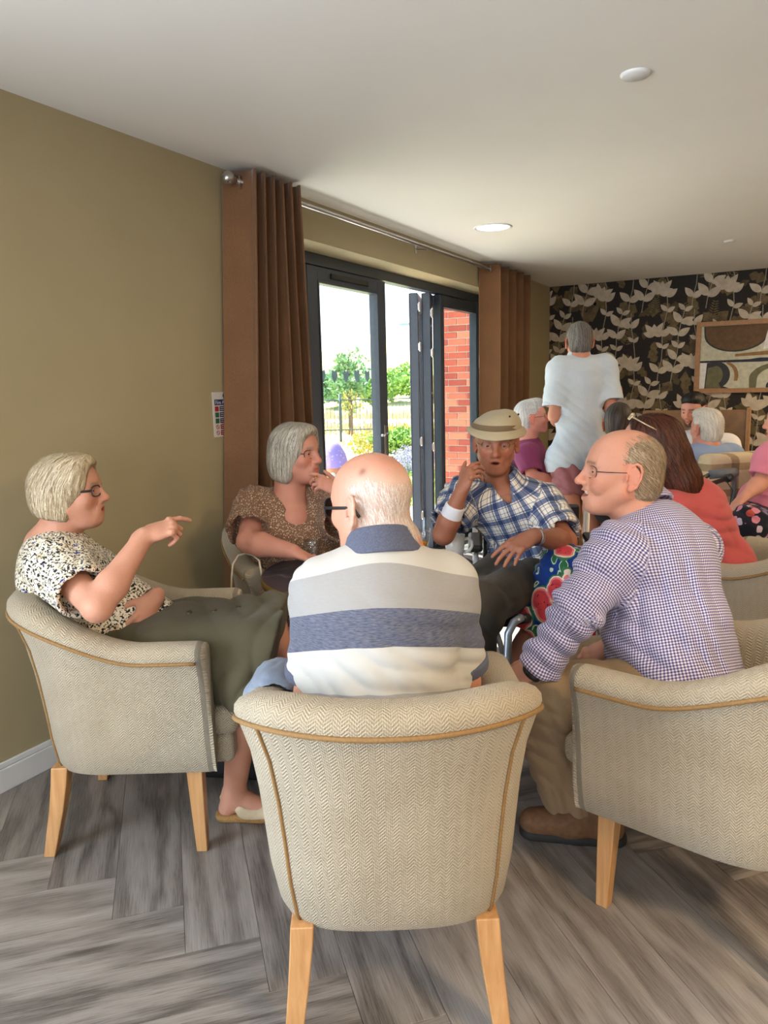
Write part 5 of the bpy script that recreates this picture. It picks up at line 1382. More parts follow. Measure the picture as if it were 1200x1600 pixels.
# ================================================================== woman with chin on hand, brown dress
def w2():
    p = empty('person', (-1.93, 2.64, 0), 0, 'woman with grey bob, glasses and brown patterned dress, chin on hand, by the curtain', 'person', 'people in the lounge')
    H = Head((-1.85, 2.588, 1.157), (1.02, 0.016, -0.02), roll=-.02, sc=1.0, chub=.8, mouth='soft', brow=lin(150, 130, 118), old=1)
    nb = vec((-1.889, 2.578, 0.975)); pel = vec((-1.93, 2.66, .56)); fw = vec((0.829, -0.57, 0.0))
    shR = vec((-2.028, 2.512, 0.913)); shL = vec((-1.773, 2.698, 0.904)); elR = vec((-1.943, 2.354, 0.806)); wrR = vec((-1.697, 2.324, 0.791))
    elL = vec((-1.546, 2.515, 0.869)); wrL = vec((-1.582, 2.49, 1.017)); base = lin(198, 140, 120)
    hipR = pel+vec((-0.073, -0.075, 0.0)); hipL = pel+vec((0.078, 0.066, 0.0)); knR = vec((-1.72, 2.28, .50)); knL = vec((-1.48, 2.44, .50)); anR = vec((-1.70, 2.30, .09)); anL = vec((-1.45, 2.46, .09))
    S = Sculpt(); H.sculpt(S); S.chain([H.T(0, -.030, -.06), H.T(0, -.04, -.12), nb-vec((0, 0, .03))], [.058, .058, .066], k=.03); S.cone(nb-vec((0, 0, .05)), nb+fw*.05-vec((0, 0, .10)), .074, .075, .05)
    head = mesh_sculpt(S, .0029)
    S = Sculpt(); arm(S, shR, elR, wrR, 1.12); arm(S, shL, elL, wrL, 1.05)
    hd = nrm(vec((-1.653, 2.457, 1.054))-wrL); hand(S, wrL, hd, nrm(vec((0.558, -0.491, 0.65))), -1, curl=((.15, .45, .25), (.55, .7, .4), (.75, .8, .4), (.9, .8, .4)), sc=.92, thumb=(.2, .3))
    hand(S, wrR, (0.845, 0.125, -0.3), (0, 0, 1), 1, sc=.95); S.cone(shR, shL, .05, .05, .05); S.cone((shR+shL)/2, pel, .07, .07, .05); leg(S, hipR, knR, anR); leg(S, hipL, knL, anL)
    body_mesh(p, H, [head, mesh_sculpt(S, .0042)], base); H.eyes(p, (0, 1, 0))
    def bob(h, S):
        h.e(S, (0, -.016, .036), (.088, .108, .090), .01)
        for x in (-1, 1): h.e(S, (x*.067, -.030, -.045), (.028, .058, .095), .03); h.e(S, (x*.066, .020, .030), (.026, .045, .07), .03)
        h.e(S, (0, -.070, -.040), (.078, .055, .095), .04); h.e(S, (0, .050, .085), (.06, .045, .032), .03)
        h.e(S, (0, .105, -.050), (.066, .085, .125), .016, 'sub'); h.e(S, (0, .110, .04), (.055, .046, .042), .02, 'sub'); S.cut(h.T(0, 0, -.128), h.D(0, -.2, -1)); h.e(S, (0, -.01, -.135), (.055, .06, .06), .01, 'sub')
    H.hair('hair', p, M_HAIR, bob, lin(150, 140, 124), lin(200, 192, 176), seed=3)
    H.strands(p.children[-1], p, 2200, .10, lambda q: (q[0]*1.2, -.35 if q[2] > .04 else -.05, -1), lin(118, 108, 94), lin(228, 222, 208), w=.0009, seed=3)
    H.glasses(p, plain('thin_dark_wire', lin(60, 54, 54), .3, .6), M_LENS, 'wire', .025, .018)
    S = Sculpt(); up, f, sd, ch, wa = torso(S, nb+vec((0, 0, -.02)), shL, shR, pel, hipL, hipR, fw, 1.08, .022, 1.0, bust=1.5)
    hR = sleeve(S, shR, elR, .088, .10, .74, 'sleeveR'); hL = sleeve(S, shL, elL, .086, .095, .74, 'sleeveL')
    S.cone(nb+up*.07, nb-up*.035+f*.03, .070, .062, .012, op='sub'); S.ell(nb+f*.075-up*.012, (.062, .045, .036), None, .02, 'sub')
    S.ring(wa+up*.035, up, .188, 0, .003, .003, .01, 'sub')
    hem_cut(S, hR); hem_cut(S, hL)
    for a, b in ((hipR, knR), (hipL, knL)): S.cone(a, b, .12, .095, .06, grp='skirt'); S.cone(b, b+vec((.0, .02, -.34)), .10, .13, .05, grp='skirt')
    S.cone(knR, knL, .09, .09, .06); S.cut((0, 0, .16), (0, 0, -1))
    clothes('dress', S, .0052, G_SPECK, p, {}, folds(.007, 26, 12, [(1, .5, .3), (.3, 1, .2)]), calm=(nb+f*.06, .15, .08))
    r = MB(); kn = H.O; ax = hd; c_ = wrL+hd*.092; d_ = nrm(np.cross(hd, (0.451, -0.608, 0.75)))
    c_ = c_+d_*.010; u_ = d_; v_ = np.cross(ax, u_); r.tube([tuple(c_+ax*.012+.0105*(math.cos(a)*u_+math.sin(a)*v_)) for a in [2*math.pi*i/16 for i in range(16)]], .0018, 6, closed=True); r.build('ring', M_GOLD, p, True, ws=True)
    for an in (anR, anL): shoe(p, an*vec((1, 1, 0))+vec((-0.055, 0.038, 0.0)), an*vec((1, 1, 0))+vec((0.165, -0.092, 0.0)), M_SANDAL, M_SOLE, h=.008)
w2()

# ================================================================== man in the bucket hat, in the wheelchair
def hatman():
    p = empty('person', (-.97, 2.86, 0), 0, 'man in beige bucket hat and blue plaid shirt, hand at his mouth, in wheelchair', 'person', 'people in the lounge')
    H = Head((-1.042, 2.822, 1.193), (0.334, -0.935, -0.1), roll=.02, sc=.98, chub=.1, mouth='open', brow=lin(120, 96, 82), old=1, nose=1.3)
    nb = vec((-1.02, 2.836, 1.02)); pel = vec((-.93, 3.02, .64)); fw = vec((0.379, -0.933, 0.0))
    shR = vec((-1.162, 2.77, 0.967)); shL = vec((-0.862, 2.883, 0.935)); elR = vec((-1.184, 2.618, 0.843)); wrR = vec((-1.101, 2.605, 1.019)); elL = vec((-0.74, 2.766, 0.821)); wrL = vec((-0.805, 2.556, 0.876))
    hipR = pel+vec((-0.088, -0.048, 0.0)); hipL = pel+vec((0.088, 0.048, 0.0)); knL = vec((-0.933, 2.37, 0.76)); knR = vec((-1.05, 2.329, 0.764)); knL[2] = .655; knR[2] = .645; anL = vec((-1.00, 2.44, .20)); anR = vec((-1.16, 2.40, .20))
    base = lin(158, 104, 80)
    S = Sculpt(); H.sculpt(S); S.chain([H.T(0, -.030, -.06), H.T(0, -.04, -.12), nb-vec((0, 0, .03))], [.056, .054, .064], k=.03); S.cone(nb-vec((0, 0, .05)), nb+fw*.02-vec((0, 0, .12)), .066, .062, .05)
    head = mesh_sculpt(S, .0029)
    S = Sculpt(); arm(S, shR, elR, wrR, .98); arm(S, shL, elL, wrL, .98)
    hd = nrm(vec((-1.049, 2.607, 1.123))-wrR); hand(S, wrR, hd, nrm(vec((-0.414, -0.8, 0.35))), 1, curl=((.65, .45, .25), (.85, .7, .4), (.95, .8, .4), (1.05, .8, .4)), thumb=(.1, .4), sc=.95)
    hl = nrm(vec((-0.893, 2.401, 0.807))-wrL); hand(S, wrL, hl, nrm(vec((0.13, -0.442, 0.9))), -1, curl=(.22, .25, .25, .28), sc=1.05, spread=2.2)
    S.cone(shR, shL, .05, .05, .05); S.cone((shR+shL)/2, pel, .07, .07, .05)
    body_mesh(p, H, [head, mesh_sculpt(S, .004)], base); H.eyes(p, (0, 1, 0))
    H.glasses(p, plain('gold_wire_frame', lin(150, 130, 100), .3, .8), M_LENS, 'wire', .026, .019)
    # bucket hat: crown, band, drooping brim
    S = Sculpt(); H.e(S, (.0, -.014, .074), (.094, .108, .074), .01); H.e(S, (.0, -.012, .066), (.094, .111, .030), .03); S.cut(H.T(-.02, 0, .128), H.D(.30, .10, 1)); S.p[-1]['k'] = .045
    S.cut(H.T(0, 0, .048), H.D(0, -.05, -1))
    clothes('hat_crown', S, .0035, G_KHAKI, p, {}, folds(.004, 22, 31, [(1, .3, .4), (.2, 1, .4)]))
    def hband(x, a): return
    cap = MB(); N = 48; rows = []
    for j, (rr, zz) in enumerate(((1.0, .062), (1.08, .056), (1.17, .046), (1.27, .034), (1.273, .031), (1.17, .041), (1.08, .051), (.98, .057))):
        for i in range(N):
            a = 2*math.pi*i/N; wv = .012*math.sin(a*2+.7)*(rr-1)/.38+.008*math.sin(a*3+2)*(rr-1)/.38
            side = .010*abs(math.cos(a))*(rr-1)/.38
            rows.append(tuple(H.T(.096*rr*math.cos(a), -.012+.112*rr*math.sin(a), zz-.020*math.sin(a)*(rr-1)/.38*.2+wv+side)))
    fs = [(j*N+i, j*N+(i+1) % N, (j+1)*N+(i+1) % N, (j+1)*N+i) for j in range(7) for i in range(N)]
    cap.add(rows, fs); cap.build('hat_brim', G_KHAKI, p, True, ws=True)
    bnd = MB(); bnd.add([tuple(H.T(k*.0965*math.cos(2*math.pi*i/N), -.012+k*.1135*math.sin(2*math.pi*i/N), z)) for z, k in ((.052, 1.0), (.056, 1.035), (.076, 1.03), (.080, 1.0)) for i in range(N)], [(j*N+i, j*N+(i+1) % N, (j+1)*N+(i+1) % N, (j+1)*N+i) for j in range(3) for i in range(N)])
    bnd.build('hat_band', G_BAND, p, True, ws=True)
    for (x, y, z) in ((-.052, .083, .115), (-.086, .045, .118)):
        ey = MB(); ey.sphere(tuple(H.T(x, y, z)), .0042, 10, 6); ey.build('hat_eyelet', M_BLACK, p, True, ws=True)
    S = Sculpt(); up, f, sd, ch, wa = torso(S, nb+vec((0, 0, -.015)), shL, shR, pel, hipL, hipR, fw, .98, .020, .5)
    hR = sleeve(S, shR, elR, .076, .078, .66, 'sleeveR'); hL = sleeve(S, shL, elL, .076, .080, .80, 'sleeveL')
    S.cone(nb+up*.07, nb-up*.03, .062, .062, .01, op='sub'); S.cone(nb+up*.02+f*.080, nb-up*.045+f*.108, .034, .006, .01, op='sub')
    hem_cut(S, hR); hem_cut(S, hL)
    S.box(ch+f*.118+sd*-.075+up*.0, (.05, .012, .055), .006, np.stack([sd, f, up], 1), .006, grp='torso')
    fr = dict(torso=(nb, up, f, .17, 0)); clothes('plaid_shirt', S, .0046, G_PLAID, p, fr, folds(.008, 20, 41, [(.8, .2, .6), (.3, .3, 1)]), calm=(nb+f*.06, .14, .08))
    S = Sculpt(); S.ring(nb+up*.020+f*.004, nrm(up-f*.10), .078, -.30, .028, .006, .004, grp='torso'); S.cone(nb+f*.11+up*.0, nb+f*.08+up*.08, .034, .05, .004, op='sub')
    clothes('collar', S, .0035, G_PLAID, p, fr)
    S = Sculpt()
    for a, b, c in ((hipR, knR, anR), (hipL, knL, anL)): S.chain([a, b, c], [.105, .076, .064], k=.05, grp='leg')
    S.cone(hipR, hipL, .11, .11, .06); clothes('trousers', S, .0055, G_DKGREEN, p, {}, folds(.005, 17, 17, [(1, .5, .2), (.4, .4, 1)]))
    w = MB(); ax = nrm(wrL-elL); u_ = nrm(np.cross(ax, (0, 0, 1))); v_ = np.cross(ax, u_); c_ = wrL-ax*.022
    n = 26; ring = [c_+(.0355*math.cos(2*math.pi*i/n))*u_+(.032*math.sin(2*math.pi*i/n))*v_ for i in range(n)]
    for i in range(n): q = ring[i]; nn = nrm(q-c_); w.bar(tuple(q-ax*.008), tuple(q+ax*.008), .0075, .003, tuple(nn))
    wt = w.build('watch', M_STEEL, p, ws=True); q = c_+v_*.0345*(1 if v_[2] > 0 else -1); R_ = Matrix.Translation(tuple(q)) @ Vector(tuple(nrm(q-c_))).to_track_quat('Z', 'Y').to_matrix().to_4x4()
    dlm = MB().lathe([(0, .0045), (.013, .0045), (.0155, .003), (.0155, -.002)], 24, M=R_); o = link('watch_face', dlm.mesh('watch_face', [M_SWH], True), wt); o.parent = wt
    m_ = elR*.52+wrR*.48; ax = nrm(wrR-elR); S = Sculpt(); S.cone(m_-ax*.045, m_+ax*.045, .0445, .0385, .01); S.cut(m_-ax*.040, -ax); S.cut(m_+ax*.040, ax); S.cut(m_+vec((-0.006, 0.011, 0.0)), (-0.221, 1.02, 0.0)); clothes('dressing', S, .004, G_WHITE, p, {})
    for an, k in ((anL, 1), (anR, -1)): shoe(p, an-vec((0, 0, .09))+vec((-0.029, 0.052, 0.0)), an-vec((0, 0, .09))+vec(PV(.02*k, -.19)), M_SOLE, M_SOLE, h=.008)
hatman()

# ================================================================== man in gingham shirt, leaning forward in the right chair
def gingham():
    p = empty('person', (-.26, 2.22, 0), 0, 'smiling balding man with glasses in a blue gingham shirt and beige trousers, right chair', 'person', 'people in the lounge')
    H = Head((-0.443, 2.254, 1.159), (-0.915, -0.392, 0.05), roll=0.0, sc=1.03, chub=.2, mouth='smile', brow=lin(120, 96, 80), old=1, nose=1.4, jaw=1.05)
    nb = vec((-0.378, 2.323, 1.027)); pel = vec((-.225, 2.17, .56)); fw = vec((-0.99, 0.138, 0.0))
    shL = vec((-0.422, 2.108, 0.938)); shR = vec((-0.258, 2.513, 0.888)); elL = vec((-0.494, 1.996, 0.803)); wrL = vec((-0.61, 1.986, 0.608)); elR = vec((-0.379, 2.473, 0.608)); wrR = vec((-0.463, 2.254, 0.612))
    hipL = pel+vec((-0.023, -0.104, 0.0)); hipR = pel+vec((-0.005, 0.112, 0.0)); knL = vec((-0.61, 2.037, 0.512)); knR = vec((-0.604, 2.328, 0.5)); anL = vec((-.56, 2.16, .10)); anR = vec((-.46, 2.42, .10)); base = lin(200, 146, 122)
    S = Sculpt(); H.sculpt(S); S.chain([H.T(0, -.030, -.06), H.T(0, -.05, -.12), nb-vec((0, 0, .03))], [.058, .060, .068], k=.03); S.cone(nb-vec((0, 0, .05)), nb-vec((0, 0, .12)), .085, .09, .05)
    head = mesh_sculpt(S, .0021)
    S = Sculpt(); arm(S, shL, elL, wrL, 1.02); arm(S, shR, elR, wrR, 1.02)
    hand(S, wrL, nrm(vec((-0.826, -0.057, -0.45))), nrm(vec((-0.108, -0.631, 0.75))), -1, curl=(.5, .55, .6, .6), sc=1.05)
    hand(S, wrR, nrm(vec((-0.482, -0.781, -0.2))), nrm(vec((0.13, -0.442, 0.9))), 1, curl=((.9, 1.0, .5),)*4, sc=1.0, thumb=(.1, .2))
    S.cone(shL, shR, .05, .05, .05); S.cone((shL+shR)/2, pel, .07, .07, .05)
    body_mesh(p, H, [head, mesh_sculpt(S, .0038)], base); H.eyes(p, (.0, 1, .05))
    def side(h, S):
        h.e(S, (0, -.020, .026), (.0805, .1025, .086), .01); h.e(S, (0, -.050, -.040), (.072, .068, .062), .03)
        h.e(S, (0, .118, .03), (.12, .098, .14), .02, 'sub'); h.e(S, (0, .070, .124), (.055, .100, .050), .02, 'sub')
        for x in (-1, 1): h.e(S, (x*.082, -.010, -.018), (.03, .026, .044), .008, 'sub')
        S.cut(h.T(0, 0, -.078), h.D(0, .25, -1))
    H.hair('hair', p, M_HAIR, side, lin(128, 106, 82), lin(160, 138, 110), amp=.0012, freq=44, seed=5)
    H.strands(p.children[-1], p, 2600, .034, lambda q: (q[0]*.5, -.8, -.75), lin(92, 72, 54), lin(206, 186, 158), w=.0006, lift=.0014, seg=3, seed=5, droop=.15)
    H.glasses(p, M_BLACK, M_LENS, 'metal', .024, .018)
    S = Sculpt(); up, f, sd, ch, wa = torso(S, nb+vec((0, 0, -.015)), shL, shR, pel, hipL, hipR, fw, 1.0, .018, .4)
    S.ell(ch-f*.035, (.155, .11, .17), np.stack([sd, f, up], 1), .06, grp='torso'); S.ell(wa-f*.02, (.15, .12, .16), np.stack([sd, f, up], 1), .06, grp='torso'); S.cone(hipL-up*.02, hipR-up*.02, .142, .142, .06, grp='torso')
    hL = sleeve(S, shL, elL, .076, .064, 1, 'sleeveL', wr=wrL, f2=.93, r2=.049); hR = sleeve(S, shR, elR, .074, .062, 1, 'sleeveR', wr=wrR, f2=.80, r2=.050)
    S.ring(hL[1]-hL[2]*.030, hL[2], .052, .1, .026, .010, .008, grp='sleeveL'); S.cone(nb+up*.07, nb-up*.03, .066, .066, .01, op='sub'); hem_cut(S, hL); hem_cut(S, hR)
    fr = dict(torso=(nb, up, -f, .19, 0)); clothes('gingham_shirt', S, .0046, G_GING, p, fr, folds(.0065, 19, 51, [(.4, .4, 1), (1, .2, .4)]), calm=(nb, .11, .08))
    S = Sculpt(); S.ring(nb+up*.030+f*.012, nrm(up+f*.35), .080, -.28, .028, .006, .004, grp='torso'); clothes('collar', S, .0032, G_GING, p, fr)
    S = Sculpt()
    for a, b, c in ((hipR, knR, anR), (hipL, knL, anL)): S.chain([a, b, c+vec((0, 0, .03))], [.115, .090, .078], k=.05, grp='leg')
    S.cone(hipR, hipL, .105, .105, .06)
    for c in (anL, anR): S.cut(c+vec((0, 0, .015)), (0, 0, -1)) if c is anL else None
    clothes('trousers', S, .005, G_CHINO, p, {}, folds(.008, 17, 61, [(1, .5, .2), (.4, .4, 1)]))
    shoe(p, (-.385, 2.205, 0), (-.705, 2.105, 0), M_LEATHER, M_SOLE, 1.1, h=.0042, ankle=anL+vec((.06, .0, .04)))
    shoe(p, (-.33, 2.44, 0), (-.62, 2.42, 0), M_LEATHER, M_SOLE, 1.1, h=.007)
    w = MB(); ax = nrm(wrL-elL); u_ = nrm(np.cross(ax, (0, 0, 1))); v_ = np.cross(ax, u_); c_ = wrL+ax*.012
    w.tube([tuple(c_+.034*math.cos(2*math.pi*i/24)*u_+.030*math.sin(2*math.pi*i/24)*v_) for i in range(24)], .0065, 8, closed=True, flat=1.5); w.build('watch_strap', M_BLACK, p, True, ws=True)
gingham()

# ================================================================== woman in coral with long auburn hair
def coral():
    p = empty('person', (-.15, 3.18, 0), 0, 'woman with long auburn hair, coral top, watermelon print trousers, sunglasses on her head', 'person', 'people in the lounge')
    H = Head((-0.512, 3.122, 1.168), (-0.935, -0.231, -0.05), sc=.97, mouth='closed', brow=lin(60, 40, 34))
    nb = vec((-0.418, 3.186, 0.993)); pel = vec((-.21, 3.39, .57)); fw = vec((-0.962, -0.018, 0.0))
    shL = vec((-0.413, 3.057, 0.908)); shR = vec((-0.333, 3.387, 0.888)); elL = vec((-0.489, 2.9, 0.73)); wrL = vec((-0.618, 2.829, 0.733)); elR = vec((-0.3, 3.448, 0.626)); wrR = vec((-0.476, 3.295, 0.643))
    hipL = pel+vec((-0.014, -0.099, 0.0)); hipR = pel+vec((-0.013, 0.107, 0.0)); knL = vec((-0.723, 2.71, 0.718)); knR = vec((-0.735, 2.914, 0.611)); anL = vec((-0.847, 2.59, 0.453)); anR = vec((-0.72, 2.837, 0.166)); base = lin(196, 142, 120)
    S = Sculpt(); H.sculpt(S); S.chain([H.T(0, -.030, -.06), nb-vec((0, 0, .03))], [.054, .060], k=.03); head = mesh_sculpt(S, .003)
    S = Sculpt(); arm(S, shL, elL, wrL, .95); arm(S, shR, elR, wrR, .95); hand(S, wrL, (-0.875, -0.484, -0.1), (0, 0, 1), -1); hand(S, wrR, (-0.875, -0.484, -0.1), (0, 0, 1), 1); S.cone(shL, shR, .05, .05, .05); S.cone((shL+shR)/2, pel, .07, .07, .05)
    leg(S, hipL, knL, anL, .95); leg(S, hipR, knR, anR, .95); fd = nrm(vec((-0.433, -0.354, -0.65))); S.cone(anL, anL+fd*.19, .036, .024, .02); S.cone(anR, anR+vec((-0.166, -0.092, -0.06)), .036, .024, .02)
    body_mesh(p, H, [head, mesh_sculpt(S, .0052)], base); H.eyes(p)
    def long(h, S):
        h.e(S, (0, -.018, .034), (.087, .112, .092), .01); h.e(S, (0, -.085, -.05), (.085, .060, .13), .05)
        S.chain([h.T(0, -.085, -.08), h.T(0, -.12, -.17), h.T(0, -.15, -.25)], [.088, .078, .045], k=.05)
        for x in (-1, 1): h.e(S, (x*.07, -.035, -.05), (.028, .040, .11), .03)
        h.e(S, (0, .10, -.045), (.08, .105, .115), .012, 'sub'); h.e(S, (0, .115, .05), (.06, .055, .05), .02, 'sub')
    H.hair('hair', p, M_HAIR, long, lin(26, 14, 11), lin(84, 44, 30), amp=.003, freq=30, seed=7)
    H.strands(p.children[-1], p, 2400, .13, lambda q: (q[0]*.6, -.5, -1), lin(22, 12, 10), lin(112, 60, 40), w=.0009, seed=7)
    gl = MB(); ln = MB()
    for x in (-1, 1):
        pts = [H.T(x*.034+.027*math.cos(a), .062-.010*math.sin(a), .118+.020*math.sin(a)*.55) for a in [2*math.pi*i/20 for i in range(20)]]; gl.tube(pts, .0032, 6, closed=True); ln.add(pts, [list(range(20))])
        gl.tube([H.T(x*.062, .060, .118), H.T(x*.082, .01, .085), H.T(x*.086, -.03, .06)], .003, 6)
    gl.tube([H.T(-.008, .062, .120), H.T(.008, .062, .120)], .003, 6); g = gl.build('sunglasses', plain('pale_gold_frame', lin(204, 184, 150), .25, .5), p, True, ws=True); o = link('lens', ln.mesh('lens', [M_LENS], True), g); o.parent = g
    S = Sculpt(); up, f, sd, ch, wa = torso(S, nb+vec((0, 0, -.015)), shL, shR, pel, hipL, hipR, fw, 1.0, .024, .4, bust=.9); hL = sleeve(S, shL, elL, .072, .07, .8, 'sleeveL'); hR = sleeve(S, shR, elR, .072, .07, .8, 'sleeveR')
    S.ell(ch-f*.03, (.14, .10, .17), np.stack([sd, f, up], 1), .06, grp='torso'); S.cone(nb+up*.07, nb-up*.02, .060, .066, .01, op='sub'); hem_cut(S, hL); hem_cut(S, hR); clothes('coral_top', S, .0052, G_CORAL, p, {}, folds(.006, 15, 71, [(.5, .3, 1), (.4, .2, 1)]))
    S = Sculpt()
    for a, b, c in ((hipL, knL, anL), (hipR, knR, anR)): S.chain([a, b, b*.12+c*.88], [.115, .092, .074], k=.05, grp='leg')
    S.cone(hipR, hipL, .12, .12, .06); d = nrm(anL-knL); R = np.stack([nrm(np.cross(d, (.2, .9, .1))), d, np.cross(nrm(np.cross(d, (.2, .9, .1))), d)], 1); e = knL*.16+anL*.84; S.box(e+d*.05, (.12, .05, .12), .004, R, .003, 'sub'); S.cone(e-d*.03, e+d*.05, .066, .066, .003, op='sub')
    clothes('watermelon_trousers', S, .0052, G_MELON, p, {}, folds(.007, 24, 73))
coral()

# ================================================================== people further off
def sitter(label, head, fwd, nbp, pel, shL, shR, elL, wrL, elR, wrR, top, legs=None, skin=lin(206, 150, 128), hair=None, topname='shirt', slv=(.07, .066, .75), long=False, hk={}, hands=True, h=.0075, fold=41, belly=.4, collar=None, sc=1.0, strand=None, glasses=None, eyes=True, loc=None):
    p = empty('person', loc or (round(pel[0], 2), round(pel[1], 2), 0), 0, label, 'person', 'people in the lounge')
    H = Head(head, fwd, **hk); nb = vec(nbp); pel = vec(pel); bf = nrm(vec(fwd)*vec((1, 1, 0))) if 'bf' not in hk else hk['bf']
    shL, shR, elL, wrL, elR, wrR = map(vec, (shL, shR, elL, wrL, elR, wrR)); f = nrm(np.cross((0, 0, 1), shR-shL)); sd = nrm(shR-shL)
    hipL, hipR = pel-sd*.095, pel+sd*.095
    S = Sculpt(); H.sculpt(S); S.chain([H.T(0, -.030, -.06), H.T(0, -.04, -.11), nb-vec((0, 0, .03))], [.056, .056, .062], k=.03); S.cone(nb-vec((0, 0, .05)), nb-vec((0, 0, .12)), .08, .085, .05)
    hm = mesh_sculpt(S, .0038)
    S = Sculpt(); arm(S, shL, elL, wrL, .98); arm(S, shR, elR, wrR, .98)
    if hands:
        for w_, e_, s_ in ((wrL, elL, -1), (wrR, elR, 1)): hand(S, w_, nrm(w_-e_), nrm(vec((0, 0, 1))+.2*f), s_, curl=(.4, .45, .5, .55), k=.008)
    S.cone(shL, shR, .05, .05, .05); S.cone((shL+shR)/2, pel, .07, .07, .05)
    pieces = [hm, mesh_sculpt(S, .0055)]
    if legs:
        S = Sculpt(); leg(S, hipL, legs['knL'], legs['anL'], 1.0); leg(S, hipR, legs['knR'], legs['anR'], 1.0); pieces.append(mesh_sculpt(S, .009))
    body_mesh(p, H, pieces, skin)
    if eyes: H.eyes(p)
    if hair:
        o = H.hair('hair', p, M_HAIR, hair[0], hair[1], hair[2], h=.0042, amp=.0022, seed=fold)
        if strand: H.strands(o, p, strand[0], strand[1], strand[2], vec(hair[1])*.75, vec(hair[2])*1.1, w=.0011, seed=fold, droop=.2, lift=.002)
    if glasses: H.glasses(p, glasses, M_LENS, 'metal', .024, .017)
    S = Sculpt(); up, f2, sd2, ch, wa = torso(S, nb+vec((0, 0, -.015)), shL, shR, pel, hipL, hipR, f, sc, .022, belly)
    hL = sleeve(S, shL, elL, slv[0], slv[1], slv[2], 'sleeveL', wr=wrL if long else None, f2=.9 if long else 0); hR = sleeve(S, shR, elR, slv[0], slv[1], slv[2], 'sleeveR', wr=wrR if long else None, f2=.9 if long else 0)
    if legs and legs.get('stand'): S.cone(hipL-up*.03, hipR-up*.03, .150, .150, .06, grp='torso'); S.cut(pel-up*.10, -up)
    S.cone(nb+up*.07, nb-up*.025, .060, .062, .01, op='sub'); hem_cut(S, hL); hem_cut(S, hR)
    clothes(topname, S, h, top, p, {}, folds(.003, 15, fold, [(.7, .4, .6), (.3, .3, 1)]), calm=(nb, .11, .08))
    if collar is not None:
        S = Sculpt(); S.ring(nb+up*.022+f*.004, nrm(nrm(H.O-nb)*.5+up), .074, -.28, .026, .006, .004); clothes('collar', S, .0045, top, p, {})
    if legs:
        S = Sculpt(); fr_ = legs.get('cover', 1.0)
        for hp, kn, an in ((hipL, vec(legs['knL']), vec(legs['anL'])), (hipR, vec(legs['knR']), vec(legs['anR']))):
            if fr_ < 1: S.cone(hp, hp*(1-fr_)+kn*fr_, .115, .088, .04)
            else: S.chain([hp, kn, an+vec((0, 0, .02))], [.115, .088, .07], k=.05)
        S.cone(hipL, hipR, .115, .115, .05)
        if fr_ < 1:
            for hp, kn in ((hipL, vec(legs['knL'])), (hipR, vec(legs['knR']))):
                d = nrm(kn-hp); e = hp*(1-fr_)+kn*fr_; R = np.stack([nrm(np.cross(d, (.3, .9, .1))), d, np.cross(nrm(np.cross(d, (.3, .9, .1))), d)], 1); S.box(e+d*.06, (.13, .07, .13), .004, R, .003, 'sub')
        clothes(legs.get('name', 'trousers'), S, .0085, legs['mat'], p, {}, folds(.007, 20, fold+3))
        for an in (legs['anL'], legs['anR']): shoe(p, vec(an)*vec((1, 1, 0))-f*.07, vec(an)*vec((1, 1, 0))+f*.19, legs.get('shoe', M_LEATHER), M_SOLE, h=.009)
    return p, H
def short_hair(top=.0, back=0.0):
    def b(h, S):
        h.e(S, (0, -.020, .034), (.083, .106, .092+top), .01); h.e(S, (0, -.055, -.035), (.072, .062, .062+back), .03); h.e(S, (0, .045, .095), (.060, .050, .030+top), .03)
        h.e(S, (0, .105, -.030), (.11, .092, .105), .015, 'sub')
        for x in (-1, 1): h.e(S, (x*.084, -.006, -.018), (.03, .026, .044), .008, 'sub')
        S.cut(h.T(0, 0, -.082-back), h.D(0, .2, -1))
    return b
flow_s = lambda q: (q[0]*.6, -.7, -.6 if q[1] < 0 else .2)
# standing man with his back turned
sitter('standing man seen from behind in pale blue shirt and dusty rose shorts', (-1.29, 5.074, 1.688), (-0.379, 0.933, -0.02), (-1.283, 5.055, 1.566), (-1.245, 5.0, .93), (-1.389, 4.961, 1.502), (-1.139, 5.147, 1.512), (-1.406, 4.916, 1.201), (-1.431, 5.23, 1.097), (-1.077, 5.105, 1.233), (-1.122, 5.449, 1.346), G_PALE,
       dict(knL=(-1.247, 4.774, 0.606), anL=(-1.248, 4.742, 0.141), knR=(-1.151, 4.942, 0.598), anR=(-1.145, 4.909, 0.111), cover=.80, mat=G_ROSE, name='shorts', stand=True), hair=(short_hair(), lin(70, 66, 62), lin(136, 130, 124)), strand=(700, .03, flow_s), slv=(.080, .088, .80), collar=1, fold=5, h=.006, loc=(-1.25, 5.0, 0), skin=lin(206, 146, 120))
# man in the plum t-shirt by the far curtain
sitter('white haired man with glasses in plum t-shirt, seated by the far curtain', (-1.63, 5.137, 1.182), (0.839, 0.487, 0.12), (-1.666, 5.122, 1.03), (-1.60, 5.22, .60), (-1.703, 5.239, 0.9), (-1.587, 4.938, 0.93), (-1.594, 5.247, 0.748), (-1.436, 5.27, 0.718), (-1.524, 4.829, 0.786), (-1.387, 4.961, 0.776), G_PLUM,
       dict(knL=(-1.407, 5.258, 0.568), anL=(-1.368, 5.14, 0.149), knR=(-1.321, 5.019, 0.586), anR=(-1.296, 4.954, 0.175), mat=G_CHINO), hair=(short_hair(.004), lin(190, 188, 186), lin(236, 234, 232)), strand=(500, .03, flow_s), glasses=M_BLACK, topname='t_shirt', fold=8, skin=lin(222, 156, 140), hk=dict(brow=lin(190, 180, 170), mouth='closed', old=1, nose=1.2), slv=(.078, .080, .78))
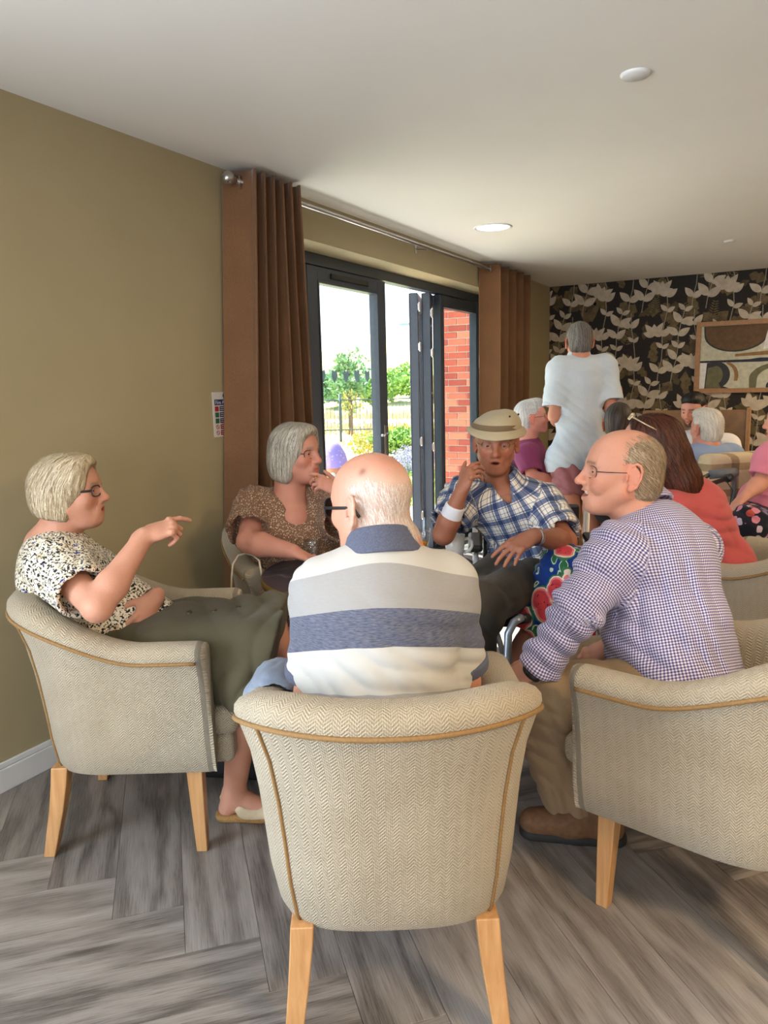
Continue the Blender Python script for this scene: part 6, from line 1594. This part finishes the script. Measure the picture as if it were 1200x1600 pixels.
# dark haired man at the far booth
def dark_hair(h, S):
    short_hair(.010)(h, S)
sitter('man with thick black hair and beard in white shirt, seated at the far booth', (-0.689, 6.18, 1.19), (-0.33, -0.891, -0.22), (-0.62, 6.243, 1.02), (-.62, 6.16, .60), (-0.437, 6.266, 0.912), (-0.749, 6.27, 0.927), (-0.367, 6.154, 0.735), (-0.474, 5.86, 0.717), (-0.776, 6.101, 0.727), (-0.622, 5.836, 0.714), G_WHITE,
       None, hair=(dark_hair, lin(16, 14, 15), lin(44, 40, 42)), strand=(500, .04, flow_s), fold=11, skin=lin(206, 150, 130), slv=(.082, .084, .85), sc=1.15, belly=.8, collar=1, hk=dict(brow=lin(20, 16, 16), crop=(lin(40, 30, 28), lambda x, y, z: ramp3(-z, .050, .068)*ramp3(y, -.01, .03)*ramp3(np.abs(x)+np.abs(z+.07), .018, .026)), crop_a=.85))
# white haired man seen from behind at the same booth
sitter('white haired man in sky blue shirt, seen from behind at the far booth', (-0.506, 5.279, 1.103), (-0.722, 0.686, 0.0), (-0.481, 5.27, 0.979), (-.46, 5.20, .60), (-0.59, 5.162, 0.915), (-0.356, 5.383, 0.908), (-0.596, 5.154, 0.711), (-0.613, 5.419, 0.631), (-0.317, 5.42, 0.688), (-0.405, 5.589, 0.617), G_SKY,
       None, hair=(short_hair(.006, .004), lin(206, 198, 186), lin(240, 236, 226)), strand=(900, .035, flow_s), fold=13, skin=lin(220, 158, 136), slv=(.078, .076, .85), collar=1)
# dark haired guest almost hidden behind the standing man
sitter('dark haired guest mostly hidden between the standing man and the auburn haired woman', (-0.957, 4.751, 1.16), (-0.129, 0.957, -0.1), (-0.949, 4.73, 1.027), (-.95, 4.90, .60), (-1.035, 4.669, 0.955), (-0.864, 4.819, 0.945), (-1.029, 4.631, 0.741), (-1.028, 4.849, 0.67), (-0.841, 4.791, 0.728), (-0.901, 4.919, 0.666), G_BLACK,
       None, hair=(short_hair(.006, .006), lin(30, 24, 22), lin(74, 62, 54)), fold=15, skin=lin(190, 130, 106), slv=(.072, .07, .8))
# lady cut off by the right edge of the view
sitter('lady in pink top and dark floral skirt at the right edge', (-0.031, 4.518, 1.198), (-0.933, -0.173, -0.05), (-0.036, 4.492, 1.081), (-.075, 4.52, .60), (-0.094, 4.33, 1.006), (0.006, 4.726, 0.971), (-0.133, 4.286, 0.89), (-0.199, 4.179, 0.825), (-0.062, 4.709, 0.776), (-0.167, 4.532, 0.759), G_PINK,
       dict(knL=(-0.172, 4.076, 0.695), anL=(-0.172, 4.061, 0.435), knR=(-0.198, 4.323, 0.667), anR=(-0.196, 4.269, 0.383), mat=G_FLORAL, name='skirt'), hair=(short_hair(.01, .02), lin(120, 100, 80), lin(190, 170, 140)), topname='top', fold=19, slv=(.074, .074, .8))

# ------------------------------------------------------------------ wheelchair under the man in the hat
def wheelchair():
    o = vec((-.93, 2.99, 0)); F = nrm(vec((0.379, -0.933, 0.0))); Rr = nrm(np.cross(F, (0, 0, 1))); Lx = -Rr
    P = lambda a, b, z: tuple(o+Rr*a+F*b+vec((0, 0, z)))
    w = empty('wheelchair', (-.93, 2.99, 0), 0, 'wheelchair with black arm pads and white tube frame under the man in hat', 'wheelchair')
    MT = plain('white_painted_tube', lin(206, 206, 204), .35, .2); MU = plain('plum_seat_cover', lin(62, 42, 54), .85)
    MB().box((-.21, -.22, .47), (.21, .23, .545)).mesh
    M = Matrix(((Rr[0], F[0], 0, o[0]), (Rr[1], F[1], 0, o[1]), (0, 0, 1, 0), (0, 0, 0, 1)))
    m = MB(); m.box((-.215, -.22, .465), (.215, .26, .545), M); m.build('seat', MU, w, ws=True, bevel=.02)
    m = MB(); m.box((-.215, -.27, .54), (.215, -.24, .88), M); m.build('backrest', M_BLACK, w, ws=True, bevel=.012)
    for s in (-1, 1):
        m = MB(); m.tube([P(s*.25, .30, .40), P(s*.25, .30, .60), P(s*.25, .26, .715), P(s*.25, -.25, .725)], .0125, 10); m.tube([P(s*.25, -.26, .20), P(s*.25, -.26, .86)], .0125, 10); m.tube([P(s*.25, -.26, .405), P(s*.25, .40, .405)], .0125, 10)
        m.build('side_frame', MT, w, True, ws=True)
        m = MB(); m.box((s*.25-.030, -.20, .735), (s*.25+.030, .10 if s > 0 else .34, .765), M); m.build('arm_pad', M_BLACK, w, ws=True, bevel=.012)
        m = MB(); m.tube([P(s*.30, -.16+.30*math.cos(2*math.pi*i/36), .305+.30*math.sin(2*math.pi*i/36)) for i in range(36)], .014, 8, closed=True); tyre = m.build('rear_wheel', M_BLACK, w, True, ws=True)
        m = MB()
        for i in range(12): m.tube([P(s*.30, -.16, .305), P(s*.30, -.16+.29*math.cos(math.pi*i/6), .305+.29*math.sin(math.pi*i/6))], .0018, 5)
        m.tube([P(s*.335, -.16+.26*math.cos(2*math.pi*i/30), .305+.26*math.sin(2*math.pi*i/30)) for i in range(30)], .007, 6, closed=True); q = m.build('spokes', M_STEEL, tyre, True); q.matrix_parent_inverse = tyre.matrix_parent_inverse
        m = MB(); m.tube([P(s*.22, .38, .085+0), P(s*.22, .38, .40)], .011, 8); m.tube([P(s*.22, .38+.085*math.cos(2*math.pi*i/20), .095+.085*math.sin(2*math.pi*i/20)) for i in range(20)], .012, 8, closed=True); m.build('caster', M_BLACK, w, True, ws=True)
        m = MB(); m.tube([P(s*.19, .40, .42), P(s*.17, .50, .34), P(s*.16, .56, .16)], .012, 10); m.build('footrest_hanger', MT, w, True, ws=True)
        MF = Matrix(((Rr[0], F[0], 0, o[0]), (Rr[1], F[1], 0, o[1]), (0, 0, 1, 0), (0, 0, 0, 1)))
        m = MB(); m.box((s*.10-.075, .50, .145), (s*.10+.075, .66, .162), MF); m.build('footplate', plain('grey_footplate', lin(120, 126, 132), .45, .3), w, ws=True, bevel=.006)
    m = MB(); m.box((.19, .262, .40), (.212, .28, .47), M); m.build('label_tab', M_SRD, w, ws=True)
wheelchair()
# elevating leg rest swung out towards the camera side
def legrest():
    pts = [(-0.888, 2.374, 0.531), (-0.826, 2.385, 0.532), (-0.82, 2.422, 0.585), (-0.802, 2.481, 0.601)]
    t = empty('leg_rest', tuple(vec(pts[0])*vec((1, 1, 0))), 0, 'grey metal wheelchair leg rest bracket with black clip, beside the watermelon trousers', 'leg rest')
    MG = plain('satin_grey_metal', lin(150, 158, 166), .35, .5)
    MB().tube([(-0.892, 2.346, 0.398), (-0.831, 2.362, 0.427), (-0.835, 2.385, 0.559), (-0.82, 2.401, 0.598), (-0.804, 2.435, 0.607)], .015, 10).build('bracket', MG, t, True, ws=True)
    MB().tube([(-0.932, 2.413, 0.62), (-0.893, 2.421, 0.551), (-0.86, 2.403, 0.479)], .022, 10, flat=.4).build('side_plate', MG, t, True, ws=True)
    MB().tube([(-0.824, 2.434, 0.597), (-0.794, 2.484, 0.591)], .018, 10).build('clip', M_BLACK, t, True, ws=True)
    MB().tube([(-0.86, 2.403, 0.479), (-0.851, 2.377, 0.442), (vec((-0.851, 2.377, 0.442))*vec((1, 1, 0))).tolist()], .010, 8).build('post', MG, t, True, ws=True)
legrest()

# ------------------------------------------------------------------ small things among the group
S = Sculpt()     # cap resting on the near chair's left arm
ac_, fc_, rc_ = vec((-1.128, 1.448, .652)), vec((-.51, .86, 0)), vec((.86, .51, 0))
S.cone(ac_-fc_*.045, ac_+fc_*.05, .073, .066, .01, flat=(rc_, .92)); S.ell(ac_+rc_*.055+fc_*.01+vec((0, 0, .030)), (.052, .060, .010), np.stack([nrm(rc_-vec((0, 0, .75))), fc_, nrm(np.cross(nrm(rc_-vec((0, 0, .75))), fc_))], 1), .02)
S.cone(ac_-fc_*.12, ac_+fc_*.12, .060, .056, .004, op='sub'); S.cut(ac_+vec((0, 0, -.004)), (0, 0, -1))
V_, Q_ = mesh_sculpt(S, .0035, folds(.003, 26, 3)); hat = link('flat_cap', np_mesh('flat_cap', V_, Q_, None, np.zeros((len(V_), 3))), None, fabric('blue_grey_cap_cloth', f_plain(lin(132, 142, 160))))
setp(hat, 'blue grey cap lying over the left arm of the nearest chair', 'cap')
cord = empty('bag_strap', (-2.015, 2.369, 0.732), 0, 'pale cord strap looped over the arm of the chair by the curtain', 'strap')
MB().tube([(-2.017, 2.312, 0.566), (-2.014, 2.321, 0.661), (-2.006, 2.323, 0.71), (-2.002, 2.355, 0.742), (-1.975, 2.372, 0.751), (-1.921, 2.355, 0.749), (-1.874, 2.332, 0.736), (-1.846, 2.311, 0.667)], .0042, 8).build('cord', plain('pale_cord', lin(214, 202, 180), .8, var=.15, scale=300), cord, True, ws=True)
bag = empty('handbag', (-1.78, 2.02, 0), math.radians(20), 'black soft handbag on the floor under the left chair', 'bag')
bm_ = MB().box((-.17, -.10, .0), (.17, .10, .17)).mesh('bag_body', [M_BLACK], True, .04, 4); link('bag_body', bm_, bag)
MB().tube([(-.10, 0, .165), (-.09, .03, .25), (0, .05, .29), (.09, .03, .25), (.10, 0, .165)], .008, 8).build('strap', M_BLACK, bag, True)
# ------------------------------------------------------------------ far booth: timber screen, table, plaid armchair, walking frame
M_TEAK = plain('dark_veneer', lin(128, 92, 56), .5, var=.18, scale=14)
bo = empty('booth_bench', (-.45, 6.62, 0), 0, 'brown veneered booth bench with high back behind the black haired man', 'bench')
MB().box((-1.15, 6.70, 0), (-.345, 6.76, 1.165)).build('back_panel', M_TEAK, bo, ws=True, bevel=.006); MB().box((-.345, 6.66, 0), (-.315, 6.80, 1.18)).build('end_post', M_OAKF, bo, ws=True, bevel=.004)
MB().box((-1.15, 6.28, .38), (-.36, 6.70, .47)).build('seat_pad', plain('brown_vinyl', lin(96, 66, 42), .5), bo, ws=True, bevel=.02); MB().box((-1.13, 6.32, 0), (-.38, 6.68, .38)).build('plinth', M_TEAK, bo, ws=True)
bt = empty('booth_table', (-.50, 5.72, 0), 0, 'grey topped table with pale wood edge in front of the far booth', 'table')
bx0, by0 = (-0.348, 5.983, 0.74)[0]-.55, (-0.348, 5.983, 0.74)[1]
MB().box((bx0, by0, .705), (bx0+.71, by0+.68, .74)).build('table_edge', M_OAKF, bt, ws=True); MB().box((bx0+.006, by0+.006, .74), (bx0+.704, by0+.674, .743)).build('table_top', plain('grey_laminate', lin(96, 96, 98), .5), bt, ws=True)
MB().box((bx0+.32, by0+.30, 0), (bx0+.39, by0+.37, .705)).box((bx0+.12, by0+.12, 0), (bx0+.60, by0+.56, .02)).build('pedestal', M_BLACK, bt, ws=True)
def plaid_fabric():
    t = NT('cream_plaid_upholstery'); co = t.coord(); x, y, z = t.sep(co)
    a = t.math('GREATER_THAN', t.math('FRACT', t.math('MULTIPLY', t.math('ADD', x, y), 5.2)), .70); b = t.math('GREATER_THAN', t.math('FRACT', t.math('MULTIPLY', z, 6.5)), .72)
    k = t.math('MULTIPLY', t.math('ADD', a, b), .5); n = t.noise(co, 40, 3)
    return t.out(t.ramp(t.math('ADD', k, t.math('MULTIPLY_ADD', n, .3, -.15)), [(0, lin(216, 200, 168)), (.5, lin(168, 148, 116)), (1, lin(122, 106, 84))]), .9)
M_PLD = plaid_fabric()
ac = empty('armchair', (-.43, 5.14, 0), math.radians(46), 'cream plaid armchair seen from behind, under the white haired man in sky blue', 'chair')
m = MB().box((-.30, -.30, .30), (.30, -.17, .98)); link('backrest', m.mesh('backrest', [M_PLD], True, .045, 3), ac)
for s_ in (-1, 1):
    m = MB().box((s_*.34-.055, -.28, .16), (s_*.34+.055, .30, .64)); link('arm', m.mesh('arm', [M_PLD], True, .05, 3), ac)
m = MB().box((-.29, -.20, .16), (.29, .32, .47)); link('seat', m.mesh('seat', [M_PLD], True, .04, 3), ac)
for sx, sy in ((-1, -1), (1, -1), (-1, 1), (1, 1)): MB().box((sx*.29-.022, sy*.24-.022, 0), (sx*.29+.022, sy*.24+.022, .17)).build('leg', M_TEAK, ac)
wf = empty('rollator', (-.42, 3.95, 0), 0, 'walking frame with grey padded back strap and black hand grips, behind the woman in coral', 'walker')
MG2 = plain('grey_painted_tube', lin(92, 96, 102), .4, .4)
a_, b_ = vec((-0.395, 4.026, 0.895)), vec((-0.286, 4.091, 0.921)); g1 = vec((-0.383, 4.269, 0.917)); g2 = vec((-0.264, 4.336, 0.927))
MB().tube([tuple(vec((-0.409, 3.866, 0.89))), tuple(b_)], .012, 8).tube([tuple(b_), tuple(b_+vec((.02, .02, .005)))], .021, 10).build('hand_grip', M_BLACK, wf, True, ws=True)
MB().tube([tuple(vec((-0.418, 4.073, 0.905))), tuple(g1)], .012, 8).build('hand_grip', M_BLACK, wf, True, ws=True)
MB().tube([tuple(g1), tuple((g1+g2)/2+vec((0, -.03, .004))), tuple(g2)], .032, 12, flat=.75).build('back_strap', plain('grey_pad', lin(104, 108, 116), .8), wf, True, ws=True)
for q in (vec((-0.409, 3.866, 0.89)), vec((-0.418, 4.073, 0.905)), g2): MB().tube([tuple(q), tuple(q*vec((1, 1, 0))+vec((0, .05, .10)))], .012, 8).sphere(tuple(q*vec((1, 1, 0))+vec((0, .05, .09))), .085, 16, 10, (.25, 1, 1)).build('leg', MG2, wf, True, ws=True)
MB().tube([tuple(b_+vec((0, 0, -.01))), tuple(b_+vec((.03, .02, -.06))), tuple(b_+vec((.02, .03, -.14))), tuple(b_+vec((-.05, .04, -.20)))], .003, 6).build('brake_cable', M_BLACK, wf, True, ws=True)
dc = empty('dining_chair', (-1.62, 5.22, 0), math.atan2(-.875, .484), 'simple upholstered chair under the man in the plum t-shirt', 'chair')
m = MB().box((-.23, -.23, .40), (.23, .24, .48)); link('seat', m.mesh('seat', [M_PLD], True, .025, 3), dc)
m = MB().box((-.22, -.27, .55), (.22, -.22, .88)); link('backrest', m.mesh('backrest', [M_PLD], True, .02, 3), dc)
for sx, sy in ((-1, -1), (1, -1), (-1, 1), (1, 1)): MB().bar((sx*.20, sy*.21-.02, .56 if sy < 0 else .41), (sx*.20, sy*.22, 0), .035, .035, (0, 1, 0)).build('leg', M_BEECH, dc)

# ------------------------------------------------------------------ outside: patio, lawn, beds, fence, trees, far bank
def ground_mat(name, stops, scale, rough=.95):
    t = NT(name); co = t.coord(); n = t.noise(co, scale, 4, .65); return t.out(t.ramp(n, stops), rough, t.bump(n, .02, .4))
M_SOIL = ground_mat('dry_ground', [(.3, lin(168, 150, 112)), (.6, lin(190, 172, 130)), (.8, lin(150, 150, 96))], 1.2)
setp(MB().box((-80, -10, -.5), (XW-.30, 120, -.09)).build('garden_ground', M_SOIL), kind='structure')
M_PAVE = plain('pale_paving', lin(206, 202, 196), .85, var=.06, scale=14, bump=.002)
pv = setp(MB().box((-4.9, -4, -.10), (XW-.301, 8.2, -.055)).build('patio', plain('paving_bed', lin(120, 116, 110), .95)), kind='structure')
pm2 = MB().box((-.297, -.297, -.02), (.297, .297, .02)).mesh('paving_slab', [M_PAVE], bevel=.006, seg=1)
for i in range(3):
    for j in range(15):
        o = link('paving_slab', pm2, pv); o.location = (-3.06-i*.6, -.8+j*.6+(.3 if i % 2 else 0), -.045)
def grass_mat():
    t = NT('lawn_blades'); r = t.attr('Col', 'Color'); return t.out(r, .7)
M_GRASS = ground_mat('lawn_base', [(.3, lin(120, 150, 62)), (.7, lin(160, 186, 88))], 6)
lw = setp(MB().box((-9, 8.30, -.10), (-3.25, 12.0, -.05)).build('lawn', M_GRASS), 'green mown lawn beyond the open door', 'lawn')
rr = random.Random(3)
b = MB()
for i in range(5000):
    x = rr.uniform(-6.6, -3.3); y = rr.uniform(8.3, 11.8); a = rr.uniform(0, 6.28); L = rr.uniform(.03, .07); dx, dy = math.cos(a)*.008, math.sin(a)*.008
    b.add([(x-dx, y-dy, -.05), (x+dx, y+dy, -.05), (x+rr.uniform(-.02, .02), y+rr.uniform(-.02, .02), -.05+L)], [(0, 1, 2)])
me = bpy.data.meshes.new('grass_blades'); me.from_pydata(b.v, [], b.f); setp(link('grass_blades', me, lw, plain('grass_blade', lin(132, 172, 70), .6, var=.25, scale=3)), kind='stuff')
def leafcloud(c, r, n, size, seed, up=.3, trunk=None):
    q = random.Random(seed); b = MB()
    for i in range(n):
        while True:
            p = Vector((q.uniform(-1, 1), q.uniform(-1, 1), q.uniform(-1, 1)))
            if .35 < p.length < 1: break
        p = p*(.75+.25*math.sin(p.x*5+seed)*math.sin(p.z*6+p.y*4))
        P = Vector((c[0]+p.x*r[0], c[1]+p.y*r[1], c[2]+p.z*r[2])); s = size*q.uniform(.6, 1.3)
        d = Vector((q.uniform(-1, 1), q.uniform(-1, 1), q.uniform(-.6, 1)+up)).normalized(); t = d.cross(Vector((q.uniform(-1, 1), q.uniform(-1, 1), q.uniform(-1, 1)))).normalized()
        b.add([P, P+d*s*.5+t*s*.28, P+d*s, P+d*s*.5-t*s*.28], [(0, 1, 2, 3)])
    me = bpy.data.meshes.new('foliage'); me.from_pydata(b.v, [], b.f); return me
def leafmat(name, c, c2):
    t = NT(name); n = t.noise(t.coord(), 2.5, 3); g = t.node('NewGeometry').outputs['Random Per Island']
    return t.out(t.ramp(t.math('ADD', t.math('MULTIPLY', n, .5), t.math('MULTIPLY', g, .5)), [(.25, c2), (.75, c)]), .7, Transmission_Weight=0.0)
LM_A = leafmat('fresh_leaf', lin(150, 186, 92), lin(98, 140, 62)); LM_B = leafmat('soft_leaf', lin(140, 178, 122), lin(92, 136, 90)); LM_C = leafmat('yellow_flowering', lin(214, 190, 92), lin(150, 160, 76)); LM_D = leafmat('lavender_flower', lin(176, 162, 206), lin(130, 140, 130)); LM_E = leafmat('dry_grass', lin(226, 200, 150), lin(200, 176, 124))
M_BARK = plain('bark', lin(112, 98, 80), .9, var=.2, scale=40)
def plant(name, label, cat, group, c, r, n, size, mat, seed, trunk=None, branches=0):
    e = empty(name, (c[0], c[1], 0), 0, label, cat, group)
    o = link('foliage', leafcloud((0, 0, c[2]), r, n, size, seed), e, mat); o['kind'] = 'stuff'
    if trunk:
        b = MB(); b.tube([(0, 0, -.1), (.02, 0, trunk*.6), (0, .02, c[2]+r[2]*.5)], [trunk*.022, trunk*.016, trunk*.006], 8)
        q = random.Random(seed)
        for i in range(branches):
            a = q.uniform(0, 6.28); z = trunk*.55+q.uniform(0, c[2]+r[2]*.3-trunk*.55)
            b.tube([(0, 0, z), (math.cos(a)*r[0]*.55, math.sin(a)*r[1]*.55, z+r[2]*.45)], [trunk*.008, trunk*.003], 5)
        b.build('trunk', M_BARK, e, True)
    return e
ORD = ('first', 'second', 'third', 'fourth', 'fifth', 'sixth', 'seventh', 'eighth', 'ninth', 'tenth')
# clipped hedge, lavender, yellow perennials along the fence
gy = 0
HB = [(-7.64, 14.22), (-7.42, 14.27), (-7.17, 14.34), (-6.92, 14.4), (-6.68, 14.46)]
for i, P in enumerate(HB):
    plant('hedge_plant', 'bright green low shrub in the hedge row beyond the lawn, %s from the left' % ORD[i], 'shrub', 'low hedge beyond the lawn', (P[0], P[1], .24), (.62, .55, .36), 1100, .085, LM_A, 20+i)
for i, P in enumerate([(-5.75, 11.14), (-5.78, 11.52), (-5.78, 11.83), (-5.79, 12.14), (-6.31, 12.45)]):
    plant('lavender', 'pale purple lavender clump at the lawn edge, %s of its row' % ORD[i], 'lavender', 'lavender clumps at the lawn edge', (P[0], P[1], .12), (.36, .3, .26), 700, .05, LM_D, 40+i)
for i, P in enumerate([(-8.54, 16.04), (-8.43, 16.45), (-8.23, 16.69), (-8.03, 16.93), (-7.87, 17.37), (-8.16, 14.09), (-8.42, 15.0)]):
    plant('yellow_perennial', 'yellow flowering plant by the fence outside, %s of its row' % ORD[i], 'plant', 'yellow flowering plants by the fence', (P[0], P[1], .18), (.7, .5, .34), 700, .085, LM_C, 60+i)
# railings with posts
F0, F1 = vec((-16.5, 14.5, 0)), vec((-7.0, 20.6, 0)); fn = empty('railing_fence', (-11, 17, 0), 0, 'dark metal railing fence with thin bars beyond the garden', 'fence')
M_RAIL = plain('dark_railing', lin(70, 84, 84), .6); d_ = F1-F0; n_ = 9
for i in range(n_+1): q = F0+d_*i/n_; MB().tube([(q[0], q[1], -.1), (q[0], q[1], 1.25)], .035, 8).build('post', M_RAIL, fn, True, ws=True)
for z in (.25, 1.08): MB().tube([(F0[0], F0[1], z), (F1[0], F1[1], z)], .018, 6).build('rail', M_RAIL, fn, True, ws=True)
b = MB()
for i in range(110): q = F0+d_*(i+.5)/110; b.tube([(q[0], q[1], .2), (q[0], q[1], 1.10)], .008, 4)
setp(b.build('bar', M_RAIL, fn, ws=True), kind='stuff')
# pale road, dry verge, green bank with bushes
setp(MB().box((-45, 24.5, -.09), (2, 30, -.04)).build('road', plain('pale_road', lin(206, 206, 206), .9, var=.04, scale=1)), kind='structure')
vg = MB(); rr2 = random.Random(9)
me = bpy.data.meshes.new('verge_grass')
for i in range(7000):
    x = rr2.uniform(-40, -4); y = rr2.uniform(30.2, 32.6) if i % 2 else rr2.uniform(20.5, 24.5); z = -.09; a = rr2.uniform(0, 6.28); L = rr2.uniform(.25, .6)
    vg.add([(x-.03*math.cos(a), y-.03*math.sin(a), z), (x+.03*math.cos(a), y+.03*math.sin(a), z), (x+rr2.uniform(-.2, .2), y+rr2.uniform(-.2, .2), z+L)], [(0, 1, 2)])
me.from_pydata(vg.v, [], vg.f); o = link('verge_grass', me, None, LM_E); setp(o, 'dry golden grass on the verge beyond the road', 'grass', kind='stuff')
def hill():
    V = []; F = []; NX, NY = 60, 20
    for j in range(NY+1):
        for i in range(NX+1):
            x = -75+i*1.4; y = 33+j*1.6; t = j/NY; z = -.1+5.6*(t*t*(3-2*t))*(.75+.35*math.sin(x*.16+1.4)+.12*math.sin(x*.5+y*.3))
            V.append((x, y, z))
    for j in range(NY):
        for i in range(NX): p = j*(NX+1)+i; F.append((p, p+1, p+NX+2, p+NX+1))
    m = MB(); m.add(V, F); return m.mesh('far_bank', [ground_mat('scrubby_bank', [(.3, lin(126, 158, 86)), (.55, lin(176, 170, 112)), (.75, lin(208, 182, 130))], .35)], True)
setp(link('far_bank', hill()), kind='structure')
BUSH = ((-22.0, 33.03, 1.45), (-25.17, 39.36, 1.28), (-28.11, 45.8, 1.05), (-30.76, 52.51, 1.38), (-19.34, 34.45, 1.18), (-22.0, 41.16, 1.5), (-24.57, 47.93, 1.94), (-27.15, 54.39, 0.77), (-17.7, 35.99, 1.46), (-20.18, 42.65, 1.05))
BORD = sorted(range(10), key=lambda i: BUSH[i][0]/BUSH[i][1])
for i, (rx, rz_, kind) in enumerate(((1.21, 0.86, 'B'), (1.43, 1.01, 'B'), (1.64, 1.17, 'B'), (1.86, 1.32, 'B'), (1.21, 0.86, 'A'), (1.43, 1.01, 'A'), (1.64, 1.17, 'A'), (1.86, 1.32, 'A'), (1.22, 0.87, 'A'), (1.44, 1.02, 'A'))):
    plant('bush', 'round green bush on the far bank, %s from the left' % ORD[BORD.index(i)], 'bush', 'bushes on the far bank', BUSH[i], (rx, 1.5, rz_), 2400, .24, LM_A if kind == 'A' else LM_B, 80+i)
plant('young_tree', 'slender young tree with airy pale crown beyond the railings', 'tree', None, (-12.70, 20.82, 1.65), (.80, .80, 1.15), 1100, .17, LM_B, 121, 2.6, 9)
plant('small_tree', 'small bare stemmed sapling in front of the young tree', 'tree', None, (-12.2, 20.1, .95), (.5, .5, .5), 320, .10, LM_C, 122, 1.6, 12)
lp = empty('street_lamp', (-15.6, 31.3, 0), 0, 'tall thin grey street lamp beyond the road', 'street lamp'); M_LAMPP = plain('galvanised_pole', lin(120, 140, 150), .5, .3)
MB().tube([(-15.6, 31.3, -.1), (-15.6, 31.3, 4), (-15.6, 31.3, 4.2)], [.10, .08, .055], 10).build('pole', M_LAMPP, lp, True, ws=True)
MB().box((-15.6-.62, 31.3-.12, 4.2-.03), (-15.6+.06, 31.3+.12, 4.2+.09)).build('lantern', M_LAMPP, lp, ws=True, bevel=.03)
# brick return wall, every brick a piece; glass reflection painted as paler right-hand bricks
bw = setp(MB().box((-3.60, 7.90, -.5), (-2.758, 8.25, 2.9)).build('brick_wall', plain('mortar', lin(206, 200, 190), .95, var=.04)), kind='structure')
brick_m = []
for k, c in enumerate(((176, 84, 66), (188, 104, 82), (158, 72, 60), (198, 122, 96))): brick_m.append(plain('brick_red_%d' % k, lin(*c), .9, var=.12, scale=50, bump=.002))
M_REFLBRICK = plain('brick_glass_reflection', lin(196, 206, 208), .9, var=.06, scale=50)
meshes = {}
for wdt, key in ((.215, 'full'), (.1025, 'half')):
    for k, mt in enumerate(brick_m+[M_REFLBRICK]): meshes[(key, k)] = MB().box((-wdt/2, -.012, -.0325), (wdt/2, .006, .0325)).mesh('brick', [mt], bevel=.003, seg=1)
rb = random.Random(2)
for j in range(33):
    z = .02+j*.075; x = -3.60
    first = j % 2
    seq = ['half'] if first else []
    seq += ['full']*3+([] if first else ['half'])
    for s_ in seq:
        wd = .225 if s_ == 'full' else .1125
        k = 4 if x+wd/2 > -3.02 else rb.randrange(4)
        o = link('brick', meshes[(s_, k)], bw); o.location = (x+wd/2, 7.90, z); x += wd
# raised brick planter by the door with a toadstool playhouse ornament
P0 = (-3.841, 6.121, 0.52)
pl_ = empty('brick_planter', (P0[0], P0[1], 0), math.radians(-20), 'low brick planter with grey coping outside the glass door', 'planter')
MB().box((-.62, -.16, -.1), (.62, .16, .44)).build('planter_wall', brick_m[1], pl_); MB().box((-.66, -.20, .44), (.66, .20, .51)).build('coping', plain('grey_coping', lin(150, 156, 160), .9), pl_, bevel=.01)
P1 = vec(P0)+vec((-.12, .02, .51)); ts = empty('garden_toadstool_house', (P1[0], P1[1], 0), 0, 'toadstool house ornament with speckled purple roof and orange wall on the planter', 'garden ornament')
sp_ = NT('purple_speckled_roof'); v_ = sp_.voro(sp_.coord(), 26); sp_.out(sp_.ramp(v_, [(0, lin(206, 196, 226)), (.32, lin(150, 128, 196))]), .6)
z0 = .51
MB().lathe([(0, .0), (.105, .0), (.100, .14), (.09, .17)], 24, (P1[0], P1[1], z0)).build('wall', plain('orange_wall', lin(226, 150, 112), .7), ts, True, ws=True)
MB().lathe([(.150, .145), (.160, .165), (.135, .27), (.085, .36), (.03, .405), (0, .41)], 28, (P1[0], P1[1], z0)).build('roof', sp_.m, ts, True, ws=True)
dd = nrm(-P1*vec((1, 1, 0))); ds = np.cross(dd, (0, 0, 1)); MBd = MB(); MBd.add([tuple(vec((P1[0], P1[1], z0))+dd*.106+ds*.035*math.cos(a)+vec((0, 0, .05+.055*max(math.sin(a), -.9)))) for a in [2*math.pi*i/16 for i in range(16)]], [list(range(16))]); MBd.build('door', M_SWH, ts, ws=True)
